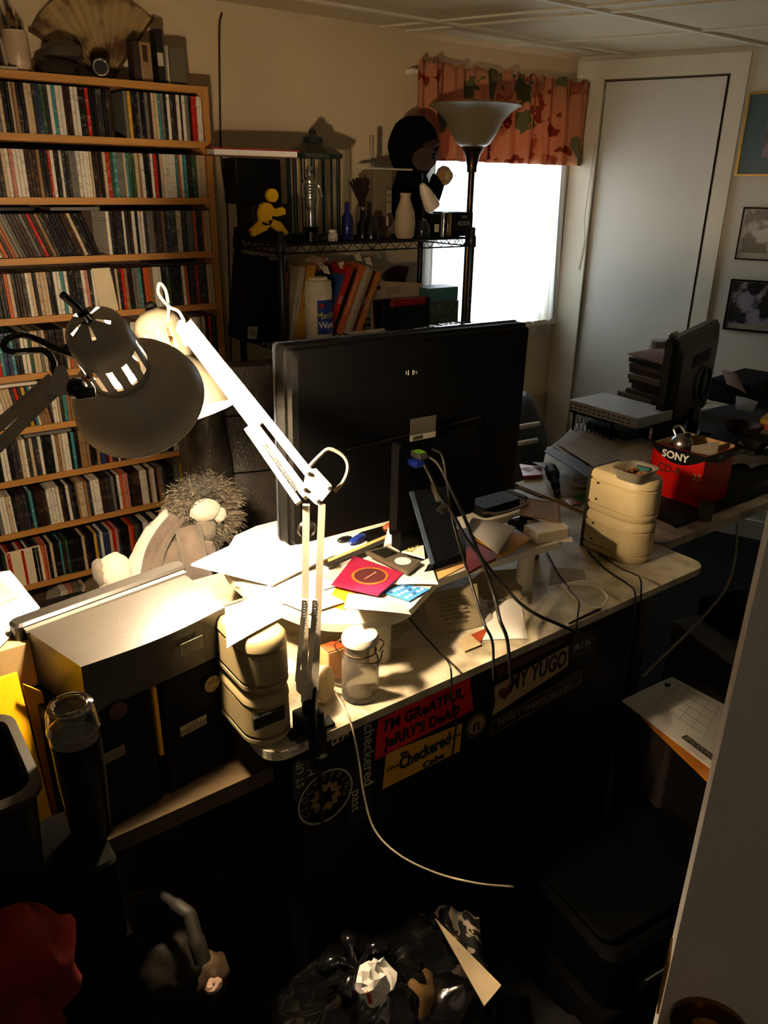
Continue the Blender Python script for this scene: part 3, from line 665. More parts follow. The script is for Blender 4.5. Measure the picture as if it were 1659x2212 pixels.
# --- second deck: binders, books, wipes
def lean_box(name, label, px0, px1, py_top, py_bot, Y, dep, lean, m, cat='book', group=None, m2=None, title=None, tm=None, zb=None, tsz=.012):
    """upright block whose foot spans px0..px1 on the deck and whose top leans by `lean` radians"""
    zb = ZM if zb is None else zb; x0 = X(px0, Y, py_bot); x1 = X(px1, Y, py_bot); h = (Z((px0+px1)/2, py_top, Y)-zb)/math.cos(lean); w = (x1-x0)*math.cos(lean)
    R = Matrix.Rotation(lean, 3, 'Y'); o_ = Vector((x0, Y, zb + max(0, math.sin(lean))*w))
    t = thing(name, label, cat, (x0, Y, zb), group=group)
    def q(x, y, z): return o_ + R @ Vector((x, y, z))
    c = .0025
    b = MB(); b.loft([[q(*p, 0) for p in ((0, 0), (w, 0), (w, dep), (0, dep))], [q(*p, h) for p in ((0, 0), (w, 0), (w, dep), (0, dep))]], True); cvr = b.build('cover', m, t)
    if w > .006:
        b = MB(); b.loft([[q(*p, h) for p in ((c, .003), (w-c, .003), (w-c, dep-.002), (c, dep-.002))], [q(*p, h+.0008) for p in ((c, .003), (w-c, .003), (w-c, dep-.002), (c, dep-.002))]], True); b.build('page_block', CREAMP, t)
    if title:
        text(title, tsz, tm or WHITEK, cvr, q(w/2, -.0006, h*.52), R @ Vector((0, 0, 1)), R @ Vector((-1, 0, 0)))
    return t, q, w, h
t, q, w, h = lean_box('binder', 'large black case with a barcode sticker at the left of the middle shelf', 528, 566, 556, 706, 2.34, .13, .14, BLKM, 'case')
b = MB(); b.prism([q(.006, -.0008, .012), (q(.040, -.0008, .012)), q(.040, -.0008, .052), q(.006, -.0008, .052)], (0, -.0006, 0)); b.build('barcode_label', PAPER2, t)
b = MB()
for k in range(9): b.box(q(.012+k*.0028, -.0018, .034), (.0012 if k % 2 else .0006, .0004, .022)); 
b.build('barcode', INK, t)
lean_box('binder', 'second black binder beside the large black case', 568, 592, 566, 714, 2.33, .13, .14, BLKM, 'binder', title='REFERENCE', tm=mat('dim_grey_ink', '#5a564e', .7), tsz=.008)
bl = [('book', 'grey-black paperback behind the left front post', 594, 606, 575, '#1c1d20', 'Foundations', .13, .009),
      ('book', 'red-edged paperback beside the left front post', 604, 612, 590, '#7a2214', None, .13, .008),
      ('book', 'cream book lettered Foundation beside the left front post', 624, 637, 580, '#a99c84', 'Foundation', .20, .010),
      ('book', 'mustard and black book lettered JAVA beside the wipes tub', 636, 655, 578, '#b5801e', 'JAVA', .24, .022)]
for nm, lb, a, c, tp, colr, ti, le, ts in bl:
    lean_box(nm, lb, a, c, tp, 712, 2.315, .17, le, mat('cover_'+colr, colr, .5), 'book', None, None, ti, INK if colr in ('#a99c84', '#b5801e') else WHITEK, None, ts)
bl = [('white and blue manual leaning left of the red manual', 692, 700, 598, '#2c4a82', None, .42, .01),
      ('red manual with white lettering on its spine, behind the wipes tub', 702, 716, 583, '#b8281a', 'Linux', .42, .013),
      ('black paperback leaning right of the red manual', 717, 724, 586, '#151210', None, .42, .008),
      ('orange guide lettered Your Guide 4 For Windows', 724, 742, 580, '#c8602a', 'Your Guide 4 For Windows', .42, .0105),
      ('white software manual right of the orange guide', 742, 752, 582, '#b8ac96', None, .42, .01),
      ('cream software manual with faint lettering, second right of the orange guide', 752, 759, 586, '#9c8c70', 'Internet', .42, .007),
      ('maroon paperback leaning between the cream manual and the amber guide', 759, 767, 590, '#4a1c18', 'Netscape', .42, .007),
      ('amber guide leaning at the right end of the row of manuals', 767, 781, 593, '#c0742c', 'The Sane Terminal', .42, .009)]
for lb, a, c, tp, colr, ti, le, ts in bl:
    lean_box('book', lb, a, c, tp, 700, 2.33, .17, le, mat('cover_'+colr, colr, .5), 'book', 'leaning computer manuals on the middle shelf', None, ti, WHITEK if colr not in ('#9c8c70',) else INK, None, ts)
# tub of wipes
wx_ = X(690, 2.305, 660); t = thing('wipes_tub', 'white plastic tub of screen wipes with a blue label', 'tub', (wx_, 2.315, ZM))
hh = Z(690, 597, 2.315)-ZM; rr_ = (X(721, 2.315, 660)-X(661, 2.315, 660))/2*.93; b = MB(); b.smooth = True
b.lathe([(rr_*.9, 0), (rr_, .008), (rr_, hh*.80), (rr_*.93, hh*.87), (rr_*.90, hh*.875)], (wx_, 2.32, ZM), None, 40); b.build('body', mat('tub_white', '#cfc3a8', .35), t, smooth=True)
b = MB(); b.smooth = True; b.lathe([(rr_*.95, 0), (rr_*.95, hh*.055), (rr_*.70, hh*.085), (rr_*.68, hh*.12), (0, hh*.125)], (wx_, 2.32, ZM+hh*.875), None, 40); b.build('lid', mat('tub_white', '#cfc3a8', .35), t, smooth=True)
th0 = math.atan2(-2.32, -wx_)   # direction to the doorway
def cyl(a, z, k=.0005): return Vector((wx_+(rr_+k)*math.cos(a), 2.32+(rr_+k)*math.sin(a), ZM+z))
b = MB(); b.smooth = True; b.grid(lambda u, v: cyl(th0+.0+u*1.55, hh*(.10+.55*v)), 14, 2); wlb = b.build('label', mat('label_blue', '#1c3a86', .35, var=.15), t, fix=False)
b = MB(); b.smooth = True; b.lathe([(0, 0), (.009, 0), (.009, .0004)], cyl(th0+.28, hh*.56, .0006), (math.cos(th0+.28), math.sin(th0+.28), 0), 18); b.build('emblem', mat('label_red', '#a8352a', .5), wlb)
tm_y = mat('label_yellow', '#c8b83a', .5)
def wrap(s, size, m, z, a0, stp):
    for k, ch in enumerate(s):
        a = a0 + stp*k; dr_ = Vector((-math.sin(a), math.cos(a), 0)); text(ch, size, m, wlb, cyl(a, z, .0012), dr_, (0, 0, 1))
wrap('Monitor', .032, tm_y, hh*.40, th0+.14, .40*.62); wrap('Wipes', .030, WHITEK, hh*.25, th0+.38, .36*.62)
# crumpled plastic roll over the books
b = MB(); b.smooth = True; o_ = Vector((X(672, 2.40, 575), 2.42, Z(672, 575, 2.42)))
b.ball(o_, .036, 22, 14, (2.1, 1.0, .75), .5, 2.2, Matrix.Rotation(-.25, 3, 'Y')); o = b.build('crumpled_bag', mat('crumple_tan', '#b07850', .4, col2='#c8b8a0', scale=24, lo=.4, hi=.55, bump=.6), smooth=True)
tag(o, 'crumpled tan plastic bag resting over the tops of the leaning books', 'bag')
for k, (px, py) in enumerate(((770, 562), (792, 570), (700, 590), (735, 580))):
    p = ony(px, py, 2.36); b = MB(); b.prism([p, p+Vector((.026, .0, -.006)), p+Vector((.020, .01, .022)), p+Vector((-.004, .01, .018))], (0, .001, 0))
    o = b.build('paper_slip', CREAMP); tag(o, ['cream paper slip sticking up above the orange guide', 'folded cream slip above the white manual', 'cream tab with dark logo above the wipes tub', 'cream tab beside the red manual'][k], 'paper')
# dark red folded fan / basket at right
b = MB()
for k in range(14):
    a = math.radians(-20+k*5); o_ = Vector((X(868, 2.46, 640), 2.47+.002*k, Z(868, 640, 2.47))); b.bar(o_, o_+Vector((-math.sin(a)*.9, 0, math.cos(a)))*.115, .0016, .012, (0, 1, 0))
o = b.build('folded_fan', mat('dark_red_bamboo', '#2e100e', .5, var=.3)); tag(o, 'dark red bamboo fan standing behind the envelope on the middle shelf', 'fan')
# envelope
P = [ony(800, 686, 2.36), ony(905, 690, 2.37), ony(914, 612, 2.40), ony(808, 606, 2.39)]
for p in P[:2]: p.z = ZM+.001
e = sheet('envelope', 'cream envelope with a small stamp leaning on the middle shelf', 'envelope', P, mat('envelope_tan', '#b09a80', .8, var=.05), .0015)
b = MB(); p = ony(816, 618, 2.375); b.prism([p, p+Vector((.012, 0, 0)), p+Vector((.012, .002, -.014)), p+Vector((0, .002, -.014))], (0, -.0012, 0)); b.build('stamp', INK, e)
for k in range(3): text('return to sender box office', .0055, mat('dim_brown_ink', '#4a4038', .8), e, ony(850, 622+k*5, 2.374), (1, 0, 0), (0, 0, 1))
# desk organiser with red wallet
ox0, ox1 = X(823, 2.32, 690), X(925, 2.32, 690)
t = thing('desk_organizer', 'black plastic desk organiser below the cream envelope', 'organizer', ((ox0+ox1)/2, 2.33, ZM)); oz = Z(835, 650, 2.32)
b = MB(); b.bbox(((ox0+ox1)/2, 2.315, (ZM+oz)/2-.012), (ox1-ox0, .006, oz-ZM-.022), .003); b.build('front_panel', BLK, t)
b = MB(); b.bbox(((ox0+ox1)/2, 2.37, (ZM+oz)/2), (ox1-ox0, .006, oz-ZM), .003); b.build('back_panel', BLK, t)
for x in (ox0+.003, ox1-.003): b = MB(); b.bbox((x, 2.343, (ZM+oz)/2), (.006, .06, oz-ZM), .002); b.build('side_panel', BLK, t)
b = MB(); b.bbox((X(885, 2.335, 660), 2.34, Z(885, 657, 2.335)), (X(927, 2.335)-X(845, 2.335), .018, .045), .004); o = b.build('wallet', mat('red_vinyl', '#8e1116', .35)); tag(o, 'dark red vinyl wallet sitting in the black desk organiser', 'wallet')
text('Checkbook Banking', .006, mat('pink_ink', '#c08080', .6), o, (X(885, 2.335, 665), 2.3305, Z(885, 668, 2.335)), (1, 0, 0), (0, 0, 1))
# teal box on green marbled box
gx0, gx1 = X(927, 2.33, 680), X(992, 2.33, 680); gz = Z(955, 652, 2.33); tz2 = Z(955, 622, 2.33)
b = MB(); b.bbox(((gx0+gx1)/2, 2.38, (ZM+gz)/2), (gx1-gx0, .09, gz-ZM), .003); o = b.build('marbled_box', mat('marbled_green', '#4c5a44', .4, col2='#2e3a2a', scale=60, lo=.4, hi=.6)); tag(o, 'green marbled box under the teal box', 'box')
b = MB(); b.bbox(((gx0+gx1)/2-.004, 2.385, (gz+tz2)/2+.0005), (gx1-gx0-.004, .10, tz2-gz-.001), .003); o = b.build('teal_box', mat('teal_card', '#3a6a6a', .45)); tag(o, 'plain teal box on top of the green marbled box', 'box')
for k in range(3):
    z = ZM+.0005+k*.004; b = MB(); b.prism([(X(752, 2.31)+k*.01, 2.30, z), (X(835, 2.31)-k*.008, 2.302, z), (X(835, 2.31), 2.312+.0, z), (X(752, 2.31), 2.312, z)], (0, 0, .003))
    o = b.build('paper_stack', CREAMP); tag(o, ['bottom sheaf of cream papers at the shelf edge below the manuals', 'middle sheaf of cream papers at the shelf edge', 'top sheaf of cream papers at the shelf edge'][k], 'papers', 'papers at the shelf edge')
# third deck: clear food boxes
for k, (px, py, w, h) in enumerate(((568, 862, .12, .07), (560, 800, .13, .05))):
    x = X(px, 2.40, py); z = LV[2]+.001 if k == 0 else LV[2]+.13
t = thing('storage_tub', 'clear storage tub with black lid on the lower shelf of the wire shelving', 'tub', (X(575, 2.42, 850), 2.44, LV[2]))
zl = Z(575, 828, 2.36); x = X(590, 2.42, 850)
b = MB(); b.bbox((x, 2.44, (LV[2]+zl)/2), (.20, .20, zl-LV[2]-.002), .02); b.build('body', mat('cloudy_plastic', '#55524a', .25, var=.2), t)
b = MB(); b.bbox((x, 2.44, zl+.006), (.215, .215, .012), .02); b.build('lid', BLK, t)
b = MB(); b.smooth = True; b.ball((X(575, 2.38, 870)-.02, 2.33, LV[2]+.10), .05, 18, 12, (1.2, .6, 1.9), .3, 3); o = b.build('plastic_bag', mat('grey_bag', '#5c584e', .25, var=.3), smooth=True); tag(o, 'grey plastic bag slumped before the storage tub on the lower shelf', 'bag')

# ================================================================== WINDOW DRESSING, FLOOR LAMP
VAL = thin_mat('valance_cloth', '#c98a68', .30, 0, pattern=('#8e402a', '#a95c40', '#74704c'))
t = thing('valance', 'gathered salmon valance with rust flowers over the window', 'valance', (2.53, 2.6, 1.9))
vz1 = 1.945; vz0 = 1.612; vx0, vx1 = 2.035, 3.012
def vfn(u, v):
    x = vx0 + (vx1-vx0)*u; A = .012 + .014*(1-v); ph_ = u*52 + 1.2*math.sin(u*9)
    y = 2.575 + A*math.sin(ph_) + .008*math.sin(ph_*2.3+v*2); z = vz0 + (vz1-vz0)*v + (.007*math.sin(ph_*1.7) if v > .93 else 0)
    if u < .14: y += -.05*(1-u/.14)*0 ; z += .01*math.sin(u/.14*PI)*(v > .6)
    return (x, y, z)
b = MB(); b.smooth = True; b.grid(vfn, 260, 16, (0, -.0006, 0)); b.build('cloth', VAL, t)
b = MB(); b.tube([(vx0-.01, 2.605, 1.915), (vx1-.012, 2.605, 1.915)], .006, 8); b.build('rod', WHITEM, t)
b = MB()
for x in (vx0, vx1-.014): b.box((x, 2.632, 1.915), (.008, .052, .016))
b.build('bracket', WHITEM, t)
SHR = thin_mat('sheer_cloth', '#dddcd6', .50, .16)
def curtain(name, label, x0, x1, xb0, xb1, z0, z1, k, y=2.632):
    def fn(u, v):
        xt = x0+(x1-x0)*u; xb = xb0+(xb1-xb0)*u; tt = (1-v)**1.5
        return (xt*(1-tt)+xb*tt, y + .010*math.sin(u*k) + .005*math.sin(u*k*2.7+2*v), z0+(z1-z0)*v + .012*math.sin(u*PI*1.3)*(1-v))
    b = MB(); b.smooth = True; b.grid(fn, 90, 14); o = b.build(name, SHR, fix=False); tag(o, label, 'curtain')
curtain('sheer_curtain', 'white sheer curtain panel left of the window, behind the floor lamp pole', 2.10, 2.50, 2.09, 2.50, .90, 1.90, 26)
curtain('sheer_curtain', 'white sheer curtain panel right of the window with its hem bunched at the door casing', 2.46, 2.94, 2.44, 2.985, .865, 1.90, 34)
# torchiere
LX = X(1012, 2.42, 500); fl = thing('floor_lamp', 'bronze floor lamp with a cream glass bowl shade before the window', 'floor lamp', (LX, 2.42, 0))
LY = 2.42; zb1 = Z(1018, 378, LY); zb2 = Z(1018, 320, LY)
b = MB(); b.smooth = True; b.lathe([(0, 0), (.13, 0), (.13, .012), (.06, .03), (.02, .045), (.013, .05)], (LX, LY, 0), None, 32); b.build('base', BRONZE, fl, smooth=True)
b = MB(); b.smooth = True; b.lathe([(.0125, .05), (.0125, zb2-.08)], (LX, LY, 0), None, 18); b.build('pole', BRONZE, fl, smooth=True)
b = MB(); b.smooth = True; b.lathe([(.017, 0), (.019, .004), (.019, .02), (.028, .06), (.040, .078), (.043, .085), (.040, .086)], (LX, LY, zb2-.084), None, 28); b.build('cup', BRONZE, fl, smooth=True)
zr = Z(1018, 232, LY)-zb2+.01
b = MB(); b.smooth = True; pr = [(.034, 0), (.062, .012), (.088, .045), (.108, .080), (.140, .108), (.172, .122), (.170, .126)]
k_ = zr/.126*1.0; b.lathe([(r, h*k_) for r, h in pr] + [(r-.006, h*k_+.004) for r, h in reversed(pr[:-1])], (LX, LY, zb2), None, 48)
b.build('glass_shade', mat('alabaster', '#75664a', .35, var=.08, scale=8), fl, smooth=True)

# cord on the wall and pale conduit beside the rack
cable('wall_cord', [(X(478, 2.65, 5), 2.652, 2.02), (X(474, 2.65, 80), 2.652, Z(474, 80, 2.65)), (X(478, 2.65, 330), 2.652, Z(478, 330, 2.65)), (X(488, 2.65, 420), 2.652, Z(488, 420, 2.65)), (X(494, 2.65, 520), 2.652, Z(494, 520, 2.65)), (X(500, 2.65, 900), 2.652, .6)], .0035, mat('brown_cord', '#2e1c10', .6), 'thin brown cord hanging down the wall beside the pine rack')
b = MB(); b.smooth = True; b.lathe([(.010, 0), (.010, .92)], (X(506, 2.6, 960)-.0, 2.615, 0), None, 14); o = b.build('conduit', mat('conduit_white', '#a69a80', .5)); tag(o, 'pale vertical pipe low on the wall beside the pine rack', 'pipe')

# ================================================================== ON TOP OF THE PINE RACK
ZR = 1.7902
def XR(px, Y=2.56): return ony(px, 160, Y).x
fan = thing('paper_fan', 'large open painted paper fan standing on the pine rack', 'fan', (XR(235, 2.62), 2.62, ZR))
fc = ony(238, 150, 2.615); FM = mat('painted_fan', '#a3885a', .7, col2='#54381e', scale=11, lo=.42, hi=.56, bump=.3)
R0, R1 = .03, .235; n = 24; b = MB(); a0, a1 = math.radians(50), math.radians(152)
zc_ = ZR+.004
for k in range(n):
    t0 = a0+(a1-a0)*k/n; t1 = a0+(a1-a0)*(k+1)/n; y0 = 2.636+(.004 if k % 2 else 0); y1_ = 2.636+(0 if k % 2 else .004)
    q = [(fc.x+R0*math.cos(t0), y0, zc_+R0*math.sin(t0)), (fc.x+R1*math.cos(t0), y0, zc_+R1*math.sin(t0)), (fc.x+R1*math.cos(t1), y1_, zc_+R1*math.sin(t1)), (fc.x+R0*math.cos(t1), y1_, zc_+R0*math.sin(t1))]
    b.add(q + [(x, y-.0012, z) for x, y, z in q], [(0, 1, 2, 3), (7, 6, 5, 4), (0, 4, 5, 1), (1, 5, 6, 2), (2, 6, 7, 3), (3, 7, 4, 0)])
b.build('leaf', FM, fan)
for a in (a0, a1):
    b = MB(); c_ = Vector((fc.x, 2.630, zc_)); b.bar(c_, c_+Vector((math.cos(a)*.240, 0, math.sin(a)*.240)), .006, .012, (0, 1, 0)); b.build('guard_stick', mat('fan_guard', '#4a2c16', .5), fan)
t = thing('mug', 'cream ceramic mug of brushes at the left end of the pine rack top', 'mug', (XR(44), 2.55, ZR))
mx_ = XR(44, 2.55); hm = ony(44, 68, 2.55).z-ZR
b = MB(); b.smooth = True; b.lathe([(.026, 0), (.031, .006), (.034, hm*.5), (.031, hm), (.028, hm), (.029, hm*.5), (.024, .01), (0, .008)], (mx_, 2.55, ZR), None, 28); b.build('body', mat('cream_glaze', '#b9a184', .35), t, smooth=True)
for k, (dx, h, r) in enumerate(((-.012, .11, .004), (.0, .125, .005), (.01, .10, .003), (-.004, .14, .0035))):
    t2 = thing('paintbrush', ['thin dark paintbrush at the left of the cream mug', 'thick paintbrush in the middle of the cream mug', 'pale slim stick at the right of the cream mug', 'tallest paintbrush in the cream mug'][k], 'brush', (mx_+dx, 2.55, ZR+.012))
    b = MB(); b.tube([(mx_+dx*.5, 2.55, ZR+.012), (mx_+dx*1.6, 2.552, ZR+h)], r, 8); b.build('handle', mat('brush_stick', '#6a5138', .5) if k != 2 else CREAMP, t2)
    b = MB(); b.tube([(mx_+dx*1.6, 2.552, ZR+h), (mx_+dx*1.9, 2.553, ZR+h+.03)], [r*1.5, .001], 8); b.build('bristles', mat('bristle', '#2a1c12', .9), t2)
t = thing('photo_stand', 'white metal photo stand at the left edge beside the cream mug', 'frame', (XR(12), 2.55, ZR))
b = MB(); x0 = XR(-6, 2.53); x1 = XR(22, 2.53)
b.bar((x0, 2.54, ZR+.01), (x0, 2.545, ZR+.10), .006, .004); b.bar((x1-.008, 2.52, ZR+.012), (x1-.012, 2.545, ZR+.10), .006, .004); b.box(((x0+x1)/2+.005, 2.53, ZR+.005), (x1-x0+.02, .05, .006)); b.bar((x0, 2.545, ZR+.10), (x1-.012, 2.545, ZR+.10), .004, .005)
b.build('frame', mat('dull_white', '#a39884', .5), t)
b = MB(); b.box(((x0+x1)/2-.004, 2.549, ZR+.055), (x1-x0-.016, .003, .084)); b.build('picture', mat('dark_print', '#241a12', .5, var=.5), t)
# stacked tins
for k, (px0, px1, z0, h, mname, lb, colr) in enumerate(((76, 180, 0, .045, 'tin_lower', 'wide dark metal bowl under the grey bowl on the pine rack', '#2a2520'), (100, 192, .046, .042, 'tin_upper', 'grey ribbed bowl stacked upside down on the dark bowl', '#4f4a42'))):
    x = (XR(px0, 2.55)+XR(px1, 2.55))/2; r_ = (XR(px1, 2.55)-XR(px0, 2.55))/2*.9; b = MB(); b.smooth = True
    pr = [(r_*.8, 0), (r_, .004), (r_*1.0, h*.4), (r_*.86, h*.8), (r_*.6, h), (0, h)]
    b.lathe(pr, (x, 2.57, ZR+z0), None, 32); o = b.build('bowl', mat(mname, colr, .3, metal=.3, var=.2), smooth=True); tag(o, lb, 'bowl')
t = thing('flashlight', 'black flashlight with a shining round lens on the pine rack', 'flashlight', (XR(218), 2.55, ZR)); c_ = ony(218, 147, 2.515); c_.z = ZR+.0275
b = MB(); b.smooth = True; b.lathe([(.024, 0), (.026, .004), (.026, .02), (.018, .035), (.016, .10), (0, .101)], c_, (.25, .95, 0), 28); b.build('body', BLK, t, smooth=True)
b = MB(); b.smooth = True; b.lathe([(.0, .006), (.008, .004), (.020, -.001), (.022, -.001), (.022, .002)], c_, (.25, .95, 0), 28); b.build('lens', mat('reflector', '#b8b2a6', .12, metal=.9, bump=.5, bscale=300), t, smooth=True)
for px0, px1, py0, colr, lb, txt in ((291, 306, 88, '#2a1c14', 'dark narrow box left of the tan box on the pine rack', None), (306, 331, 90, '#8c6f4c', 'tan paper box with dark picture on the pine rack', 'pic'),
                                (343, 358, 62, '#14110e', 'tall black and white box on the pine rack', 'bw'), (362, 368, 98, '#b0a48c', 'thin white card standing beside the tall black box', None), (369, 404, 100, '#5d5742', 'olive grey box at the right end of the pine rack top', None)):
    x0, x1 = XR(px0, 2.53), XR(px1, 2.53); h = ony(px0, py0, 2.53).z-ZR; t = thing('small_box', lb, 'box', ((x0+x1)/2, 2.55, ZR))
    b = MB(); b.bbox(((x0+x1)/2, 2.555, ZR+h/2), (x1-x0-.001, .05, h), .002); b.build('body', mat('sb'+colr, colr, .6), t)
    if txt == 'pic': b = MB(); b.box(((x0+x1)/2-.002, 2.529, ZR+h*.72), (.014, .001, h*.4)); b.build('picture', mat('dark_print2', '#3a1c12', .5), t)
    if txt == 'bw': b = MB(); b.box(((x0+x1)/2-.002, 2.529, ZR+h*.45), (x1-x0-.004, .001, h*.24)); b.build('label', PAPER2, t)

# ================================================================== DESKS
DZ_ = .74
def corner_poly(x0, y0, x1, y1, r, n=6):
    return [Vector((x+(x0+x1)/2, y+(y0+y1)/2, 0)) for x, y in rrect(x1-x0, y1-y0, r, n)]
desk = thing('desk', 'long cream-topped desk with rounded corners and bumper stickers on its front', 'desk', (.95, 1.15, 0))
b = MB(); P = corner_poly(.408, .829, 1.522, 1.415, .035); b.prism([p+Vector((0, 0, DZ_-.016)) for p in P], (0, 0, .016)); b.build('desk_top', LAM, desk)
cab = thing('filing_cabinet', 'black metal cabinet under the desk covered with bumper stickers', 'cabinet', (.86, 1.13, 0))
CABY = .8345
b = MB(); b.box((.872, (CABY+1.30)/2, .3612), (.816, 1.30-CABY, .722)); b.build('body', mat('black_steel', '#070605', .6, bump=.1, var=.3, spec=.2), cab)
for x in (.472, 1.50):
    b = MB(); b.bbox((x, 1.36, .3615), (.035, .08, .723), .005); b.build('leg', BLKM, desk)
b = MB(); b.box((.95, 1.405, .55), (1.04, .012, .3)); b.build('modesty_panel', BLKM, desk)
# right-hand table (runs on to the picture wall)
rt = thing('side_table', 'wide cream work table heaped with papers under the pictures', 'table', (2.3, 1.5, 0))
pl_ = [Vector((1.526, 1.44, 0)), Vector((1.526, .995, 0))]
pl_ += [Vector((1.566+.04*math.cos(a), .995+.04*math.sin(a), 0)) for a in (PI*1.1, PI*1.25, PI*1.4, PI*1.5)]
xr = 2.99+.384*(YW-.955)/.923; xr2 = 2.99+.384*(YW-2.1)/.923
pl_ += [Vector((xr-.03, .955, 0)), Vector((xr2-.03+.08, 1.9, 0)), Vector((2.45, 1.9, 0)), Vector((2.12, 1.64, 0)), Vector((1.86, 1.63, 0)), Vector((1.70, 1.50, 0))]
b = MB(); b.prism([p+Vector((0, 0, DZ_-.022)) for p in pl_], (0, 0, .022)); b.build('table_top', LAM, rt)
for x, y in ((1.60, 1.02), (3.3, 1.02), (1.95, 1.58), (3.1, 1.82)):
    b = MB(); b.smooth = True; b.lathe([(.018, 0), (.018, DZ_-.022)], (x, y, 0), None, 14); b.build('leg', mat('dull_leg', '#4a3c2a', .5), rt)
b = MB(); b.bar((1.53, 1.13, DZ_+.003), (1.53, 1.44, DZ_+.003), .016, .006); o = b.build('edge_strip', wood('tan_strip', '#b08a50', '#8a6632', 1), rt)
# left table
lt = thing('low_table', 'low dark table at the left holding the black speakers', 'table', (.1, 1.1, 0))
LZ = .65
b = MB(); b.prism([(-.4, .66, LZ-.03), (.17, .66, LZ-.03), (.19, .905, LZ-.03), (.455, .905, LZ-.03), (.455, .83+.0, LZ-.03), (.46, .83, LZ-.03), (.46, .912, LZ-.03), (.46, 1.35, LZ-.03), (-.4, 1.35, LZ-.03)] if 0 else [(-.4, .905, LZ-.03), (.452, .905, LZ-.03), (.452, 1.35, LZ-.03), (-.4, 1.35, LZ-.03)], (0, 0, .03)); b.build('table_top', mat('brown_laminate', '#4c3c24', .5, var=.15), lt)
dc = thing('added_dark_cabinet', 'low black cabinet added to keep the bottom left dark under the travel mug', 'cabinet', (-.12, .75, 0))
CBP = [(-.40, .64), (.072, .64), (.072, .738), (.163, .738), (.163, .898), (-.40, .898)]
b = MB(); b.prism([(x, y, 0) for x, y in CBP], (0, 0, .64)); b.build('body', mat('dark_corner_black', '#040404', .95, spec=.05), dc)  # cabinet added here, black so the corner reads as unlit
b = MB(); b.prism([(x, y, .641) for x, y in CBP], (0, 0, .009)); b.build('top', mat('dark_corner_black', '#040404', .95, spec=.05), dc)
for x, y in ((-.35, .94), (-.35, 1.3), (.35, 1.3), (.35, .94)):
    b = MB(); b.bbox((x, y, (LZ-.03)/2), (.03, .03, LZ-.031), .004); b.build('leg', BLKM, lt)

# ---- bumper stickers on the cabinet
SY = CABY-.0012
def sp(px, py): p = ony(px, py, CABY); return Vector((p.x, SY, p.z))
def sticker(label, pts, m, cat='sticker'):
    b = MB(); b.prism([sp(*p) for p in pts], (0, .001, 0)); o = b.build('bumper_sticker', m); return tag(o, label, cat)
def st(o, s, c, size, m, a=0, fit=None, shear=0, bold=0, name='lettering'):
    p = sp(*c); p.y -= .0004; r = Vector((math.cos(a), 0, math.sin(a))); u = Vector((-math.sin(a), 0, math.cos(a)))
    return text(s, size, m, o, p, r, u, name, fit=fit, shear=shear, bold=bold)
o = sticker("red bumper sticker reading I'M GREATFUL JERRY'S DEAD", [(816, 1556), (1012, 1450), (1022, 1532), (808, 1643)], mat('sticker_red', '#c4141c', .5, var=.05))
st(o, "I'M GReATFUL", (918, 1531), .031, INK, -.02, .175, bold=.0010); st(o, "JeRRY'S DeAD", (914, 1568), .031, INK, -.02, .168, bold=.0010)
o = sticker('yellow cab company bumper sticker with a checker band below the red sticker', [(833, 1628), (998, 1562), (992, 1622), (826, 1704)], mat('sticker_yellow', '#c9993a', .5, var=.06))
st(o, 'Checkered', (918, 1622), .036, INK, .03, .115, bold=.0014); st(o, 'the', (872, 1626), .012, INK, .03, bold=.0006); st(o, 'Cabs', (935, 1642), .018, INK, .03, .05, bold=.0008)
b = MB()
for side in ((835, 1664, 868, 1650), (968, 1598, 994, 1586)):
    a0 = sp(side[0], side[1]); a1 = sp(side[2], side[3])
    for k in range(9):
        for j in range(2):
            if (k+j) % 2: continue
            p = a0.lerp(a1, (k+.5)/9); b.box((p.x, SY-.0004, p.z+j*.004), ((a1.x-a0.x)/9, .0004, .004))
b.build('checker_band', INK, o)
def ring_sticker(label, c, rad, m, m2):
    p = sp(*c); b = MB(); b.lathe([(0, 0), (rad, 0), (rad, .001), (0, .001)], p, (0, 1, 0), 40); o = b.build('bumper_sticker', BLKM); tag(o, label, 'sticker')
    b = MB(); b.lathe([(rad*.9, -.0004), (rad*.96, -.0004), (rad*.96, 0), (rad*.9, 0), (rad*.9, -.0004)], p, (0, 1, 0), 40, False); b.build('outer_ring', m, o)
    return o, p
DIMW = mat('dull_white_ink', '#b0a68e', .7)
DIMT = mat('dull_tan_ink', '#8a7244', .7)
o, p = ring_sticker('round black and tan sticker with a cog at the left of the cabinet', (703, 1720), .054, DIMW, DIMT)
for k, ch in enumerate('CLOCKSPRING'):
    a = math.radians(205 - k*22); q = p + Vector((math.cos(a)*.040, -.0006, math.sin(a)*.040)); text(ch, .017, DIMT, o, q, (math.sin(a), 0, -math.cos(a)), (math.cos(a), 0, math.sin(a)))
b = MB(); pts = []
for k in range(24):
    a = 2*PI*k/24; r_ = .031 if (k//1) % 2 else .024; pts.append(p + Vector((math.cos(a)*r_, -.0008, math.sin(a)*r_)))
pin = []
for k in range(24):
    a = 2*PI*k/24; r_ = .012 if (k//2) % 2 else .018; pin.append(p + Vector((math.cos(a)*r_, -.0008, math.sin(a)*r_)))
b.loft([pts, pin]); b.build('cog', DIMT, o)
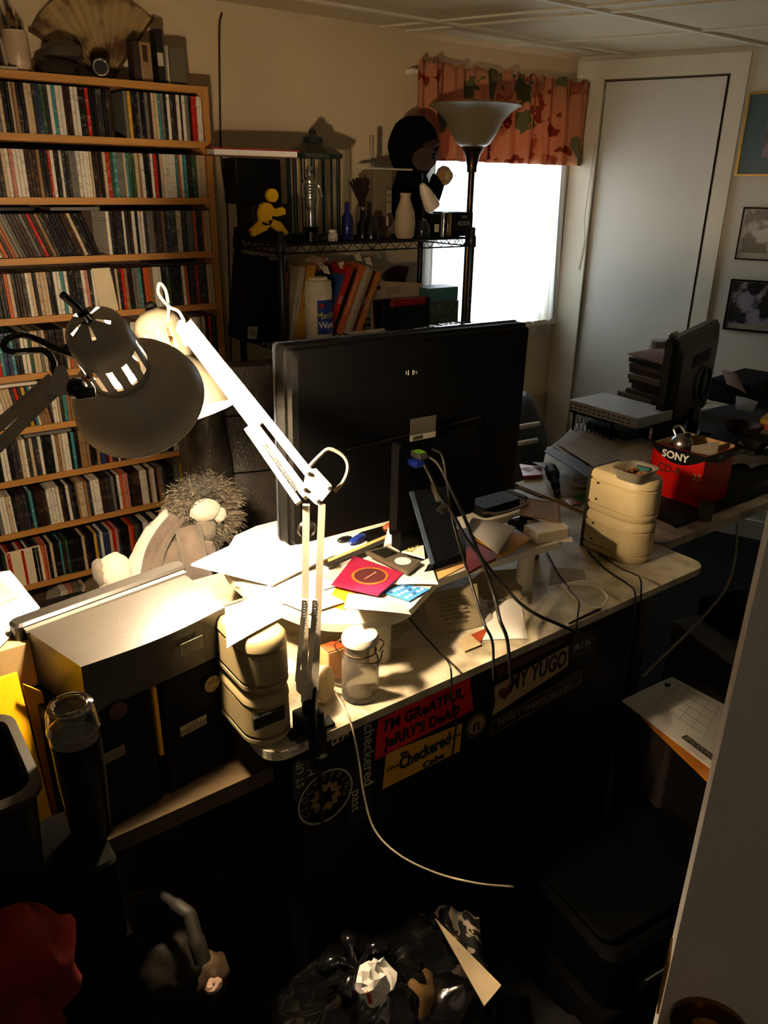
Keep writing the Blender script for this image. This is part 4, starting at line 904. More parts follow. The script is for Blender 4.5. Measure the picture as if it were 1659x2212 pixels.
# vertical words
o = sticker('black sticker reading checkered past running downwards', [(768, 1552), (806, 1540), (800, 1770), (748, 1790)], mat('sticker_black', '#0b0a0a', .5))
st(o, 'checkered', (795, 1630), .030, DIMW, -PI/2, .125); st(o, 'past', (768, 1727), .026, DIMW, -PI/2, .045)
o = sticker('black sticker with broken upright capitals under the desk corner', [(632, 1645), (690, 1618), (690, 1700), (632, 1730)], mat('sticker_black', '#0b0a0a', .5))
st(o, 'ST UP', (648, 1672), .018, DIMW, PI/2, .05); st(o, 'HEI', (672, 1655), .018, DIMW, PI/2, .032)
o = sticker('small white tag with black blocks just under the desk edge', [(716, 1592), (752, 1576), (752, 1590), (716, 1612)], DIMW)
b = MB()
for k in range(3): q = sp(722+k*12, 1600-k*5); b.box((q.x, SY-.0004, q.z), (.006, .0004, .006))
b.build('block_print', INK, o)
o = sticker('cream bumper sticker reading I heart MY YUGO', [(1068, 1482), (1228, 1394), (1226, 1438), (1064, 1545)], mat('sticker_cream', '#a08a62', .5, var=.06))
st(o, 'MY YUGO', (1163, 1449), .052, INK, .0, .155, bold=.0012); st(o, 'I', (1066, 1518), .034, INK)
hp = sp(1090, 1495); hp.y -= .0004; b = MB(); pts = []
for k in range(28):
    t_ = 2*PI*k/28; pts.append(hp + Vector((16*math.sin(t_)**3, 0, 13*math.cos(t_)-5*math.cos(2*t_)-2*math.cos(3*t_)-math.cos(4*t_)))*.00115)
b.prism(pts, (0, -.0003, 0)); b.build('heart', mat('dark_heart', '#5a1410', .6), o)
o = sticker('narrow outlined sticker reading NINETYNINEONHFS below the cream one', [(1060, 1560), (1256, 1447), (1253, 1475), (1060, 1588)], mat('sticker_black', '#0b0a0a', .5))
st(o, 'NI\u0418ETYNI\u0418EON HFS', (1157, 1520), .022, DIMT, .0, .205)
b = MB()
q = [sp(*c) for c in ((1060, 1560), (1256, 1447), (1253, 1475), (1060, 1588))]
for i in range(4): b.bar(q[i]-Vector((0, .0003, 0)), q[(i+1) % 4]-Vector((0, .0003, 0)), .0014, .0004, (0, 1, 0))
b.build('outline', DIMT, o)
o = sticker('brown sticker reading SOUND I VERSI under the desk edge', [(1070, 1440), (1225, 1350), (1222, 1385), (1075, 1465)], mat('sticker_brown', '#4a3018', .6))
st(o, 'SOUND I. VERSI', (1160, 1398), .026, INK, 0, .165)
o, p = ring_sticker('oval badge sticker between the yellow and cream stickers', (1028, 1565), .026, DIMT, DIMT)
b = MB(); b.lathe([(0, -.0003), (.020, -.0003), (.020, 0), (0, 0)], p, (0, 1, 0), 30); b.build('badge_field', DIMT, o)
b = MB(); b.box(p+Vector((-.005, -.0008, -.004)), (.005, .0004, .018)); b.box(p+Vector((.005, -.0008, -.006)), (.005, .0004, .014)); b.box(p+Vector((0, -.0008, .003)), (.014, .0004, .004)); b.build('badge_print', INK, o)
o = sticker('dark radio sticker reading 99.1 FM at the right of the cabinet', [(1232, 1378), (1292, 1350), (1290, 1400), (1230, 1428)], mat('sticker_black', '#0b0a0a', .5))
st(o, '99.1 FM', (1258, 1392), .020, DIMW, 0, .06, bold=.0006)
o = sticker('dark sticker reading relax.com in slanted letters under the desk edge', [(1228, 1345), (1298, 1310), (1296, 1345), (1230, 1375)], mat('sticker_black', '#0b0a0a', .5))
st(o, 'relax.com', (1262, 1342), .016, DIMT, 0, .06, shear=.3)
b = MB(); q = [ony(x, y, .93) for x, y in ((1302, 1300), (1338, 1288), (1336, 1372), (1304, 1392))]
xa = 1.281; b.box((xa+.003, 1.0, .60), (.004, .26, .17)); o = b.build('poster', mat('poster_green', '#2e3a26', .7, col2='#12160e', scale=60, lo=.4, hi=.55)); tag(o, 'dim green poster on the right end of the cabinet', 'poster')

# ================================================================== LEFT TABLE GROUP
ra = math.atan2(.037, .223)
dv = Vector((.301, .936, 0)); dx = Vector((math.cos(ra), math.sin(ra), 0)); dy = Vector((-math.sin(ra), math.cos(ra), 0))
def dp(x, y, z): return Vector((.190, .917, 0)) + dx*x + dy*y + Vector((0, 0, z))
for k, (xa_, xb_) in enumerate(((-.035, .094), (.106, .226))):
    t = thing('loudspeaker', ['left black speaker box with a dim round sticker on its back', 'right black speaker box with a bright round sticker on its back'][k], 'speaker', dp((xa_+xb_)/2, .07, LZ))
    b = MB(); b.bbox(dp((xa_+xb_)/2, .08, (LZ+.852)/2), (xb_-xa_, .15, .852-LZ-.001), .006, rz=ra); b.build('cabinet', BLKM, t)
    c_ = ony(*((255, 1535) if k == 0 else (458, 1477)), .925); r0 = dp(0, -.0005, 0); rr2 = ray(*((255, 1535) if k == 0 else (458, 1477))); tt = (r0-EYE).dot(dy)/rr2.dot(dy); c_ = EYE+rr2*tt
    b = MB(); b.lathe([(0, 0), (.0135, 0), (.0135, .0008), (0, .0008)], c_-dy*.0006, dy, 28)
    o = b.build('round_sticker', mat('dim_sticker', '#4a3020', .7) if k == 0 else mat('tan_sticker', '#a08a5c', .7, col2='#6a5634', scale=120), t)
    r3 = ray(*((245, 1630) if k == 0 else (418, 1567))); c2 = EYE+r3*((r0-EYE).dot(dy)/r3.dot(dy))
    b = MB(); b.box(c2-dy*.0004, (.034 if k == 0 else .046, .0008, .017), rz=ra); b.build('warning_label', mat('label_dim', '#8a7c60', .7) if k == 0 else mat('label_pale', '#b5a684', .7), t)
    for j in range(3): text('Risk of shock. Do not open back' if j != 0 else 'CAUTION', .0035, mat('dim_brown_ink', '#4a4038', .8), t, c2-dy*.001+Vector((0, 0, .0045-.0045*j)), dx, (0, 0, 1))
t = thing('tabletop_console', 'black wedge-backed display unit resting on the two black speakers', 'monitor', dp(.11, .09, .853))
zt_ = .940
b = MB(); n_ = 12
# housing: back face bulges a little, sides taper
top = [dp(x, -.010*math.sin(PI*(x/.224)), zt_-.004) for x in [(.224*i/n_) for i in range(n_+1)]] + [dp(.236, .135, zt_), dp(-.016, .135, zt_)]
bot = [dp(x, .004, .8545) for x in [(.224*i/n_) for i in range(n_+1)]] + [dp(.236, .135, .8545), dp(-.016, .135, .8545)]
b.loft([bot, top], True); b.build('housing', mat('charcoal_shell', '#2a2723', .32, var=.08, bump=.1, bscale=400, spec=.9), t)
b = MB(); b.bbox(dp(.11, .150, .899), (.278, .030, .100), .010, rz=ra); b.build('bezel', mat('charcoal_bezel', '#1a1816', .4), t)
b = MB(); b.box(dp(.11, .1645, .899), (.24, .002, .08), rz=ra); b.build('screen', BLKG, t)
b = MB(); b.bar(dp(-.018, .131, zt_+.001), dp(.238, .131, zt_+.001), .012, .004); b.build('ridge', mat('grey_ridge', '#5a5650', .4), t)
for pxy in ((137, 1333), (362, 1245)):
    q = onz(pxy[0], pxy[1], zt_+.0005); b = MB(); b.lathe([(0, 0), (.0032, 0), (.0032, .0008), (0, .0008)], q, None, 14); b.build('screw_hole', INK, t)
r3 = ray(415, 1395); q = EYE + r3*((dp(0, -.012, 0)-EYE).dot(dy)/r3.dot(dy)); b = MB(); b.box(q, (.036, .001, .020), rz=ra); b.build('rating_label', mat('label_grey', '#8d8770', .5), t)
# yellow folder standing left, glowing strip seen between the speakers
t = thing('yellow_folder', 'bright yellow folder standing behind the speakers at the left', 'folder', (.12, 1.01, LZ))
b = MB(); b.prism([(-.02, .945, LZ+.001), (.128, .950, LZ+.001), (.128, 1.018, .893), (-.02, 1.01, .897)], (0, .006, 0)); b.build('cover', mat('bright_yellow', '#f2b80c', .5, var=.03), t)
b = MB(); b.prism([(.135, 1.0, LZ+.001), (.158, .99, LZ+.001), (.150, .99, .87), (.130, 1.0, .885)], (0, .004, 0)); b.build('flap', mat('amber_card', '#c08a14', .6), t)
b = MB(); b.box(dp(.100, .02, .79), (.006, .03, .12), rz=ra); o = b.build('yellow_card', YELLOWP); tag(o, 'narrow yellow card stuck in the gap between the two speakers', 'card')
bks = MB(); bks.bbox((.03, 1.16, (LZ+.925)/2), (.26, .24, .925-LZ-.002), .006); o = bks.build('storage_box', mat('tan_box', '#b89a68', .7)); tag(o, 'tan storage box under the white sheet at the left edge', 'box')
sheet('paper_sheet', 'large white sheet at the left edge lying on the tan box', 'paper', pz([(-60, 1250), (22, 1232), (86, 1312), (-40, 1440)], .9275), PAPER, .001, .004)
sheet('sticky_note', 'pale yellow note on the white sheet at the left edge', 'note', pz([(-20, 1244), (10, 1262), (40, 1288), (-30, 1318)], .9335), mat('pale_yellow', '#d8d68a', .7), .0008, .001)
MG = Vector((X(157, .80, 1560), .80, .775)); mr = (X(213, .80, 1560)-X(100, .80, 1560))/2*1.04; ml_ = Z(157, 1520, .80)
t = thing('travel_mug', 'black travel mug with a clear domed lid in front of the speakers', 'mug', MG)
b = MB(); b.smooth = True; hM = ml_-MG.z-.045; b.lathe([(mr*.8, 0), (mr*.82, .01), (mr*.95, hM*.6), (mr*.97, hM), (mr*.9, hM), (0, hM-.002)], MG, None, 36); b.build('body', mat('mug_black', '#060606', .35, spec=.4), t, smooth=True)
bb = MB(); bb.bbox((.09, .80, .7130), (.14, .12, .122), .01); o = bb.build('black_tin', mat('dark_corner_black', '#040404')); tag(o, 'black tin under the travel mug at the lower left', 'tin')
b = MB(); b.smooth = True; pr = [(mr*.99, -.004), (mr*1.0, .012), (mr*1.04, .014), (mr*1.0, .020), (mr*.97, .036), (mr*.88, .045), (mr*.7, .047), (mr*.66, .041), (0, .040)]
b.lathe(pr + [(max(r-.0015, 0), h-.0015) for r, h in reversed(pr)], MG+Vector((0, 0, hM)), None, 36, False); b.build('lid', mat('frosted_lid', '#f0f2f4', .06, trans=1, ior=1.35, var=0), t, smooth=True)
TG = Vector((X(5, .84, 1540), .86, LZ)); tz_ = Z(60, 1602, .84)
t = thing('tray_bin', 'dark grey rimmed bin at the left edge in front of the yellow folder', 'bin', TG)
cx2 = X(76, .80, 1585)-.078
b = MB(); b.loft([[Vector((cx2+x*.8, .83+y*.8, LZ+.001)) for x, y in rrect(.13, .16, .02)], [Vector((cx2+x, .83+y, tz_)) for x, y in rrect(.13, .16, .025)], [Vector((cx2+x*.93, .83+y*.93, tz_)) for x, y in rrect(.13, .16, .022)], [Vector((cx2+x*.76, .83+y*.78, LZ+.02)) for x, y in rrect(.13, .16, .02)]]); b.build('body', mat('dark_grey_plastic', '#0e0c0a', .5), t)
b = MB(); b.loft([[Vector((cx2+x*f, .83+y*f, z)) for x, y in rrect(.13, .16, .025)] for f, z in ((1.0, tz_-.008), (1.10, tz_-.006), (1.10, tz_), (.94, tz_+.002))]); b.build('rim', mat('grey_rim', '#2a261f', .4), t)
b = MB(); b.box((cx2, .83, LZ+.021), (.09, .11, .002)); b.build('floor_pad', BLKM, t)
b = MB(); b.smooth = True; b.ball((cx2-.01, .86, tz_-.012), .05, 20, 12, (1, 1.1, .9), .25, 3); o = b.build('wrapped_roll', mat('smoke_wrap', '#55504a', .25), smooth=True); tag(o, 'grey cellophane-wrapped roll sitting in the dark bin at the left edge', 'roll')

# ---- beige drawer stacks
def drawers(x0, x1, y0, y1, z0, z1, n, label, dark_end=True, slot=False, BEIGE=BEIGE):
    t = thing('drawer_stack', label, 'storage box', ((x0+x1)/2, (y0+y1)/2, z0)); h = (z1-z0)/n; cx, cy = (x0+x1)/2, (y0+y1)/2; W = x1-x0; D = y1-y0
    def ring(k, z, f=1.0):
        pts = []; r = W*.46-k
        for a in [PI + PI*i/14 for i in range(15)]: pts.append(Vector((cx + (W/2-k)*math.cos(a)*f, y0+W*.46 + (W*.46-k)*math.sin(a), z)))
        pts += [Vector((cx+W/2-k, y1-k*.3, z)), Vector((cx-W/2+k, y1-k*.3, z))]; return pts
    for i in range(n):
        za = z0+i*h+.0005; b = MB(); b.smooth = True; q = h-.001
        b.loft([ring(.006, za), ring(.003, za+.003), ring(.003, za+q*.07), ring(0.0, za+q*.09), ring(.0, za+q*.16), ring(.0045, za+q*.18), ring(.0045, za+q*.21), ring(.0, za+q*.23),
                ring(.001, za+q*.74), ring(.0045, za+q*.76), ring(.0045, za+q*.79), ring(.0, za+q*.81), ring(.0015, za+q*.92), ring(.006, za+q*.985), ring(.010, za+q)], True)
        drw = b.build('drawer', BEIGE, t, smooth=True)
        for zz in ((.30, .70) if True else ()):
            b = MB(); b.box((x0-.0002, y1-.022, za+q*zz), (.002, .006, .004)); b.build('latch_hole', INK, drw)
        if dark_end: b = MB(); b.bbox((cx, y1+.004, za+q/2), (W+.004, .009, q), .003); b.build('end_frame', mat('dark_brown_plastic', '#2a241c', .5), t)
    if slot: b = MB(); b.box((cx-.012, y0-.0005, z0+h*.62), (.050, .006, .020)); b.build('slot', INK, t)
    return t
drawers(1.362, 1.462, .912, 1.055, DZ_+.0005, .938, 2, 'two stacked beige plastic drawer boxes at the right end of the desk')
drawers(.394, .470, .846, .975, DZ_+.0005, .925, 2, 'two stacked beige plastic drawer boxes at the left end of the desk under white sheets', True, True, mat('shaded_beige_plastic', '#9c8c66', .45, var=.07, scale=14))  # left stack's beige darkened for the shade on its front
t = thing('food_tub', 'clear plastic tub with brown snacks on top of the right beige drawer boxes', 'tub', (1.41, .99, .9385)); fc_ = onz(1372, 1022, .95)
b = MB(); rr0 = rrect(.088, .074, .022); mk = lambda f, z: [Vector((fc_.x+x*f, fc_.y+y*f, z)) for x, y in rr0]
b.loft([mk(.80, .9392), mk(.94, .960), mk(1.03, .9615), mk(1.03, .9635), mk(.90, .962), mk(.76, .9412)], True); b.build('body', mat('tub_clear', '#c8bfa8', .2, trans=.7, ior=1.2, var=0), t)
for k in range(6):
    b = MB(); b.smooth = True; b.ball((fc_.x-.022+.018*(k % 3)+.004*(k//3), fc_.y-.014+.026*(k//3), .950), .0085, 12, 8, (1.1, 1, .8), .3, 4); o = b.build('snack', mat('snack_brown', '#8a5428', .6, var=.3), smooth=True); tag(o, '%s brown snack piece in the %s row in the clear tub' % (('left', 'middle', 'right')[k % 3], ('front', 'back')[k//3]), 'snack', 'snacks in the clear tub')
b = MB(); b.box((fc_.x+.028, fc_.y, .952), (.012, .03, .014), rz=.3); o = b.build('wrapper', mat('teal_wrap', '#1c5a52', .4)); tag(o, 'teal wrapper at the right side of the clear snack tub', 'wrapper')

# ================================================================== RISER ON THE DESK
RZ = .845
ol = spline([(.62, 1.36, 0), (.545, 1.26, 0), (.528, 1.149, 0), (.547, 1.045, 0), (.582, .965, 0), (.640, .922, 0), (.715, .909, 0), (.775, .935, 0), (.84, .968, 0)], 5)
ol = ol + [Vector((.93, .972, 0)), Vector((1.16, .955, 0)), Vector((1.205, .985, 0)), Vector((1.21, 1.36, 0)), Vector((1.17, 1.38, 0)), Vector((.68, 1.38, 0))]
rs = thing('monitor_riser', 'cream shelf on round column legs carrying the monitor and papers', 'riser', (.9, 1.15, DZ_))
b = MB(); b.prism([Vector((p.x, p.y, RZ-.015)) for p in ol], (0, 0, .015)); b.build('shelf_board', LAMC, rs)
for x, y in ((.700, .950), (1.095, .985), (.66, 1.34), (1.14, 1.34)):
    b = MB(); b.smooth = True; b.lathe([(.0175, 0), (.0175, RZ-.015-DZ_)], (x, y, DZ_), None, 24); b.build('column', LAMC, rs, smooth=True)
# ---- monitor seen from behind
MBK = mat('monitor_back', '#030303', .55, spec=.08, var=.1)
mo = thing('monitor', 'large black flat monitor seen from behind on the cream riser', 'monitor', (.9, 1.12, RZ))
TL, TR, BR, BL = ony(608, 752, 1.085), ony(1137, 700, 1.085), ony(1120, 1062, 1.085), ony(640, 1177, 1.085)
BL.z = (BL.z+ony(618, 1180, 1.085).z)/2
ctr = (TL+TR+BR+BL)/4; mw_ = ((TR-TL).length+(BR-BL).length)/2; mh_ = ((TL-BL).length+(TR-BR).length)/2
mr_ = -math.atan2(TL.z-TR.z, TR.x-TL.x)*1.0; Rm = Matrix.Rotation(-mr_*.9, 3, 'Y')
def mp(x, y, z): return ctr + Rm @ Vector((x, y, z))
print('monitor', ctr, mw_, mh_)
b = MB()
def mring(k, y, ins=0): return [mp(x*(1-2*k/mw_), y, z*(1-2*k/mh_)) for x, z in rrect(mw_, mh_, .008, 3)]
b.loft([mring(0, .040), mring(0, .012), mring(.004, .010), mring(.006, -.002), mring(.016, -.006)], True); b.build('housing', MBK, mo)
b = MB(); b.loft([[mp(x*(1-2*k/mw_), y, z*(1-2*k/mh_)) for x, z in rrect(mw_, mh_, .008, 3)] for k, y in ((-.002, .0395), (-.002, .0455), (.010, .0465))], True); b.build('clear_rim', mat('smoked_rim', '#20242c', .08, coat=1, var=.05), mo)
b = MB(); b.box(mp(0, .0475, .01), (mw_-.04, .002, mh_-.05), rot=Rm); b.build('screen', BLKG, mo)
b = MB(); b.bar(mp(-mw_*.30, -.0068, -.01), mp(mw_*.28, -.0068, .004), .002, .002, (0, 1, 0)); b.build('back_seam', mat('seam_brown', '#1e1610', .5), mo)
b = MB(); b.loft([[mp(x+.045, y, z-.105) for x, z in rrect(w_, h_, .01, 3)] for w_, h_, y in ((.22, .19, -.0055), (.20, .175, -.016))], True); b.build('port_bulge', MBK, mo)
lb = ony(914, 925, 1.066); b = MB(); b.box(lb, (.060, .001, .042), rot=Rm); rl_ = b.build('rating_label', mat('dim_label', '#3c3830', .6), mo)
b = MB(); b.box(lb+Vector((0, -.0008, -.0155)), (.060, .0006, .011), rot=Rm); b.build('barcode_strip', mat('dim_label2', '#8d8878', .6), rl_)
b = MB()
for k in range(14): b.box(lb+Vector((-.024+k*.0017, -.0013, -.0155)), (.0008, .0003, .007), rot=Rm)
b.build('barcode', INK, rl_)
b = MB()
for k, dx_ in enumerate((-.008, -.003, .008, .012, .017)): b.box(ony(885+dx_*900, 805-dx_*50, 1.077), (.0012, .0006, .009 if k in (1, 2) else .006), rot=Rm)
b.build('painted_glint', mat('glint_paint', '#a8a89a', .3), mo)  # pale bars painted as glints off the logo
kn = ony(662, 1142, 1.076); b = MB(); b.smooth = True; b.lathe([(0, -.004), (.007, -.005), (.008, -.002), (.014, -.003), (.0165, -.006), (.018, -.002), (.018, .002)], kn, (0, 1, 0), 28); b.build('cable_knob', mat('dark_knob', '#1c1a18', .25, metal=.4), mo, smooth=True)
# stand: clear slanted neck on a black base
nb = [onz(935, 1226, RZ+.004), onz(1003, 1203, RZ+.004)]
ntl, ntr = ony(886, 1062, 1.062), ony(965, 1050, 1.062)
b = MB(); b.prism([nb[0], nb[1], ntr, ntl], (0, .006, .002)); b.build('clear_neck', mat('acrylic_neck', '#141619', .05, coat=1, var=.02, spec=1), mo)
b = MB(); b.prism([nb[0]-Vector((.004, 0, 0)), nb[0]+Vector((.006, 0, 0)), ntl+Vector((.007, 0, 0)), ntl-Vector((.003, 0, 0))], (0, -.002, 0)); b.build('neck_edge', mat('acrylic_edge', '#5a6a80', .1, coat=1), mo)
b = MB(); b.bbox((nb[0].x+.055, 1.10, RZ+.0065), (.19, .22, .009), .012); b.build('stand_base', BLKG, mo)
b = MB(); b.box((ctr.x+.02, 1.092, RZ+.012+(BL.z-RZ+.06)/2), (.12, .03, BL.z-RZ+.06)); b.build('stand_column', MBK, mo)

# ---- cables behind the monitor
HD = mat('cable_black', '#15130f', .45); GC = mat('cable_grey', '#8a8272', .5); WCB = mat('cable_white', '#cfc6ae', .5)
def cpts(l): return [ony(a, b_, c) for a, b_, c in l]
t = thing('video_cable', 'thick black cable with a green-topped plug in the back of the monitor', 'cable', ony(905, 978, 1.06))
b = MB(); b.smooth = True; b.tube(spline(cpts([(922, 984, 1.045), (948, 1005, 1.02), (975, 1060, .99), (1000, 1110, .97), (1022, 1165, .95), (1040, 1205, .93), (1075, 1250, .905), (1120, 1300, .86), (1160, 1328, .835), (1210, 1350, .822), (1265, 1375, .812), (1300, 1400, .80)]), 8), .0033, 8); b.build('cord', HD, t)
b = MB(); c_ = ony(905, 982, 1.052); b.bbox(c_, (.018, .030, .011), .002); b.build('plug', mat('plug_grey', '#3a3a34', .4), t)
b = MB(); b.box(c_+Vector((0, -.001, .0062)), (.016, .018, .0014)); b.build('green_tab', mat('lime_plastic', '#5aa018', .5), t)
t = thing('vga_cable', 'black cable with a blue plug in the back of the monitor', 'cable', ony(900, 998, 1.06))
b = MB(); b.smooth = True; b.tube(spline(cpts([(915, 1002, 1.04), (932, 1035, 1.02), (945, 1065, 1.0), (975, 1105, .98), (1005, 1160, .95), (1040, 1210, .92), (1068, 1290, .88), (1080, 1340, .835), (1096, 1385, .822), (1104, 1480, .815)]), 8), .0034, 8); b.build('cord', HD, t)
b = MB(); c_ = ony(899, 999, 1.05); b.bbox(c_, (.022, .026, .012), .003); b.build('plug', mat('plug_blue', '#18309a', .4), t)
b = MB(); b.smooth = True; b.lathe([(.006, 0), (.0065, .004), (.0065, .03), (.005, .034)], ony(936, 1045, 1.018), ony(948, 1080, 1.0)-ony(936, 1045, 1.018), 14); b.build('ferrite', mat('ferrite_grey', '#3c3830', .5), t)
b = MB(); b.prism([ony(958, 1085, .965), ony(972, 1092, .965), ony(956, 1112, .955), ony(942, 1103, .955)], (0, .001, 0)); b.build('cable_tag', mat('tag_white', '#8f8a80', .5, col2='#1a1816', scale=120, lo=.4, hi=.5), t)
cable('power_cable', cpts([(935, 970, 1.055), (955, 985, 1.02), (965, 1040, 1.0), (975, 1110, .98), (990, 1170, .95), (1012, 1240, .92), (1030, 1300, .88), (1048, 1352, .83), (1064, 1390, .822), (1066, 1470, .815)]), .0026, HD, 'black power cable curving down between the two thicker cables')
cable('grey_cable', cpts([(1045, 1108, 1.02), (1080, 1108, 1.05), (1110, 1100, 1.08), (1140, 1085, 1.10), (1100, 1062, 1.12), (1075, 1058, 1.13)]), .0028, GC, 'grey cable looping right of the monitor stand')
def desk_c(l): return [onz(a, b_, DZ_+c) for a, b_, c in l]
cable('white_loop_cable', desk_c([(1205, 1262, .004), (1240, 1290, .004), (1262, 1303, .006), (1285, 1312, .008)]) + cpts([(1303, 1308, .822), (1312, 1290, .825)]) + desk_c([(1295, 1272, .006), (1262, 1264, .004), (1225, 1264, .004)]), .0024, WCB, 'white cable looping over the desk edge')
cable('thin_black_cable', desk_c([(1180, 1190, .003), (1208, 1240, .003), (1232, 1275, .003)]) + cpts([(1250, 1298, .830), (1248, 1330, .826), (1243, 1380, .822), (1232, 1425, .818)]), .0016, HD, 'thin black cable falling over the desk edge beside the white loop')
cable('thin_black_cable', desk_c([(1270, 1190, .003), (1300, 1222, .003), (1330, 1245, .003), (1356, 1262, .003)]) + cpts([(1372, 1282, .826), (1370, 1330, .822)]), .0022, HD, 'black cord crossing the desk end before the beige drawers, left of a pair')
cable('thin_black_cable', desk_c([(1295, 1195, .003), (1325, 1218, .003), (1350, 1232, .003), (1370, 1240, .003)]) + cpts([(1384, 1254, .826), (1384, 1310, .822)]), .0020, HD, 'black cord crossing the desk end before the beige drawers, right of a pair')
cable('thin_black_cable', desk_c([(880, 1330, .003), (915, 1372, .003), (945, 1405, .003)]) + cpts([(972, 1438, .827), (976, 1500, .822), (985, 1560, .82), (975, 1650, .82)]), .0018, HD, 'thin black cable crossing the red sticker')
cable('long_thin_cord', [onz(690, 1455, DZ_+.02), onz(720, 1490, DZ_+.012)] + cpts([(757, 1560, .822), (775, 1640, .81), (785, 1710, .79), (808, 1790, .76), (860, 1845, .72), (940, 1885, .68), (1030, 1908, .64), (1110, 1916, .62)]), .0017, mat('cord_clear', '#b0a68c', .4), 'long thin grey cord drooping from the lamp base across the dark floor')
cable('white_side_cable', cpts([(1592, 1120, 1.0), (1590, 1190, .98), (1572, 1262, .95), (1530, 1320, .92), (1480, 1372, .9), (1430, 1420, .88), (1390, 1460, .86)]), .0035, mat('cable_dimwhite', '#9a927e', .5), 'pale cable hanging under the side table beside the open door')

# ================================================================== LAMPS
bulb_mat()
INNER = mat('shade_white', '#f0ece0', .5, var=.02)
def lamp_head(par, O, A, R, outer, k=1.0, ref=None, knob=True, hs=1.0):
    """O top of the housing, A unit axis pointing to the opening, R rim radius"""
    A = Vector(A).normalized(); O = Vector(O); u = (Vector((0, 0, 1)) - A*A.z); u = u.normalized() if ref is None else Vector(ref).normalized(); w = A.cross(u)
    prof = [(.003, 0), (.010, .001), (.026, .007), (.037, .018), (.0405, .032), (.0385, .040), (.0405, .046), (.041, .080), (.0405, .088), (.038, .094), (.029, .099)]
    prof = [(r, h*hs) for r, h in prof]; seg = 60
    def P(r, h, a): return O + A*h*k + (u*math.cos(a)+w*math.sin(a))*r*k
    rings = [[P(r, h, 2*PI*j/seg) for j in range(seg)] for r, h in prof]; b = MB(); b.smooth = True; n = seg; vs = [p for rg in rings for p in rg]; fs = []
    for i in range(len(rings)-1):
        for j in range(n):
            if i == 6 and j % 5 in (1, 2): continue
            if i == 1 and j % 6 in (1, 2) and j % 12 < 6: continue
            kx = (j+1) % n; fs.append((i*n+j, i*n+kx, (i+1)*n+kx, (i+1)*n+j))
    b.add(vs, fs); b.build('lamp_housing', outer, par, fix=False, smooth=True)
    bell = [(.029, .090), (.036, .095), (.050, .108), (.063, .125), (.073, .145), (.0795, .166), (.083, .190)]; s_ = R/.083/k
    bell = [(.029+(r-.029)*(R/k-.029)/(.083-.029), .19-(.19-h)*(.19-.09*hs)/.10) for r, h in bell]; ho_ = .09*hs-.09
    def lofts(off):
        b = MB(); b.smooth = True; b.loft([[P(r-off, h+off*.3, 2*PI*j/seg) for j in range(seg)] for r, h in bell]); return b
    b = lofts(0); q = len(b.v); shd = b.build('lamp_shade', outer, par, smooth=True, fix=False)
    lofts(.0016).build('shade_lining', INNER, shd, smooth=True, fix=False)
    b = MB(); b.smooth = True; rr = R/k; b.loft([[P(rr+o_, .190+z, 2*PI*j/seg) for j in range(seg)] for o_, z in ((-.0018, .0002), (.0006, .0002), (.0006, .0022), (-.0018, .0022), (-.0018, .0002))]); b.build('rim_bead', outer, shd, fix=True)
    b = MB(); b.smooth = True; b.lathe([(0, .012), (.015, .012), (.016, .045), (.017, .075+ho_), (0, .076+ho_)], O, A, 18)
    for p in b.v: pass
    sck = b.build('socket', WHITEM, par, smooth=True)
    b = MB(); b.smooth = True; b.lathe([(.012, .076+ho_), (.014, .085+ho_), (.022, .100+ho_), (.026, .115+ho_*.9), (.024, .130+ho_*.8), (.016, .140+ho_*.7), (0, .144+ho_*.7)], O, A, 20); b.build('bulb', MATS['bulb'], sck, smooth=True)
    return u, w
# ---- grey lamp in front
G1 = thing('desk_lamp', 'grey metal swing-arm desk lamp in the foreground with glowing slots', 'lamp', ond(0, 960, .95))
O1 = ond(188, 690, .915)
C1 = ond(300, 862, 1.045)          # centre of the opening
A1 = (C1-O1).normalized(); print('lamp1 axis', A1, (C1-O1).length)
kk = (C1-O1).length/.19
GE = mat('grey_enamel', '#77736b')
lamp_head(G1, O1, A1, .083, GE, kk, hs=1.28)
b = MB(); b.smooth = True; b.tube([O1+A1*.004, O1-A1*.012], .0065, 10); b.tube(spline([O1-A1*.010, O1-A1*.022+Vector((-.004, .0, .002)), O1-A1*.036+Vector((-.010, 0, .004))], 5), .0042, 8); b.build('top_knob', BLK, G1, smooth=True)
pv = ond(128, 832, .955); hb = ond(205, 805, .965); kb = ond(165, 838, .955)
b = MB(); b.smooth = True; b.tube([kb, hb], .0055, 10); b.build('pivot_rod', BRONZE, G1)
b = MB(); b.smooth = True; b.lathe([(0, 0), (.006, 0), (.0065, .004), (.0025, .005), (.0025, .007), (0, .007)], hb+(EYE-hb).normalized()*.002, (EYE-hb), 16); b.build('pivot_screw', BRASS, G1, smooth=True)
vw = (EYE-pv).normalized()
def scr(p, px, py):  # point on the plane through p facing the doorway
    r_ = ray(px, py); return EYE + r_*((p-EYE).dot(vw)/r_.dot(vw))
b = MB(); b.prism([scr(pv, *q) for q in ((122, 790), (140, 790), (162, 845), (150, 853), (108, 853), (98, 845))], vw*.012); b.build('joint_plate', GE, G1)
b = MB(); b.smooth = True; b.ball(kb+vw*.006, .0125, 14, 10, (1, 1, 1)); b.bbox(kb+vw*.012+Vector((.008, 0, -.006)), (.022, .012, .012), .002); b.build('tension_knob', BLK, G1)
far = ond(-170, 1120, .90)
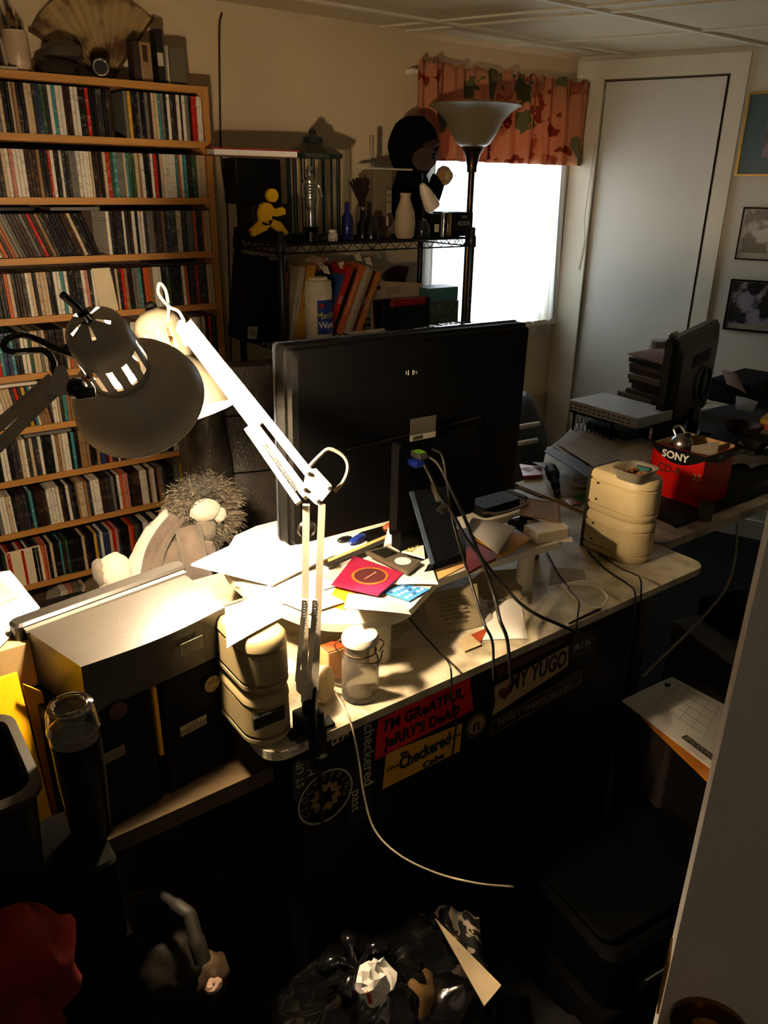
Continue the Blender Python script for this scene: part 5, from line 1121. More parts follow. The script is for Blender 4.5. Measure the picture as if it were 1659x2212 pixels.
for off, rad in ((0, 0), (1, 0)):
    a_ = scr(pv, 112+off*18, 818+off*14); c_ = scr(pv, -160+off*26, 1058+off*34); c_ = c_ + (EYE-c_).normalized()*.05
    b = MB(); b.bar(a_, c_, .013, .011, vw); b.build('arm_bar', mat('grey_arm', '#a09a8e', .4), G1)
b = MB(); b.smooth = True; b.tube([Vector((-.22, .92, LZ+.01)), far+Vector((0, 0, -.03))], .008, 10); b.build('lower_arm', GE, G1)
b = MB(); b.smooth = True; b.lathe([(0, 0), (.075, 0), (.075, .012), (.02, .02), (0, .022)], (-.22, .95, LZ+.0005), None, 30); b.build('base', BLK, G1, smooth=True)
cpt = [scr(pv, *q) for q in ((162, 762), (130, 757), (85, 735), (45, 725), (15, 735), (10, 752), (28, 762), (60, 758), (95, 758), (115, 780), (118, 810))]
b = MB(); b.smooth = True; b.tube(spline([p + vw*(.01 if 2 < i < 7 else 0) for i, p in enumerate(cpt)], 6), .0036, 8); b.build('cord', BLK, G1)
b = MB(); b.smooth = True; b.lathe([(.007, 0), (.008, .003), (.007, .012), (.004, .014)], scr(pv, 163, 763), scr(pv, 150, 758)-scr(pv, 163, 763), 14); b.build('grommet', BLK, G1, smooth=True)

# ---- cream lamp clamped to the desk
W1 = thing('desk_lamp', 'cream white spring-arm desk lamp clamped to the front edge of the desk', 'lamp', onz(672, 1585, DZ_))
WE = mat('cream_enamel', '#d8cfb9', .35, var=.03)
base = Vector((.492, .850, DZ_)); el = Vector((.515, .862, 1.128)); hd = ond(400, 705, 1.30)
O2 = ond(328, 668, 1.33); C2 = ond(398, 862, 1.30)+Vector((0, 0, 0)); A2 = (C2-O2).normalized(); print('lamp2 axis', A2, (C2-O2).length, (hd-el).length)
lamp_head(W1, O2, A2, .078, mat('cream_shade', '#6e6858', .35, var=.03), .93)
b = MB(); b.smooth = True; b.lathe([(.010, 0), (.010, .006), (.004, .012), (0, .012)], O2, -A2, 16); b.build('top_knob', BLK, W1, smooth=True)
b = MB(); b.smooth = True; b.tube(spline([ond(362, 695, 1.29), ond(364, 665, 1.29), ond(358, 628, 1.29), ond(345, 612, 1.29), ond(343, 635, 1.29), ond(365, 662, 1.285), ond(385, 672, 1.28), ond(399, 695, 1.28)], 7), .0026, 8); b.build('cord', mat('cord_pale', '#a59a86', .35), W1)
v2 = (EYE-hd).normalized()
def sc2(p, px, py): r_ = ray(px, py); return EYE + r_*((p-EYE).dot(v2)/r_.dot(v2))
b = MB(); b.prism([sc2(hd, *q) for q in ((385, 693), (394, 690), (408, 705), (412, 742), (400, 750), (376, 748), (374, 735))], v2*.010); b.build('joint_plate', WE, W1)
b = MB(); b.smooth = True; b.tube([sc2(hd, 392, 742), O2+A2*.085+(hd-O2).normalized()*.028], .005, 10); b.lathe([(0, 0), (.009, 0), (.009, .008), (0, .009)], sc2(hd, 367, 738), v2, 16); b.build('pivot_rod', BRASS, W1)
up_ = v2
a0 = hd; a1 = el
for s, wd_ in ((-1, .013), (1, .013)):
    sd = (a1-a0).normalized().cross(v2).normalized(); b = MB(); o_ = sd*s*.0085
    b.bar(a0+o_*.9, a1+o_*1.25, .013, .010, v2); b.build('upper_bar', WE, W1)
b = MB(); b.bar(a0+v2*.007, a0.lerp(a1, .62)+v2*.007, .028, .003, v2); b.build('upper_cover', WE, W1)
sp_ = [sc2(el, 532, 915)*.5+a0.lerp(a1, .55)*.5, a0.lerp(a1, .90)+Vector((-.004, -.01, -.014))]
b = MB(); sd = (a1-a0).normalized().cross(v2).normalized(); sgn = 1 if sd.x < 0 else -1
q0 = a0.lerp(a1, .60)+sd*sgn*.020; q1 = a0.lerp(a1, 1.0)+sd*sgn*.026; b.bar(q0, q1, .009, .007, v2); b.build('spring_channel', WE, W1)
def spring(name, p, q, r, turns, par, m):
    d = (q-p); L_ = d.length; d.normalize(); u = d.orthogonal().normalized(); w = d.cross(u); pts = []
    for i in range(turns*8+1):
        t_ = i/(turns*8); a = 2*PI*turns*t_; pts.append(p + d*L_*t_ + (u*math.cos(a)+w*math.sin(a))*r)
    b = MB(); b.smooth = True; b.tube(pts, .0008, 4); b.build(name, m, par, fix=False)
spring('spring', a0.lerp(a1, .70)+sd*sgn*.014+v2*.006, a0.lerp(a1, .95)+sd*sgn*.018+v2*.006, .003, 26, W1, STEEL)
ve = (EYE-el).normalized()
def sc3(p, px, py): r_ = ray(px, py); return EYE + r_*((p-EYE).dot(ve)/r_.dot(ve))
for k, dd in enumerate((.009, -.012)):
    b = MB(); b.prism([sc3(el, *q)+ve*dd for q in ((662, 1015), (683, 1012), (716, 1048), (716, 1058), (688, 1092), (680, 1088), (652, 1062))], ve*.003); b.build('elbow_plate', WE, W1)
b = MB()
for q in ((712, 1055), (688, 1083), (668, 1024), (660, 1058)): b.lathe([(0, 0), (.003, 0), (.0025, .002), (0, .0025)], sc3(el, *q)+ve*.012, ve, 10)
b.build('rivets', STEEL, W1)
b = MB(); b.smooth = True; b.tube(spline([sc3(el, 668, 1008), sc3(el, 690, 985), sc3(el, 712, 970), sc3(el, 742, 985), sc3(el, 752, 1010), sc3(el, 742, 1040), sc3(el, 722, 1062)], 8), .0028, 8); b.build('cord', mat('cord_pale', '#a59a86', .35), W1)
lo = base+Vector((0, 0, .055))
for s in (-1, 1):
    b = MB(); sd2 = Vector((.81, -.58, 0)); b.bar(lo+sd2*s*.008+Vector((0, 0, 0)), el+sd2*s*.011-Vector((0, 0, .02)), .010, .010, ve); b.build('lower_bar', WE, W1)
for s, x0_ in ((0, 0), (1, 0)):
    q0 = sc3(el, 655+s*20, 1300)+ve*.0; q1 = lo+Vector((-.012+.01*s, 0, .0)); b = MB(); b.bar(sc3(base+Vector((0, 0, .25)), 658+s*22, 1295), sc3(base+Vector((0, 0, .08)), 642+s*26, 1470), .007, .004, ve); b.build('spring_channel', WE, W1)
    spring('spring', sc3(base+Vector((0, 0, .23)), 661+s*22, 1300)+ve*.006, sc3(base+Vector((0, 0, .10)), 650+s*24, 1420)+ve*.006, .0028, 22, W1, STEEL)
b = MB(); b.prism([sc3(lo, *q) for q in ((638, 1452), (664, 1440), (690, 1460), (684, 1512), (668, 1520), (640, 1490))], ve*.003); b.build('base_plate', WE, W1)
b = MB(); b.smooth = True; b.lathe([(.012, 0), (.012, .05), (.008, .055)], base+Vector((0, 0, .004)), None, 16); b.build('post', BLK, W1, smooth=True)
b = MB(); b.bbox(base+Vector((-.002, .002, .018)), (.040, .034, .034), .004); b.build('clamp_block', BLKM, W1)
b = MB(); b.box(base+Vector((0, .0, .0035)), (.075, .022, .006), rz=-.1); b.build('clamp_bar', BLKM, W1)
b = MB(); b.box(base+Vector((0, -.0205, -.022)), (.032, .003, .056)); b.box(base+Vector((0, -.0205, -.0510)), (.032, .008, .004)); b.build('clamp_jaw', mat('dark_steel', '#2a2622', .4, metal=.5), W1)
b = MB(); b.smooth = True; b.lathe([(.004, -.05), (.004, -.028), (.010, -.027), (.010, -.0265)], base+Vector((0, -.030, 0)), None, 12); b.build('clamp_screw', STEEL, W1)
b = MB(); b.smooth = True; b.tube(spline([sc3(lo, 682, 1470)+ve*.01, sc3(lo, 678, 1520)+ve*.012, base+Vector((-.006, -.03, -.01)), base+Vector((-.004, -.034, -.10)), base+Vector((-.002, -.036, -.2))], 7), .003, 8); b.build('tail_cord', BLK, W1)

# ================================================================== THINGS ON THE DESK
o_ = onz(790, 1520, DZ_); jc = Vector((.606, .880, DZ_+.0006)); jr = .0305; jh = .106
t = thing('glass_jar', 'clear wire-bail glass jar with a white lid near the desk front edge', 'jar', jc)
b = MB(); b.smooth = True; pr = [(0, 0), (jr*.94, 0), (jr, .004), (jr*1.0, jh*.68), (jr*.82, jh*.80), (jr*.80, jh*.97)]
b.lathe(pr + [(r-.0018 if r > .01 else 0, h+(.003 if i < 2 else 0)) for i, (r, h) in reversed(list(enumerate(pr)))], jc, None, 40, False); b.build('body', mat('jar_glass', '#fbfaf4', .03, trans=.96, ior=1.35, var=0), t, smooth=True)
b = MB(); b.smooth = True; b.lathe([(jr*.80, 0), (jr*.98, .002), (jr*1.0, .008), (jr*.9, .015), (jr*.5, .019), (0, .020)], jc+Vector((0, 0, jh*.97)), None, 36); b.build('lid', WHITEM, t, smooth=True)
b = MB(); b.smooth = True
rg = [jc+Vector((math.cos(2*PI*k/24)*jr*.86, math.sin(2*PI*k/24)*jr*.86, jh*.83)) for k in range(25)]; b.tube(rg, .0011, 6, False)
tn = Vector((.80, -.60, 0)); b.tube(spline([jc+tn*jr*1.0+Vector((0, 0, jh*.80)), jc+tn*jr*1.25+Vector((0, 0, jh*.95)), jc+tn*jr*1.02+Vector((0, 0, jh*1.02))], 5), .0011, 6)
tn2 = -tn; b.tube(spline([jc+tn2*jr*1.02+Vector((0, 0, jh*1.0)), jc+tn2*jr*1.35+Vector((0, 0, jh*.88)), jc+tn2*jr*.85+Vector((0, -.014, jh*.70)), jc+Vector((.01, -jr*1.05, jh*.72)), jc+tn*jr*1.2+Vector((0, 0, jh*.82))], 6), .0012, 6)
b.build('wire_bail', mat('rust_wire', '#5a4630', .4, metal=.6), t)
b = MB(); b.smooth = True; b.ball(jc+Vector((.0, .0, .0085)), .020, 16, 10, (1, 1, .22), .3, 4); o = b.build('white_powder', mat('powder', '#a89c80', .9), smooth=True); tag(o, 'white lump in the bottom of the glass jar', 'powder')
b = MB(); b.bbox((.596, .948, DZ_+.031), (.035, .028, .060), .003); o = b.build('small_carton', mat('peach_card', '#d09a64', .6)); tag(o, 'peach card carton standing behind the glass jar', 'carton')
b = MB(); b.box((.596, .948, DZ_+.0625), (.033, .026, .001)); b.build('carton_top', mat('red_orange_card', '#b8421c', .5), o)
# round beige reel behind the clamp
rc = onz(712, 1500, DZ_+.0); b = MB(); b.smooth = True; b.lathe([(0, -.010), (.026, -.010), (.030, -.007), (.030, .007), (.026, .010), (0, .010)], Vector((.548, .905, DZ_+.0310)), (.5, -.8, .15), 36); o = b.build('tape_roll', mat('beige_roll', '#c2ab7a', .5), smooth=True); tag(o, 'beige round roll standing behind the clamp of the cream lamp', 'roll')
b = MB(); b.bar((.565, .965, DZ_+.004), (.60, .915, DZ_+.004), .012, .006); o = b.build('metal_ruler', STEEL); tag(o, 'short metal strip lying on the desk behind the glass jar', 'ruler')
# dust clumps
for k, (px, py) in enumerate(((640, 1620), (655, 1600))):
    p = onz(px, py, DZ_); b = MB(); b.smooth = True; b.ball(p+Vector((0, 0, .005)), .006, 12, 8, (2.2, 1, .6), .5, 6); o = b.build('dark_scrap', mat('scrap', '#1c1610', .9), smooth=True); tag(o, ['dark crumpled scrap on the desk beside the left drawer boxes', 'small dark scrap between drawer boxes and lamp clamp'][k], 'scrap')
# white sheets on the left drawer stack
sheet('paper_sheet', 'white sheet lying on the left drawer boxes and overhanging the black console', 'paper', pz([(487, 1325), (583, 1262), (612, 1332), (490, 1400)], .9285), PAPER, .0012, .003)
b = MB(); c_ = Vector((.445, 1.03, DZ_+.055)); b.bbox(c_, (.09, .10, .108), .010); o = b.build('beige_crate', mat('beige_crate', '#cbbf9c', .5)); tag(o, 'beige crate behind the left drawer boxes', 'crate')
b = MB(); b.smooth = True; b.lathe([(.024, 0), (.034, .03), (.036, .055), (.0335, .055), (.031, .03), (0, .006)], Vector((.462, 1.17, DZ_+.001)), None, 30); o = b.build('bowl', mat('blue_rim_bowl', '#8a7a58', .3, col2='#1c2a6a', scale=6, lo=.45, hi=.5), smooth=True); tag(o, 'blue-rimmed bowl behind the black console', 'bowl')

# ---- sheets on the riser
Z0 = RZ
sheet('magazine', 'big bright white magazine overhanging the left side of the riser', 'magazine', pz([(413, 1218), (585, 1140), (742, 1190), (590, 1262)], [.878, .858, .853, .858]), PAPER, .004, .004, 8)
sheet('paper_sheet', 'white sheet under the big magazine on the riser', 'paper', pz([(505, 1262), (610, 1215), (735, 1262), (610, 1305)], Z0+.003), PAPER, .0015, .002)
sheet('paper_sheet', 'white sheet at the front left lobe of the riser', 'paper', pz([(560, 1280), (640, 1245), (745, 1300), (668, 1325)], Z0+.0055), mat('white_paper3', '#e6e0d0', .8), .001, .001)
sheet('paper_sheet', 'white printed sheet under the monitor edge', 'paper', pz([(690, 1195), (735, 1160), (880, 1120), (905, 1150)], Z0+.002), PAPER, .001, .002)
sheet('yellow_note', 'yellow lined sheet peeping out under the white papers on the riser', 'paper', pz([(700, 1305), (745, 1318), (800, 1215), (770, 1205)], Z0+.0012), YELLOWP, .0006, 0)
sheet('paper_sheet', 'white sheet behind the lamp arm on the riser', 'paper', pz([(715, 1190), (765, 1150), (800, 1160), (745, 1235)], Z0+.0075), PAPER, .0008, .001)
for k, (a_, c_, m, lb) in enumerate((((712, 1212), (870, 1145), '#c09a58', 'light wooden ruler lying under the monitor edge'), ((705, 1222), (880, 1150), '#1c1814', 'dark pencil box edge lying before the wooden ruler'))):
    p, q = onz(*a_, Z0+.010), onz(*c_, Z0+.010); b = MB(); b.bar(p, q, .010 if k == 0 else .014, .004); o = b.build('ruler' if k == 0 else 'pencil_tray', mat('rul%d' % k, m, .5)); tag(o, lb, 'ruler' if k == 0 else 'tray')
p = onz(772, 1165, Z0+.014); b = MB(); b.smooth = True; b.ball(p, .012, 18, 12, (2.2, .8, .7), .15, 4, Matrix.Rotation(.35, 3, 'Z')); o = b.build('stapler', mat('blue_plastic', '#1c2f80', .3), smooth=True); tag(o, 'small blue stapler under the lower edge of the monitor', 'stapler')
b = MB(); b.smooth = True; b.ball(onz(745, 1165, Z0+.012), .010, 14, 10, (1.8, 1.0, .6)); o = b.build('computer_mouse', BLK, smooth=True); tag(o, 'small black gadget left of the blue stapler', 'gadget')
for k, (px, py, colr) in enumerate(((842, 1138, '#a8583a'), (862, 1128, '#c98a60'), (880, 1140, '#8a5238'))):
    b = MB(); p = onz(px, py, Z0+.012); b.smooth = True; b.ball(p, .012, 12, 8, (1.4, .9, .7), .5, 5); o = b.build('candy_wrapper', mat('cw'+colr, colr, .4, bump=.5), smooth=True); tag(o, ['rust crumpled wrapper under the monitor edge, leftmost of three', 'pale peach crumpled wrapper under the monitor edge, between two darker ones', 'brown crumpled wrapper under the monitor edge, beside the stand'][k], 'wrapper')
e = sheet('cd_sleeve', 'white card sleeve printed with a yellow-green title beside the music player', 'card sleeve', pz([(838, 1140), (912, 1152), (918, 1205), (828, 1182)], Z0+.016), PAPER, .003, .002)
b = onz(893, 1182, Z0+.0195); text('TITLE', .020, mat('lime_ink', '#b4b830', .6), e, b, onz(905, 1165, Z0)-onz(875, 1200, Z0), (-.4, .8, 0.01))
P = pz([(790, 1190), (835, 1180), (907, 1213), (880, 1234)], Z0+.024); mp3 = MB(); mp3.prism([p-Vector((0, 0, .008)) for p in P], (0, 0, .008)); o = mp3.build('music_player', mat('grey_anodised', '#6e6656', .3, metal=.4)); tag(o, 'grey music player with a white click wheel on the papers', 'music player')
def in4(P, u, v): return (P[0]*(1-u)+P[3]*u)*(1-v)*1.0 + (P[1]*(1-u)+P[2]*u)*v
# long axis runs from the P0-P1 edge to the P3-P2 edge
b = MB(); b.prism([in4(P, u, v)+Vector((0, 0, .0002)) for u, v in ((.06, .12), (.06, .88), (.42, .88), (.42, .12))], (0, 0, .0004)); b.build('screen', mat('player_screen', '#1a1814', .2), o)
cw = in4(P, .72, .5); b = MB(); b.lathe([(.0062, .0002), (.0155, .0002), (.0155, .0009), (.0062, .0009)], cw, None, 30); b.build('click_wheel', WHITEK, o)
P = pz([(765, 1200), (872, 1238), (815, 1286), (716, 1262)], [Z0+.0125]*4); e = sheet('cd_booklet', 'crimson disc booklet with a maroon oval lying at the riser edge', 'booklet', P, mat('crimson_card', '#a02248', .35, var=.06), .002, 0)
cdx = (P[0]+P[1]+P[2]+P[3])/4; b = MB(); b.lathe([(0, .0004), (.029, .0004), (.029, .001), (0, .001)], cdx+Vector((.006, -.002, 0)), None, 34); b.build('maroon_disc_print', mat('maroon_print', '#5a2a2a', .35), e)
b = MB(); b.lathe([(.030, .0003), (.034, .0003), (.034, .0009), (.030, .0009)], cdx+Vector((.006, -.002, 0)), None, 34); b.build('tan_ring_print', mat('orange_ring', '#b87030', .5, var=.4, scale=200), e)
text('communique', .007, mat('pink_ink2', '#c09080', .5), e, cdx+Vector((.006, -.002, .0012)), (.9, .3, 0), (-.3, .9, 0))
sheet('folded_leaflet', 'folded white leaflet with grey lines right of the crimson booklet', 'leaflet', pz([(835, 1258), (925, 1205), (947, 1262), (862, 1262)], [Z0+.008, Z0+.012, Z0+.007, Z0+.006]), PAPER, .001, .003)
P = pz([(826, 1279), (872, 1262), (929, 1272), (884, 1298)], Z0+.004); e = sheet('button_card', 'blue card printed with rows of round buttons at the riser edge', 'card', P, mat('sky_blue_card', '#3a7ab8', .45, var=.05), .0015, 0)
for r_ in range(3):
    for c_ in range(5):
        q = in4(P, .2+.3*r_, .14+.18*c_); b = MB(); b.lathe([(0, .0002), (.0036, .0002), (.0036, .0008), (0, .0008)], q, None, 12); b.build('round_button', mat('btn', '#b8cce0', .5) if (r_+c_) % 4 else mat('btn2', '#24466e', .5), e)
P = [onz(752, 1283, Z0+.002), onz(868, 1296, Z0+.002), ony(888, 1330, .895), ony(742, 1312, .885)]; sheet('grey_envelope', 'crumpled grey envelope hanging over the front lobe of the riser', 'envelope', P, PAPER2, .001, .003, 8, twist=.008)
# cardboard strip and board under the stand
sheet('manila_board', 'manila board edge lying under the monitor stand on the riser', 'board', pz([(905, 1250), (1010, 1205), (1005, 1222), (935, 1258)], Z0+.003), mat('manila', '#d8b070', .7), .002, 0)
P = [onz(1000, 1155, Z0+.008), onz(1052, 1150, Z0+.010), ony(1062, 1215, .945), ony(1018, 1236, .93)]; sheet('wallet', 'maroon wallet hanging over the riser front edge among the cables', 'wallet', [onz(1000, 1140, Z0+.010), onz(1075, 1165, Z0+.010), ony(1072, 1205, .945), ony(1012, 1236, .935)], mat('maroon_leather', '#6e2a24', .5), .006, .003)
sheet('paper_envelope', 'bright white envelope lying slanted right of the monitor stand', 'envelope', pz([(1020, 1118), (1114, 1138), (1074, 1196), (1006, 1142)], [Z0+.040, Z0+.036, Z0+.026, Z0+.030]), PAPER, .002, .003)
sheet('padded_envelope', 'mustard padded envelope under the white envelope', 'envelope', pz([(1040, 1128), (1148, 1162), (1082, 1200), (1020, 1160)], [Z0+.024, Z0+.024, Z0+.018, Z0+.018]), mat('mustard_env', '#c08a20', .6), .006, .003)
sheet('plastic_sleeve', 'dusty clear sleeve over the padded envelope', 'sleeve', pz([(1090, 1130), (1146, 1162), (1092, 1192), (1078, 1170)], [Z0+.020]*4), mat('dull_sleeve', '#8a7452', .3), .001, .003)
p = onz(1125, 1128, Z0+.013); b = MB(); b.smooth = True; b.ball(p, .018, 18, 12, (2.0, 1.1, .7)); o = b.build('black_mouse', BLKG, smooth=True); tag(o, 'glossy black mouse between the envelopes and the white plug box', 'mouse')
pc = onz(1172, 1125, Z0+.03); b = MB(); q = [onz(1128, 1115, Z0+.031), onz(1212, 1130, Z0+.031), ony(1210, 1090, 1.12), ony(1128, 1076, 1.14)]; b.prism(q, (0, .008, .002)); o = b.build('corrugated_pad', mat('brown_cardboard', '#8a6238', .8, bump=.3)); tag(o, 'brown corrugated card pad standing on the white plug box', 'card')
b = MB(); q = onz(1190, 1145, Z0+.022); b.bbox((q.x, q.y+.012, Z0+.0145), (.085, .05, .026), .006, rz=-.2); o = b.build('power_adapter', mat('adapter_white', '#c9bda0', .4)); tag(o, 'white power adapter box under the corrugated pad', 'adapter')
b = MB(); b.bar(onz(1145, 1128, Z0+.018), onz(1170, 1150, Z0+.018), .014, .010); o = b.build('white_plug', mat('adapter_white', '#c9bda0', .4)); tag(o, 'white plug lying left of the power adapter', 'plug')
sheet('paper_sheet', 'two overlapping white slips below the power adapter at the riser end', 'paper', pz([(1140, 1150), (1235, 1160), (1238, 1170), (1138, 1168)], [Z0+.003]*4), mat('white_paper4', '#d8cebc', .8), .001, 0)
b = MB(); q = onz(1075, 1090, Z0+.02); b.bbox((q.x+.02, q.y+.04, Z0+.012), (.14, .10, .022), .008); o = b.build('black_keyboard_box', BLKM); tag(o, 'flat black box behind the grey cable on the riser', 'box')

# ---- sheets standing and lying on the desk below the riser
def stand(name, label, pts, m, Ys, th=.0012, cat='paper', **k): return sheet(name, label, cat, [ony(x, y, Y) for (x, y), Y in zip(pts, Ys)], m, th, **k)
b0, b1 = onz(933, 1376, DZ_+.0015), onz(1042, 1352, DZ_+.0015)
sheet('letter', 'typed cream letter leaning against the riser columns', 'letter', [b0, b1, ony(1030, 1260, b1.y+.045), ony(914, 1285, b0.y+.045)], mat('cream_letter', '#8f8264', .8, var=.06), .0012, .002)
L_ = bpy.data.objects[-1] if False else None
lt_ = [o for o in COL.objects if o.name.startswith('letter')][-1]
nr = (b1-b0).normalized(); upv = (ony(914, 1285, b0.y+.045)-b0).normalized()
for k in range(7): text(('Dear sir this is a note', 'about your account and', 'the balance still due', 'please send by return', 'the amount shown here', 'with the slip below', 'thank you kindly')[k], .0065, mat('dim_brown_ink', '#4a4038', .8), lt_, b0.lerp(b1, .5)+upv*(.066-.008*k)+nr.cross(upv)*.0042, nr, upv)
P = [onz(1040, 1352, DZ_+.0015), onz(1068, 1342, DZ_+.0015), ony(1050, 1300, b1.y+.05), ony(1035, 1285, b1.y+.05)]; sheet('letter_edge', 'pale sheet edge standing right of the typed letter', 'paper', P, PAPER2, .001)
P = [onz(985, 1330, DZ_+.0015)+Vector((.03, .06, 0)), onz(1128, 1295, DZ_+.0015), ony(1128, 1228, onz(1128, 1295, DZ_).y+.05), ony(1040, 1235, 1.06)]; sheet('folder', 'grey-cream folder leaning against the riser between its columns', 'folder', P, mat('folder_cream', '#9c9072', .8), .002, .002)
sheet('paper_sheet', 'bright white folded sheet lying on the desk at the cables', 'paper', pz([(1060, 1312), (1122, 1285), (1140, 1379), (1030, 1383)], DZ_+.0015), PAPER, .0012, .003)
sheet('index_card', 'small cream card lying at the desk edge below the typed letter', 'card', pz([(985, 1385), (1012, 1366), (1040, 1392), (1004, 1407)], DZ_+.004), mat('cream_card', '#b8a67e', .8), .001, 0)
sheet('red_slip', 'dark orange triangular slip beside the small card', 'paper', pz([(1015, 1372), (1060, 1352), (1052, 1362), (1035, 1392)], DZ_+.0025), mat('rust_paper', '#a0401c', .7), .0008, 0)
sheet('paper_sheet', 'dim cream sheet flat on the desk behind the glass jar', 'paper', pz([(840, 1400), (905, 1340), (1010, 1372), (985, 1400)], DZ_+.0008), PAPER2, .0006, 0)
sheet('paper_sheet', 'pale leaflet flat on the desk before the right column', 'paper', pz([(1185, 1262), (1190, 1225), (1262, 1230), (1266, 1250)], DZ_+.001), mat('leaflet_cream', '#a3967a', .8), .001, 0)
sheet('paper_sheet', 'white leaflet flat on the desk before the beige drawer boxes', 'paper', pz([(1270, 1215), (1300, 1195), (1368, 1230), (1330, 1232)], DZ_+.001), mat('leaflet_cream', '#a3967a', .8), .001, 0)
b = MB(); b.smooth = True; b.lathe([(.012, 0), (.012, .055), (.009, .058), (0, .058)], Vector((1.225, 1.08, DZ_+.0005)), None, 18); o = b.build('small_tube', mat('grey_tube', '#55524a', .4), smooth=True); tag(o, 'small grey tube standing behind the right riser column', 'tube')
b = MB(); b.bbox((.90, 1.22, DZ_+.035), (.26, .10, .065), .006); o = b.build('hub_box', mat('hub_brown', '#3a3020', .6)); tag(o, 'dark box standing under the riser', 'box')

# ================================================================== SIDE TABLE
ST = DZ_
b = MB(); b.smooth = True; b.grid(lambda u, v: (1.64+1.48*u+.015*math.sin(9*v), .992+.34*v if u < .25 else .992+.60*v+.015*math.sin(11*u), ST+.0035+.0015*noise.noise(Vector((u*9, v*9, 4)))), 30, 30, (0, 0, .0012)); o = b.build('table_shade_sheet', mat('table_shade', '#15120f', .9, bump=.4), rt if False else None); tag(o, 'dark sheet standing in for clutter and shade over the right side table', 'cloth')  # dark sheet put in for hidden clutter and the box shadow
# cream paper pile
b = MB(); q = onz(1290, 985, ST+.03); b.bbox((1.90, 1.30, ST+.031), (.24, .20, .060), .004, rz=.2); o = b.build('binder', mat('navy_binder', '#1a2030', .5)); tag(o, 'navy binder under the grey paper pile on the side table', 'binder')
zz = ST+.0625
for k, (pts, m, lb, th) in enumerate((
    ([(1175, 975), (1290, 1045), (1340, 1020), (1240, 925)], mat('navy_card', '#16203a', .5), 'navy folder edge under the loose grey sheets', .002),
    ([(1195, 965), (1245, 915), (1330, 935), (1300, 1032)], PAPER2, 'grey letter on the left of the paper pile', .001),
    ([(1245, 915), (1330, 912), (1420, 962), (1335, 1005)], mat('grey_paper2', '#a8a196', .85), 'printed grey sheet at the back of the paper pile', .001),
    ([(1205, 960), (1275, 912), (1395, 965), (1310, 1025)], mat('grey_paper3', '#b0a898', .85), 'large printed grey sheet on top of the paper pile', .001),
    ([(1310, 985), (1380, 950), (1425, 985), (1390, 1010)], PAPER2, 'torn pale sheet before the red box', .001))):
    sheet('paper_sheet', lb, 'paper', pz(pts, zz+k*.0025), m, th, .004)
b = MB(); P = pz([(1330, 925), (1420, 925), (1432, 952), (1345, 942)], ST+.052); b.prism(P, (0, 0, .002)); o = b.build('red_striped_card', mat('red_white_card', '#9a4030', .6, col2='#a8a090', scale=10, lo=.48, hi=.52)); tag(o, 'card with a red stripe behind the paper pile', 'card')
ps_ = [o for o in COL.objects if o.get('label') == 'large printed grey sheet on top of the paper pile'][0]
PP = pz([(1205, 960), (1275, 912), (1395, 965), (1310, 1025)], zz+3*.0025+.0052)
b = MB()
for k in range(12):
    v_ = .12+.065*k; b.bar(in4(PP, v_, .12), in4(PP, v_, .86-.3*(k % 4 == 3)), .0016, .0004)
b.build('printed_lines', mat('faint_ink', '#7a7468', .8), ps_)
# jewel case, black stapler, cables, sachets at the table edge
P = pz([(1122, 1002), (1170, 1008), (1172, 1025), (1130, 1028)], ST+.012); b = MB(); b.prism([p-Vector((0, 0, .009)) for p in P], (0, 0, .009)); o = b.build('red_case', mat('pink_red_case', '#a8383a', .3)); tag(o, 'red case with a white barcode label at the table corner behind the monitor', 'case')
q = in4(P, .45, .3); b = MB(); b.box(q+Vector((0, 0, .0006)), (.022, .03, .0008)); b.build('barcode_label', PAPER, o)
sheet('clear_red_case', 'open reddish clear case beside the red case', 'case', pz([(1150, 998), (1198, 1000), (1210, 1022), (1172, 1010)], ST+.020), mat('smoky_red', '#5a3a34', .2), .002, 0)
p0_, p1_ = onz(1205, 1070, ST+.012), onz(1188, 1010, ST+.035); b = MB(); b.smooth = True; b.tube(spline([p0_, (p0_+p1_)/2+Vector((0, 0, .006)), p1_], 6), [.009]*3+[.012]*4+[.018]*5+[.014], 12); o = b.build('stapler', BLKM, smooth=True); tag(o, 'black tapered stapler standing over the corner of the side table', 'stapler')
b = MB(); b.lathe([(0, 0), (.005, 0), (.005, .002), (0, .002)], p0_+Vector((.0, -.009, .0)), (0, -1, .3), 14); b.build('bolt', STEEL, o)
for k in range(4):
    c_ = onz(1258, 1042, ST+.01+.006*k); pts = [c_+Vector((math.cos(a)*(.045-.006*k), math.sin(a)*(.030-.003*k), .002*math.sin(3*a))) for a in [2*PI*i/20*(.75+.05*k)+k for i in range(21)]]
    b = MB(); b.smooth = True; b.tube(pts, .0026, 7); o = b.build('coiled_cable', WCB); tag(o, ('outermost', 'second widest', 'third widest', 'innermost')[k] + ' loop of white audio cable in the coil beside the beige drawer boxes', 'cable', 'loops of white audio cable')
for k, (px, py) in enumerate(((1238, 1038), (1262, 1030))):
    p = onz(px, py, ST+.03); b = MB(); b.smooth = True; b.lathe([(.006, 0), (.006, .022), (.003, .024)], p, (-.3, -.2, .5), 12); o = b.build('white_plug', WHITEM, smooth=True); tag(o, ['white audio plug at the left of the cable coil', 'white audio plug at the top of the cable coil'][k], 'plug')
for k, (pts, c1) in enumerate((([(1225, 1078), (1262, 1062), (1290, 1068), (1262, 1084)], '#3c6a2c'), ([(1218, 1080), (1240, 1074), (1258, 1088), (1232, 1092)], '#b07a5a'))):
    sheet('sachet', ['green foil sachet on the table edge before the beige drawer boxes', 'peach foil sachet beside the green one'][k], 'sachet', pz(pts, ST+.008), mat('sach%d' % k, c1, .3, bump=.5), .002, .003)
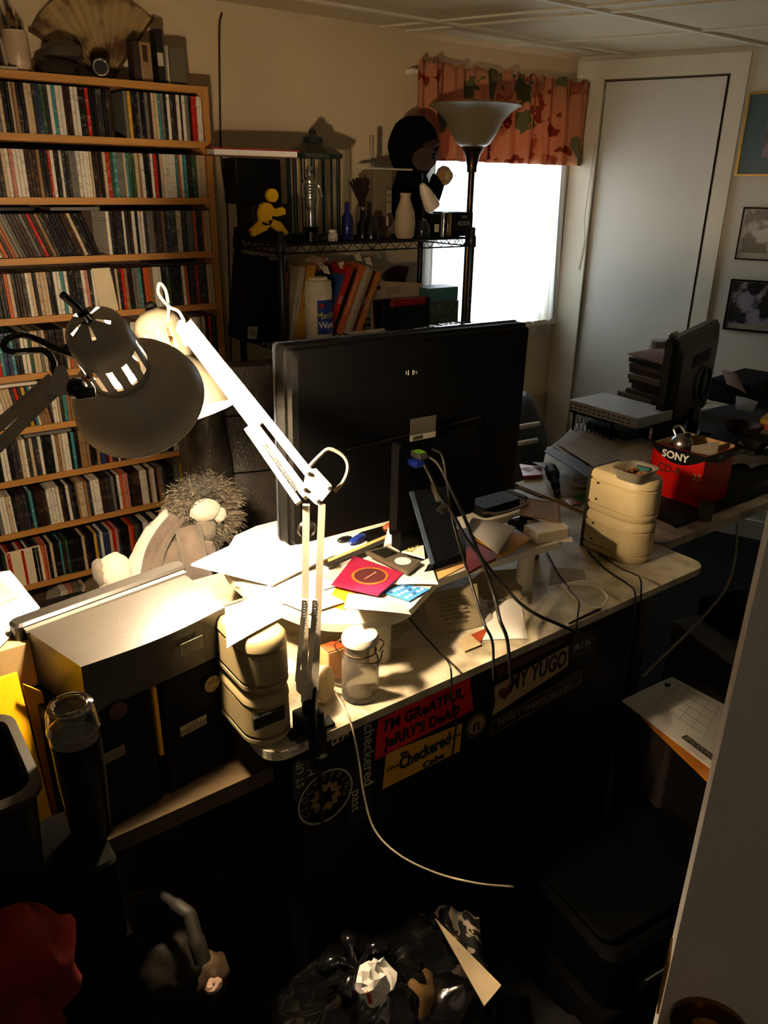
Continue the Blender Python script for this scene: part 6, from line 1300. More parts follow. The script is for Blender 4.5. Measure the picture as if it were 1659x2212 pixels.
sheet('tan_envelope', 'long tan envelope lying along the table edge behind the riser', 'envelope', pz([(1120, 1040), (1175, 1062), (1170, 1072), (1120, 1052)], ST+.004), mat('tan_env', '#a8864e', .7), .002, 0)
sheet('grey_strip', 'grey dusty strip of card between riser and side table', 'card', pz([(1215, 1075), (1282, 1098), (1275, 1112), (1220, 1092)], ST+.002), PAPER2, .002, 0)
# router on a mesh rack
RT = Vector((2.015, 1.465, 0)); zr0, zr1 = .868, .900
t = thing('router', 'silver grey router with rows of vent slots on a mesh rack', 'router', (2.01, 1.47, zr0))
b = MB(); b.bbox((1.990, 1.465, (zr0+zr1)/2), (.172, .265, zr1-zr0), .005); b.build('housing', mat('silver_case', '#b4bcc8', .4, var=.03), t)
for r_ in range(2):
    for k in range(13):
        b = MB(); b.box((1.990-.0863, 1.585-.0185*k, zr0+.010+.011*r_), (.0008, .010, .0035)); b.build('vent_slot', INK, t)
t = thing('mesh_rack', 'black diamond-mesh rack under the silver router', 'rack', (2.01, 1.47, ST))
b = MB(); z0, z1 = ST+.001, zr0-.001; xm = 1.906
for k in range(10):
    y0 = 1.58-.016*k; b.bar((xm, y0, z0), (xm, y0-.05, z1), .0016, .0016); b.bar((xm, y0-.05, z0), (xm, y0, z1), .0016, .0016)
b.build('mesh_side', BLKM, t)
b = MB(); b.box((xm, 1.57, (z0+z1)/2), (.006, .006, z1-z0)); b.box((xm, 1.42, (z0+z1)/2), (.006, .006, z1-z0)); b.box((2.070, 1.59, (z0+z1)/2), (.006, .006, z1-z0)); b.box((2.070, 1.42, (z0+z1)/2), (.006, .006, z1-z0))
b.box((1.99, 1.42, z1-.003), (.165, .006, .005)); b.box((1.99, 1.59, z1-.003), (.165, .006, .005)); b.box((xm, 1.50, z1-.003), (.006, .17, .005)); b.build('frame', BLKM, t)
b = MB(); b.bbox((2.00, 1.47, ST+.05), (.12, .16, .09), .006); o = b.build('black_modem', mat('modem', '#1c2422', .5)); tag(o, 'dark modem inside the mesh rack', 'modem')
b = MB(); b.smooth = True; b.lathe([(.02, 0), (.03, .03), (.028, .05), (.018, .055), (0, .055)], (1.955, 1.365, ST+.001), None, 20); o = b.build('cream_cup', mat('cream_glaze', '#b9a184'), smooth=True); tag(o, 'cream cup under the front corner of the router', 'cup')
# tall stack of papers and cases behind the second monitor
stx, sty = ony(1425, 830, 1.56).x, 1.56
for k in range(15):
    z = ST+.001+k*.0165; dx_, dy_ = random.uniform(-.02, .02), random.uniform(-.02, .02)
    b = MB(); b.box((stx+dx_, sty+dy_, z+.0075), (.17, .15, .015), rz=random.uniform(-.25, .25)); m = (mat('stk0', '#4c463e', .7), mat('stk1', '#7c7468', .7), mat('stk2', '#2c2824', .6), mat('stk3', '#6a5a4c', .7))[(k*7) % 4]
    o = b.build('magazine', m); tag(o, '%s magazine, %s from the bottom of the tall stack behind the side-on monitor' % (('grey-brown', 'pale grey', 'dark', 'brown')[(k*7) % 4], ORD[k]), 'magazine', 'magazines in the tall stack')
ztop_ = ST+.001+15*.0165
sheet('brown_paper', 'creased brown paper on the tall magazine stack', 'paper', [(stx-.10, 1.48, ztop_+.004), (stx+.09, 1.46, ztop_+.004), (stx+.11, 1.63, ztop_+.012), (stx-.08, 1.65, ztop_+.012)], mat('brown_paper', '#7a5a4a', .8), .002, .012)
pbx = ony(1412, 830, 1.78).x
t = thing('paper_bag', 'pale translucent paper bag standing behind the magazine stack', 'bag', (pbx, 1.78, ST))
b = MB(); b.smooth = True; b.loft([[Vector((pbx+x*f, 1.78+y*f, z)) for x, y in rrect(.13, .08, .03)] for f, z in ((1.0, ST+.001), (1.1, ST+.08), (.95, ST+.15), (.72, ST+.21), (.60, ST+.25))], True); b.build('bag_body', mat('pale_bag', '#8f8372', .8, bump=.5, bscale=30), t, smooth=True)
# second monitor seen almost edge on
m2l = ony(1421, 955, 1.33); m2l = onz(1421, 955, .80); L0 = Vector((m2l.x, m2l.y, 0)); ztp = ony(1432, 738, L0.y).z
Rt = onz(1552, 688, ztp); R0_ = Vector((Rt.x, Rt.y, 0)); wv = (R0_-L0); wid = min(wv.length, .56); wv.normalize(); nv = Vector((wv.y, -wv.x, 0))
print('mon2', L0, ztp, (R0_-L0).length)
t = thing('monitor', 'black monitor seen nearly edge-on on the side table by the pictures', 'monitor', L0+wv*wid/2+Vector((0, 0, ST)))
def m2(a, n, z): return L0+wv*a+nv*n+Vector((0, 0, z))
zc0, zc1 = .80, ztp
b = MB(); rng_ = []
for n_, ins in ((-.022, 0), (0.0, 0), (.012, .012), (.024, .05)):
    rng_.append([m2(wid/2+x*(1-2*ins/wid), n_, (zc0+zc1)/2+z*(1-2*ins/(zc1-zc0))) for x, z in rrect(wid, zc1-zc0, .02, 4)])
b.loft(rng_, True); b.build('housing', mat('satin_black', '#0a0a09', .4, spec=.3), t)
b = MB(); b.prism([m2(wid*.34, .0252, zc1-.075), m2(wid*.72, .0252, zc1-.075), m2(wid*.72, .0252, zc1-.11), m2(wid*.34, .0252, zc1-.11)], nv*.0012); b.build('vent_panel', BLKM, t)
b = MB(); b.smooth = True; b.tube([m2(wid*.5, .034, .86), m2(wid*.5, .034, .765)], .018, 14); b.bbox(m2(wid*.5, .01, ST+.010), (.20, .16, .016), .03, rz=math.atan2(wv.y, wv.x)); b.build('stand', BLKG, t)
b = MB(); b.smooth = True; b.lathe([(.052, 0), (.060, .006), (.052, .012), (.048, .006), (.052, 0)], m2(wid*.62, .030, .93), nv, 26, False); b.build('cable_ring', BLK, t, smooth=True)
for k, (px, py) in enumerate(((1437, 738), (1450, 728))):
    p = m2(.012+.03*k, -.01, zc1+.010); b = MB(); b.smooth = True; b.ball(p, .011, 14, 10, (1.1, .9, .9)); o = b.build('silver_ball', mat('pearl', '#c0b898', .2, metal=.6), smooth=True); tag(o, ['silver ball at the very corner on top of the side-on monitor', 'silver ball second from the corner on top of the side-on monitor'][k], 'ornament')
# red disc box
f0 = onz(1505, 1102, ST); f1 = onz(1395, 1064, ST); hbox = .142; ex = (f1-f0); ex.z = 0; wl = ex.length; ex.normalize(); ey = Vector((-ex.y, ex.x, 0)); 
if ey.x < 0: ey = -ey
wl2 = .14; print('sony', f0, f1, wl)
t = thing('disc_box', 'open red and black SONY disc box on the side table holding odds and ends', 'box', f0)
def sb(a, c, z): return f0+ex*a+ey*c+Vector((0, 0, ST*0+z+.0062))
RB = mat('red_gloss_card', '#c01410', .25, var=.05, coat=.3); CARD = mat('inner_card', '#b08a5c', .8)
b = MB(); tk = .0025
b.prism([sb(0, 0, 0), sb(wl, 0, 0), sb(wl, tk, 0), sb(0, tk, 0)], (0, 0, hbox)); b.prism([sb(0, 0, 0), sb(tk, 0, 0), sb(tk, wl2, 0), sb(0, wl2, 0)], (0, 0, hbox))
b.build('side_wall', RB, t)
b = MB(); b.prism([sb(wl-tk, tk, 0), sb(wl, tk, 0), sb(wl, wl2, 0), sb(wl-tk, wl2, 0)], (0, 0, hbox)); b.prism([sb(tk, wl2-tk, 0), sb(wl-tk, wl2-tk, 0), sb(wl-tk, wl2, 0), sb(tk, wl2, 0)], (0, 0, hbox+.006)); b.prism([sb(tk, tk, 0), sb(wl-tk, tk, 0), sb(wl-tk, wl2-tk, 0), sb(tk, wl2-tk, 0)], (0, 0, .002)); b.build('back_wall', CARD, t)
KB = mat('black_gloss_card', '#0a0a0a', .3)
def arc(face):
    pts = []
    for i in range(13):
        u = i/12; pts.append((u, hbox-.012-.030*math.sin(PI*u)))
    return pts
b = MB(); pts = [sb(wl*(1-u), -.0006, z) for u, z in arc(0)]; b.prism([sb(wl, -.0006, hbox), sb(0, -.0006, hbox)] + pts[::-1], -ey*.0008); b.build('black_band', KB, t)
b = MB(); b.prism([sb(-.0006, 0, hbox), sb(-.0006, wl2, hbox), sb(-.0006, wl2, hbox-.022), sb(-.0006, wl2*.5, hbox-.03), sb(-.0006, 0, hbox-.014)], -ex*.0008); b.build('black_band', KB, t)
text('SONY', .028, WHITEK, t, sb(wl*.55, -.0018, hbox-.022), -ex, (0, 0, 1), fit=.080, bold=.0008)
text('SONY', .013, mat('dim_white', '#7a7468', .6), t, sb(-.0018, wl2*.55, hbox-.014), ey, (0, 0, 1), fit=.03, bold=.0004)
YO = mat('orange_ink', '#e08a28', .5); DR = mat('dark_red_ink', '#5a0c0a', .5)
text('25', .026, YO, t, sb(wl*.10, -.0008, hbox-.062), -ex, (0, 0, 1), bold=.0006); text('PACK', .007, YO, t, sb(wl*.10, -.0008, hbox-.079), -ex, (0, 0, 1))
text('80', .022, mat('dim_orange', '#8a4a1c', .5), t, sb(wl*.10, -.0008, .028), -ex, (0, 0, 1)); text('MIN', .007, mat('dim_orange', '#8a4a1c', .5), t, sb(wl*.10, -.0008, .014), -ex, (0, 0, 1))
text('CD-R', .030, DR, t, sb(wl*.62, -.0008, hbox-.062), -ex, (0, 0, 1), bold=.0008)
kt = sb(wl*.62, wl2*.28, hbox+.002)
q_ = thing('tea_infuser', 'round steel kettle-like ball with a curved handle in the red box', 'kettle', kt)
b = MB(); b.smooth = True; b.ball(kt, .030, 24, 16, (1, 1, .95)); b.build('body', STEEL, q_, smooth=True)
b = MB(); b.smooth = True; b.tube(spline([kt+ex*.020+Vector((0, 0, .018)), kt+ex*.030+Vector((0, 0, .036)), kt+ex*.012+Vector((0, 0, .046)), kt-ex*.006+Vector((0, 0, .030))], 6), .0036, 8); b.build('handle', STEEL, q_, smooth=True)
b = MB(); b.smooth = True; b.lathe([(.008, 0), (.010, .006), (.004, .010), (0, .011)], kt-ex*.012+Vector((0, 0, .024)), None, 14); b.build('lid_knob', BLK, q_, smooth=True)
c0 = sb(wl*.14, wl2*.35, .012); b = MB(); b.prism([sb(wl*.36, wl2*.20, .012), sb(wl*.10, wl2*.52, .012), sb(wl*.07, wl2*.52, hbox+.026), sb(wl*.38, wl2*.20, hbox+.008)], (0, 0.0015, 0.0)); o = b.build('card', mat('grey_card', '#8c8470', .7)); tag(o, 'grey card with a dark arch printed on it standing in the red box', 'card')
b = MB(); b.bbox(sb(wl*.45, wl2*.6, .05), (.05, .06, .09), .004); o = b.build('pill_box', mat('dark_olive', '#2e2c20', .6)); tag(o, 'dark box filling the back of the red disc box', 'box')
# right end of the table: baskets, glassware, boxes
for k, (px, py, r_, h, m, lb) in enumerate(((1600, 925, .060, .035, mat('basket_brown', '#4a3220', .7, bump=.6), 'brown woven bowl at the right end of the side table'), (1625, 965, .050, .025, mat('dark_glass_bowl', '#2a2616', .15, coat=.5), 'dark glass dish in front of the woven bowl'))):
    p = onz(px, py+12, ST); b = MB(); b.smooth = True; b.lathe([(r_*.6, 0), (r_, h), (r_*.94, h), (r_*.55, .004), (0, .004)], p+Vector((0, 0, .001)), None, 30); o = b.build('bowl', m, smooth=True); tag(o, lb, 'bowl')
P = pz([(1572, 965), (1640, 1000), (1700, 1040), (1600, 1005)], ST+.004)
b = MB(); b.smooth = True; p = onz(1612, 1000, ST); b.grid(lambda u, v: (p.x+.16*(u-.5)+.02*math.sin(9*v), p.y+.12*(v-.5), ST+.006+.010*(1+noise.noise(Vector((u*5, v*5, 2))))), 20, 16, (0, 0, .0008)); o = b.build('plastic_wrap', mat('dusty_wrap', '#6a6458', .25, bump=.6, bscale=80)); tag(o, 'dusty plastic wrap at the front right of the side table', 'plastic')
for k, (z, c1, lb) in enumerate(((0, '#5a5040', 'grey carton at the bottom of the little stack at the right edge'), (.018, '#b04030', 'red carton in the little stack at the right edge'), (.036, '#c8a030', 'yellow carton on top of the little stack at the right edge'))):
    p = onz(1668, 940, ST); b = MB(); b.bbox((p.x+.03, p.y+.02, ST+.0095+z), (.10, .07, .017), .002, rz=.3); o = b.build('small_carton', mat('ct%d' % k, c1, .5)); tag(o, lb, 'carton')
p = onz(1620, 880, ST); b = MB(); b.bbox((p.x+.12, p.y+.10, ST+.045), (.30, .16, .088), .006, rz=.1); o = b.build('black_case', BLKM); tag(o, 'black case behind the woven bowl under the pictures', 'case')
for k, (pts, z_, m, lb) in enumerate((([(1590, 855), (1638, 868), (1625, 890), (1588, 885)], .836, mat('grey_paper4', '#8a8684', .8), 'grey sheet on the black case under the pictures'), ([(1560, 800), (1590, 806), (1612, 850), (1570, 830)], .86, mat('tan_kraft', '#6a5444', .8), 'brown kraft paper drooping behind the side-on monitor'))):
    sheet('paper_sheet', lb, 'paper', pz(pts, z_), m, .001, .006)
sheet('paper_sheet', 'dim sheet hanging at the table edge right of the red box', 'paper', pz([(1578, 1030), (1620, 1035), (1605, 1052), (1575, 1046)], ST+.003), PAPER2, .001, 0)
b = MB(); p = onz(1518, 1118, ST); b.smooth = True; b.lathe([(.016, 0), (.019, .045), (.017, .045), (.015, .003), (0, .003)], Vector((1.75, .985, ST+.001)), None, 20); o = b.build('paper_cup', mat('dim_cup', '#5a5246', .6), smooth=True); tag(o, 'dim paper cup on the table before the red box', 'cup')
# behind the monitor: dark bag with pale stripes on the floor by the casing
t = thing('duffel_bag', 'dark duffel bag with pale stripes below the window', 'bag', (2.35, 2.28, 0))
b = MB(); b.smooth = True; b.ball((2.33, 2.27, .36), .17, 26, 18, (1.3, .9, 2.1), .12, 2.5); b.build('bag_body', mat('grey_blue_nylon', '#2c3036', .6, bump=.3), t, smooth=True)
for k in range(2): b = MB(); b.smooth = True; b.tube(spline([(2.10, 2.18, .52+.07*k), (2.20, 2.10, .56+.07*k), (2.32, 2.09, .56+.07*k)], 6), .012, 8); b.build('stripe', PAPER2, t)

# ================================================================== PICTURES
def frame(label, s0, s1, z0, z1, fm, fwid, inner, mats_, cat='picture'):
    c_ = wc((s0+s1)/2, .006, (z0+z1)/2); t = thing('picture_frame', label, cat, c_)
    b = MB()
    for a0, a1_, h0_, h1_ in ((s0, s1, z1-fwid, z1), (s0, s1, z0, z0+fwid), (s0, s0+fwid, z0+fwid, z1-fwid), (s1-fwid, s1, z0+fwid, z1-fwid)): wbox(b, a0, a1_, .001, .014, h0_, h1_)
    b.build('frame', fm, t)
    k = 0
    for (i0, i1, j0, j1), m, nm in inner:
        b = MB(); wbox(b, s0+(s1-s0)*i0, s0+(s1-s0)*i1, .002, .0085+.0008*k, z0+(z1-z0)*j0, z0+(z1-z0)*j1); b.build(nm, m, t); k += 1
    b = MB(); wbox(b, s0+fwid, s1-fwid, .0115, .0122, z0+fwid, z1-fwid); b.build('pane', pm2, t)
def photo(key, c1, c2, sc_, lo=.42, hi=.58): return mat(key, c1, .5, col2=c2, scale=sc_, lo=lo, hi=hi)
GILT = mat('gilt', '#8f7238', .35, metal=.7)
frame('gilt-framed picture with a teal mount at the top right', .724, 1.10, 1.575, 1.884, GILT, .008, [((.02, .98, .02, .98), mat('teal_mount', '#2f5258', .8, var=.05), 'mount'), ((.24, .8, .22, .82), photo('ph1', '#6e5c60', '#0e0a08', 22), 'print')], None)
frame('black-framed brown and white photograph below the teal-mounted picture', .782, 1.08, 1.247, 1.456, BLKM, .006, [((.02, .98, .02, .98), mat('cream_mount', '#8f8878', .8), 'mount'), ((.05, .96, .14, .95), photo('ph2', '#9a928c', '#180e0a', 13, .47, .55), 'print')], None)
frame('black-framed brown and white photograph, lowest on the picture wall', .784, 1.08, .951, 1.166, BLKM, .008, [((.02, .98, .02, .98), mat('cream_mount', '#8f8878', .8), 'mount'), ((.05, .96, .14, .95), photo('ph3', '#8c868c', '#120a08', 13, .47, .55), 'print')], None)
b = MB(); b.tube(spline([wc(.118, .018, 1.70), wc(.115, .022, 1.55), wc(.112, .03, 1.40), wc(.118, .02, 1.30), wc(.105, .018, 1.16)], 8), .0018, 6); o = b.build('hanging_string', mat('cord_clear', '#b0a68c')); tag(o, 'thin clear cord tacked down the door casing beside the curtain', 'cord')

# ================================================================== CHAIR AND PLUSH
t = thing('office_chair', 'high-backed black leather office chair behind the desk', 'chair', (.95, 1.72, 0))
def cb(u, v):
    a = (u-.5)*2; z = .46+.62*v; wv_ = .245*(1-.10*v**3); bulge = .045*math.cos(a*1.35)+.018*math.sin(v*PI*2)
    return Vector((.985+a*wv_, 1.80+.06*v-bulge + .05*a*a, z))
b = MB(); b.smooth = True; b.grid(cb, 28, 26, (0, -.07, 0)); b.build('backrest', LEATHER, t, smooth=True)
for s, nm in ((-1, 'side_bolster'), (1, 'side_bolster')):
    b = MB(); b.smooth = True; pts = [Vector((.985+s*(.225-.01*k/8), 1.79+.06*k/8-.02, .47+.60*k/8)) for k in range(9)]
    b.tube(spline(pts, 4), [.045+.012*math.sin(PI*k/32) for k in range(33)], 16); b.build(nm, LEATHER, t, smooth=True)
for z in (.62, .80, .95):
    b = MB(); b.tube([cb(.06+.88*k/12, (z-.46)/.62)-Vector((0, .0765-.07, 0)) - Vector((0, .001, 0)) for k in range(13)], .0022, 6); b.build('seam', BLK, t)
b = MB(); b.smooth = True; b.bbox((.98, 1.66, .43), (.50, .44, .09), .06); b.build('seat', LEATHER, t, smooth=True)
b = MB(); b.smooth = True; b.tube([(.98, 1.68, .07), (.98, 1.68, .385)], .028, 14); b.build('column', BLK, t)
for k in range(5):
    a = 2*PI*k/5; b = MB(); b.bar((.98, 1.68, .08), (.98+.24*math.cos(a), 1.68+.24*math.sin(a), .065), .05, .03); b.build('foot', BLK, t)
    b = MB(); b.smooth = True; b.lathe([(0, -.012), (.026, -.012), (.026, .012), (0, .012)], (.98+.24*math.cos(a), 1.68+.24*math.sin(a), .0265), (math.sin(a), -math.cos(a), 0), 14); b.build('castor', BLK, t)
# plush on a stool to the left of the chair
GP = mat('grey_felt', '#6e625a', .95, sheen=.4, bump=.5, bscale=220, var=.2); WP = mat('white_plush', '#e8dfcd', .95, sheen=.5, bump=.6, bscale=200, var=.05); DP = mat('dark_plush', '#3c362e', .95, sheen=.3, bump=.7, bscale=200)
PY = 1.53
def pp(px, py, Y=PY): return ony(px, py, Y)
st_ = thing('stool', 'dark low stool under the big grey plush toy', 'stool', (.50, 1.50, 0))
zs = .60; b = MB(); b.smooth = True; b.lathe([(0, 0), (.14, 0), (.145, .01), (.145, .05), (.13, .06), (0, .06)], (.50, 1.575, zs-.06), None, 30); b.build('seat', LEATHER, st_, smooth=True)
for k in range(4):
    a = PI/4+k*PI/2; b = MB(); b.tube([(.50+.10*math.cos(a), 1.575+.10*math.sin(a), zs-.06), (.50+.13*math.cos(a), 1.575+.13*math.sin(a), 0)], .012, 10); b.build('leg', BLKM, st_)
pt_ = thing('plush_toy', 'large grey and white plush toy with a fluffy fur hood sitting behind the desk', 'plush toy', (.52, 1.5, zs))
hc_ = pp(440, 1100); bc = pp(385, 1185)
b = MB(); b.smooth = True; b.ball((bc.x, PY+.03, (zs+bc.z+.06)/2), .098, 26, 18, (.92, .85, 1.25), .06, 3); b.build('body', GP, pt_, smooth=True)
b = MB(); b.smooth = True; b.ball((hc_.x, PY+.03, hc_.z-.005), .060, 24, 16, (1, .8, 1.02), .08, 3); b.build('head', DP, pt_, smooth=True)
b = MB(); b.smooth = True; c_ = pp(432, 1094); b.ball((c_.x, PY-.026, c_.z), .036, 20, 14, (1.05, .55, .72), .12, 4, Matrix.Rotation(.15, 3, 'Y')); b.build('white_cap', WP, pt_, smooth=True)
c_ = pp(462, 1092); b = MB(); b.smooth = True; b.ball((c_.x, PY-.030, c_.z-.012), .020, 16, 10, (.8, .5, .9), .12, 4); b.build('white_cap_lobe', WP, pt_, smooth=True)
c_ = pp(432, 1135); b = MB(); b.smooth = True; b.ball((c_.x, PY-.022, c_.z), .032, 18, 12, (.9, .6, 1.0), .15, 5); b.build('muzzle', mat('grey_fur', '#8a8070', .95, sheen=.5, bump=.8, bscale=250), pt_, smooth=True)
# fur of the hood
rf = random.Random(5); fur = [MB(), MB()]
ctrh = Vector((hc_.x, PY+.01, hc_.z))
for k in range(13000):
    a = rf.uniform(-.35*PI, 1.35*PI) if rf.random() < .8 else rf.uniform(0, 2*PI); rr = rf.gauss(.054, .011); yy = rf.uniform(-.045, .03)
    p = ctrh + Vector((math.cos(a)*rr*1.10, yy, math.sin(a)*rr*1.0 - (.012 if math.sin(a) < 0 else 0)))
    d = Vector((math.cos(a)*.8+rf.gauss(0, .35), -.35+rf.gauss(0, .35), math.sin(a)*.8+rf.gauss(0, .35))).normalized(); l = rf.uniform(.008, .015)
    s_ = d.orthogonal().normalized()*.0012; q = p+d*l*.55+Vector((0, 0, -.0015)); fur[k % 2].add([p-s_, p+s_, q+s_*.6, q-s_*.6, p+d*l+Vector((0, 0, -.004))], [(0, 1, 2, 3), (3, 2, 4)])
for k in range(2400):
    p = pp(rf.gauss(445, 14), rf.gauss(1150, 22), PY-.02+rf.uniform(-.01, .02)); d = Vector((rf.gauss(.1, .4), -.5, rf.gauss(-.7, .3))).normalized(); l = rf.uniform(.010, .018)
    s_ = d.orthogonal().normalized()*.0007; fur[k % 2].add([p-s_, p+s_, p+d*l], [(0, 1, 2)])
for k, m in enumerate((mat('fur_grey', '#857a68', .9, sheen=.3), mat('fur_dark', '#3e372c', .9, sheen=.3))):
    o = fur[k].build('fur', m, pt_, fix=False); o['kind'] = 'stuff'
# left arm with white underside, bands, white foot with grey sole
b = MB(); b.smooth = True; b.tube(spline([pp(372, 1112), pp(345, 1140), pp(318, 1180), pp(300, 1225), pp(292, 1262)], 6), [.020]*8+[.024]*8+[.026]*9, 14); b.build('arm', WP, pt_, smooth=True)
for k in range(2):
    b = MB(); b.smooth = True; b.tube(spline([pp(378+k*14, 1116, PY-.022), pp(350+k*16, 1150, PY-.028), pp(326+k*18, 1195, PY-.03), pp(312+k*20, 1262, PY-.03)], 6), .013, 12); b.build('felt_band', GP, pt_, smooth=True)
b = MB(); b.smooth = True; b.tube(spline([pp(405, 1140, PY-.04), pp(415, 1180, PY-.06), pp(425, 1230, PY-.06), pp(440, 1262, PY-.05)], 6), [.028]*10+[.026]*9, 14); b.build('arm', GP, pt_, smooth=True)
c_ = pp(245, 1225); b = MB(); b.smooth = True; b.ball((c_.x, PY-.01, c_.z-.005), .036, 22, 14, (.95, .9, 1.15), .12, 3); b.build('foot', WP, pt_, smooth=True)
c_ = pp(215, 1232); b = MB(); b.smooth = True; b.ball((c_.x, PY+.0, c_.z-.005), .028, 18, 12, (.55, .9, 1.15), .08, 3); b.build('foot_sole', mat('sole_grey', '#8a8278', .9, sheen=.3), pt_, smooth=True)
b = MB(); b.smooth = True; q = pp(265, 1262); b.tube([Vector((q.x, PY, zs+.03)), Vector((c_.x+.02, PY, c_.z-.02))], [.035, .03], 12); b.build('leg', WP, pt_, smooth=True)
c_ = pp(445, 1190, PY-.05); b = MB(); b.smooth = True; b.ball(c_, .022, 16, 10, (1, .7, 1.1), .15, 4); b.build('paw', GP, pt_, smooth=True)
b = MB(); c_ = ony(200, 1240, 1.95); b.bbox((c_.x, 2.0, c_.z-.12), (.16, .30, .06), .02, rot=Matrix.Rotation(-.3, 3, 'Y')); 
b = MB(); b.bbox((.36, 2.02, .20), (.30, .34, .38), .03); o = b.build('black_bag', mat('black_nylon', '#14120f', .7, bump=.4)); tag(o, 'black bag on the floor before the lowest shelves of the pine rack', 'bag')

# ================================================================== DARK FLOOR IN FRONT
# white calendar pad on an orange envelope on a black box
zb2 = .45
P = pz([(1345, 1512), (1452, 1462), (1590, 1535), (1555, 1672)], zb2)
b = MB(); c_ = (P[0]+P[1]+P[2]+P[3])/4; b.bbox((c_.x+.03, c_.y+.01, (zb2-.014)/2), (.22, .17, zb2-.016), .01, rz=-.35); o = b.build('cardboard_carton', mat('dark_carton', '#2a2018', .8)); tag(o, 'dark carton under the orange envelope and white calendar pad', 'box')
e = sheet('orange_envelope', 'large orange envelope under the white calendar pad', 'envelope', pz([(1385, 1548), (1440, 1490), (1600, 1590), (1532, 1690)], zb2-.011), ORANGEP, .004, .002)
e = sheet('calendar_pad', 'white calendar pad with a dark lettered band beside the open door', 'calendar', P, PAPER, .005, .004)
nrm = Vector((0, 0, .0065))
for k in range(5):
    u = .30+.14*k; b = MB(); b.bar(in4(P, .2, u)+nrm*1.3, in4(P, .80, u)+nrm*1.3, .0007, .0004); b.build('grid_line', mat('grid_grey', '#9a948a', .8), e)
for k in range(5):
    u = .22+.14*k; b = MB(); b.bar(in4(P, u, .25)+nrm*1.3, in4(P, u, .90)+nrm*1.3, .0007, .0004); b.build('grid_line', mat('grid_grey', '#9a948a', .8), e)
r_ = (P[2]-P[3]); a0 = P[0].lerp(P[3], .60); a1 = P[0].lerp(P[3], .97); ctr_ = (a0+a1)/2+(P[1]-P[0]).normalized()*.018+Vector((0, 0, .0085))
b = MB(); b.bar(a0+(P[1]-P[0]).normalized()*.018+Vector((0, 0, .0078)), a1+(P[1]-P[0]).normalized()*.018+Vector((0, 0, .0078)), .016, .0006); b.build('dark_band', mat('band_dark', '#3a342c', .8), e)
text('ENCOUNTER', .014, mat('band_light', '#8c8474', .8), e, ctr_, (a1-a0), Vector((P[1]-P[0])).normalized(), fit=(a1-a0).length*.92, bold=.0004)
q = in4(P, .12, .72); b = MB(); b.box(q+Vector((0, 0, .0085)), (.012, .012, .0006), rz=.6); b.build('logo_square', mat('navy_ink', '#1c1c30', .7), e)
# cardboard carton with letter K and AK box
p = onz(1520, 1435, .40); b = MB(); b.bbox((1.86, .90, .20), (.22, .24, .40), .006, rz=-.3); o = b.build('cardboard_carton', mat('grey_carton', '#6a6050', .8)); tag(o, 'dim grey-brown carton beside the open door', 'box')
t = thing('shoe_box', 'black box with big white letters on the carton beside the door', 'box', (1.92, .93, .405)); b = MB(); b.bbox((1.92, .93, .435), (.16, .14, .058), .004, rz=-.3); b.build('body', BLKM, t)
text('AK', .060, mat('dim_white3', '#a09888', .7), t, (1.905, .862, .4355), (.955, -.295, 0), (0, 0, 1), bold=.002)
for k in range(4):
    p = onz(1600+k*4, 1275+k*22, .52-.03*k); b = MB(); b.box((2.08, .93, .50+.028*k-.03), (.12, .10, .006), rz=.1*k)
# black office machine on the floor
NB = mat('near_black', '#030303', .7, spec=.06)
t = thing('printer', 'glossy black printer on a crate in the dark under the table', 'printer', (1.15, .60, .10))
b = MB(); b.bbox((1.12, .645, .05), (.40, .30, .10), .01, rz=-.12); o = b.build('crate', mat('dark_crate', '#060504', .9, spec=.1)); tag(o, 'dark crate under the black printer', 'crate')
b = MB(); b.bbox((1.12, .645, .17), (.38, .28, .136), .03, rz=-.12, seg=6); b.build('body', NB, t)
b = MB(); b.bbox((1.12, .65, .248), (.36, .24, .016), .03, rz=-.12, seg=6); b.build('lid', NB, t)
b = MB(); b.bbox((1.05, .505, .16), (.16, .02, .03), .006, rz=-.12); b.build('paper_tray', BLKG, t)
b = MB(); b.bar((.98, .497, .178), (1.13, .478, .178), .003, .003); b.build('chrome_strip', CHROME, t)
# black garbage bag
GB = mat('bin_liner', '#0a0a0a', .16, spec=.8, bump=1.0, bscale=14, coat=.4)
t = thing('garbage_bag', 'glossy black garbage bag on the floor in front of the desk', 'bag', (.52, .62, 0))
b = MB(); b.smooth = True
def gb(u, v):
    a = 2*PI*u; th_ = PI*v; d = Vector((math.sin(th_)*math.cos(a), math.sin(th_)*math.sin(a), -math.cos(th_))); r_ = 1+.22*noise.noise(d*2.3)+.12*abs(noise.noise(d*6))+.05*noise.noise(d*14)
    return Vector((.50+d.x*.21*r_, .66+d.y*.15*r_, .205+d.z*.195*r_))
b.grid(gb, 72, 48); b.build('bag_body', GB, t, fix=False)
b = MB(); b.smooth = True; tp = gb(.4, .93)
for k in range(5):
    a = k*1.3; b.tube(spline([tp, tp+Vector((.03*math.cos(a), .03*math.sin(a), .03)), tp+Vector((.06*math.cos(a), .05*math.sin(a), .018))], 5), [.008]*5+[.014]*5+[.004], 7)
b.build('tied_neck', GB, t)
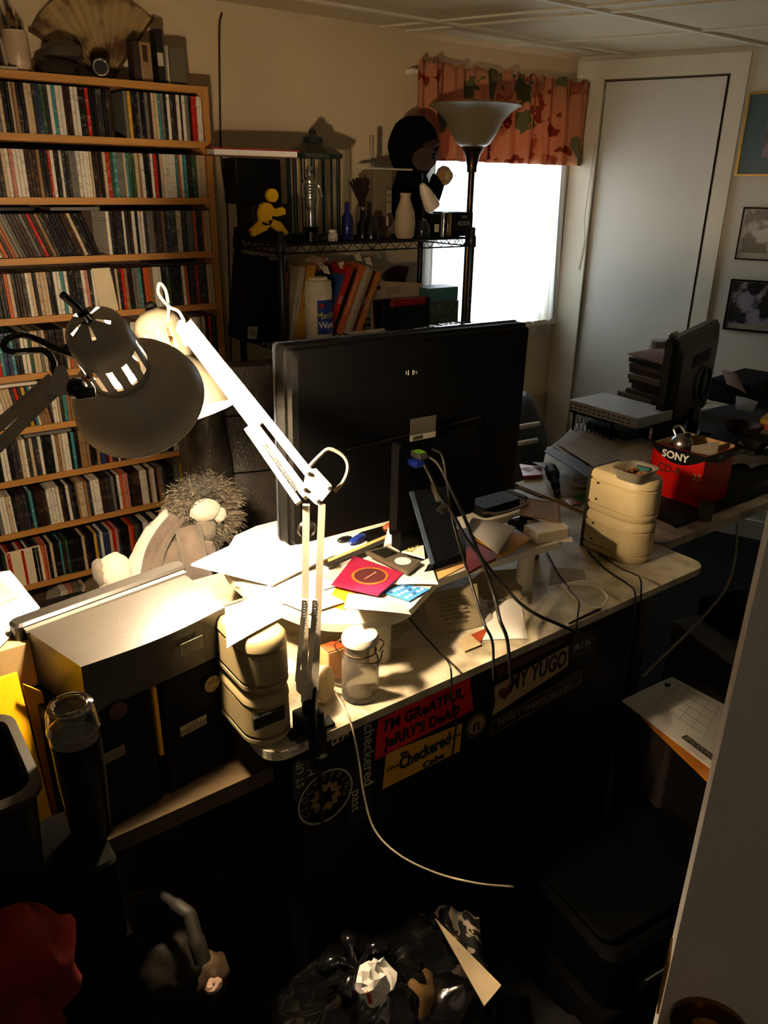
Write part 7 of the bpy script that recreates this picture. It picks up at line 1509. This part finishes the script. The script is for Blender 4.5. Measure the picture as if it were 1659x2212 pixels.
# crumpled white paper cup on the bag
c_ = onz(812, 2118, .44); t = thing('crumpled_paper', 'crumpled white paper bag catching the light at the bottom', 'paper', c_)
b = MB(); b.smooth = False; b.ball(c_, .026, 14, 9, (1.1, .9, 1.15), .7, 2.6); b.build('crumple', PAPER, t)
b = MB(); pts = [c_+Vector((0, -.01, -.01)), onz(800, 2170, .40), onz(815, 2225, .36)]; b.tube(spline(pts, 5), [.016]*4+[.011]*4+[.008]*3, 7); b.build('tail', PAPER, t)
b = MB(); b.bar(c_+Vector((-.022, -.012, .010)), c_+Vector((-.020, -.016, -.012)), .007, .003); b.build('red_print', mat('red_print', '#b03a30', .6), t)
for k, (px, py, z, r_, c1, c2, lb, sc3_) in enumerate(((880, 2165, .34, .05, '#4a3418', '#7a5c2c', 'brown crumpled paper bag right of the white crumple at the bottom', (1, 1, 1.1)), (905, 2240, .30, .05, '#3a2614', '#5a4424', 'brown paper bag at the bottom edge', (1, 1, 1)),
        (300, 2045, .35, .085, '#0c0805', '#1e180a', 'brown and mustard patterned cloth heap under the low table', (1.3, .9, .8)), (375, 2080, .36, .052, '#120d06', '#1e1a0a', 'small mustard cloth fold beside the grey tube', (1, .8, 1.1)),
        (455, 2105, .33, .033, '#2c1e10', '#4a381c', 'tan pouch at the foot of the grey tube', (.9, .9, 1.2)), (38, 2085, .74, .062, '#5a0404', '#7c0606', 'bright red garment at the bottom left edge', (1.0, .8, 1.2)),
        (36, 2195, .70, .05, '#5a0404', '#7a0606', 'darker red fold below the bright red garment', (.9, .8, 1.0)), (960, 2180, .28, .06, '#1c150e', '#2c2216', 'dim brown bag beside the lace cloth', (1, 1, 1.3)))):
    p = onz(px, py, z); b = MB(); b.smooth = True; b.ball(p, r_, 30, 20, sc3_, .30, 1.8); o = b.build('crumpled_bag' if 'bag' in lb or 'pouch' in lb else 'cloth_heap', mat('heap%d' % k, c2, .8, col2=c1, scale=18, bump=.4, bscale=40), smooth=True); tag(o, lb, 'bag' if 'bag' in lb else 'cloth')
p = onz(462, 2128, .345); b = MB(); b.ball(p, .014, 10, 7, (1, .8, .8), .5, 4); o = b.build('tissue', mat('pink_tissue', '#a88a78', .8)); tag(o, 'crumpled pinkish tissue on the tan pouch', 'tissue')
b = MB(); b.smooth = True; pts = [onz(285, 1890, .50), onz(345, 1930, .50), onz(395, 1966, .50), onz(410, 1980, .495), onz(424, 2030, .47), onz(438, 2075, .44)]; b.tube(spline(pts, 6), [.008]*10+[.011]*14+[.013]*7, 12); o = b.build('bent_tube', mat('dull_tube', '#211f1a', .6), smooth=True); tag(o, 'bent grey tube lying over the dark clutter under the low table', 'tube')
# white cardboard triangle and lace
P = [onz(955, 1990, .30), onz(1083, 2128, .27), onz(1046, 2172, .26), onz(1010, 2110, .27)]
b = MB(); b.prism([onz(940, 1985, .40), onz(1083, 2130, .40), onz(1046, 2175, .40)], (0, 0, .002)); o = b.build('white_card', mat('cream_board', '#8f7f64', .7)); tag(o, 'pale triangular card sticking up beside the lace cloth', 'card')
LC = lace_mat('black_lace')
def lf(u, v):
    p = onz(905+130*u+30*v, 1975+250*v, .30-.03*v); return (p.x, p.y, .33-.05*v+.03*noise.noise(Vector((u*4, v*5, 1)))-.06*abs(u-.4))
b = MB(); b.smooth = True; b.grid(lf, 30, 40, (0, 0, .001)); o = b.build('lace_cloth', LC, fix=False); tag(o, 'black and cream lace cloth draped at the bottom of the picture', 'cloth')
b = MB(); b.smooth = True; p = onz(1038, 2135, .31); b.tube(spline([onz(1050, 2108, .33), p, onz(1010, 2175, .30), onz(1030, 2225, .28)], 6), .010, 10); o = b.build('umbrella_handle', BLKM, smooth=True); tag(o, 'curved black handle over the pale triangular card', 'handle')
b = MB(); p = onz(1237, 2003, .02); b.box((p.x, p.y, .004), (.022, .020, .004), rz=.5); o = b.build('paper_scrap', mat('scrap_grey', '#8a8680', .8)); tag(o, 'small pale scrap lying on the dark floor', 'paper')
b = MB(); b.prism([ony(812, 1830, .84), ony(815, 1790, .84), ony(880, 1735, .84), ony(862, 1760, .84)], (0, .01, 0)); o = b.build('cardboard_flap', mat('brown_flap', '#6a4a28', .8)); tag(o, 'brown cardboard flap low on the front of the black cabinet', 'cardboard')
p = onz(1465, 1960, .2); b = MB(); b.bbox((1.30, .42, .16), (.16, .16, .30), .02); o = b.build('brown_case', mat('dark_brown_case', '#22120a', .7)); tag(o, 'very dark brown case against the open door', 'case')
# clutter base under the front heaps
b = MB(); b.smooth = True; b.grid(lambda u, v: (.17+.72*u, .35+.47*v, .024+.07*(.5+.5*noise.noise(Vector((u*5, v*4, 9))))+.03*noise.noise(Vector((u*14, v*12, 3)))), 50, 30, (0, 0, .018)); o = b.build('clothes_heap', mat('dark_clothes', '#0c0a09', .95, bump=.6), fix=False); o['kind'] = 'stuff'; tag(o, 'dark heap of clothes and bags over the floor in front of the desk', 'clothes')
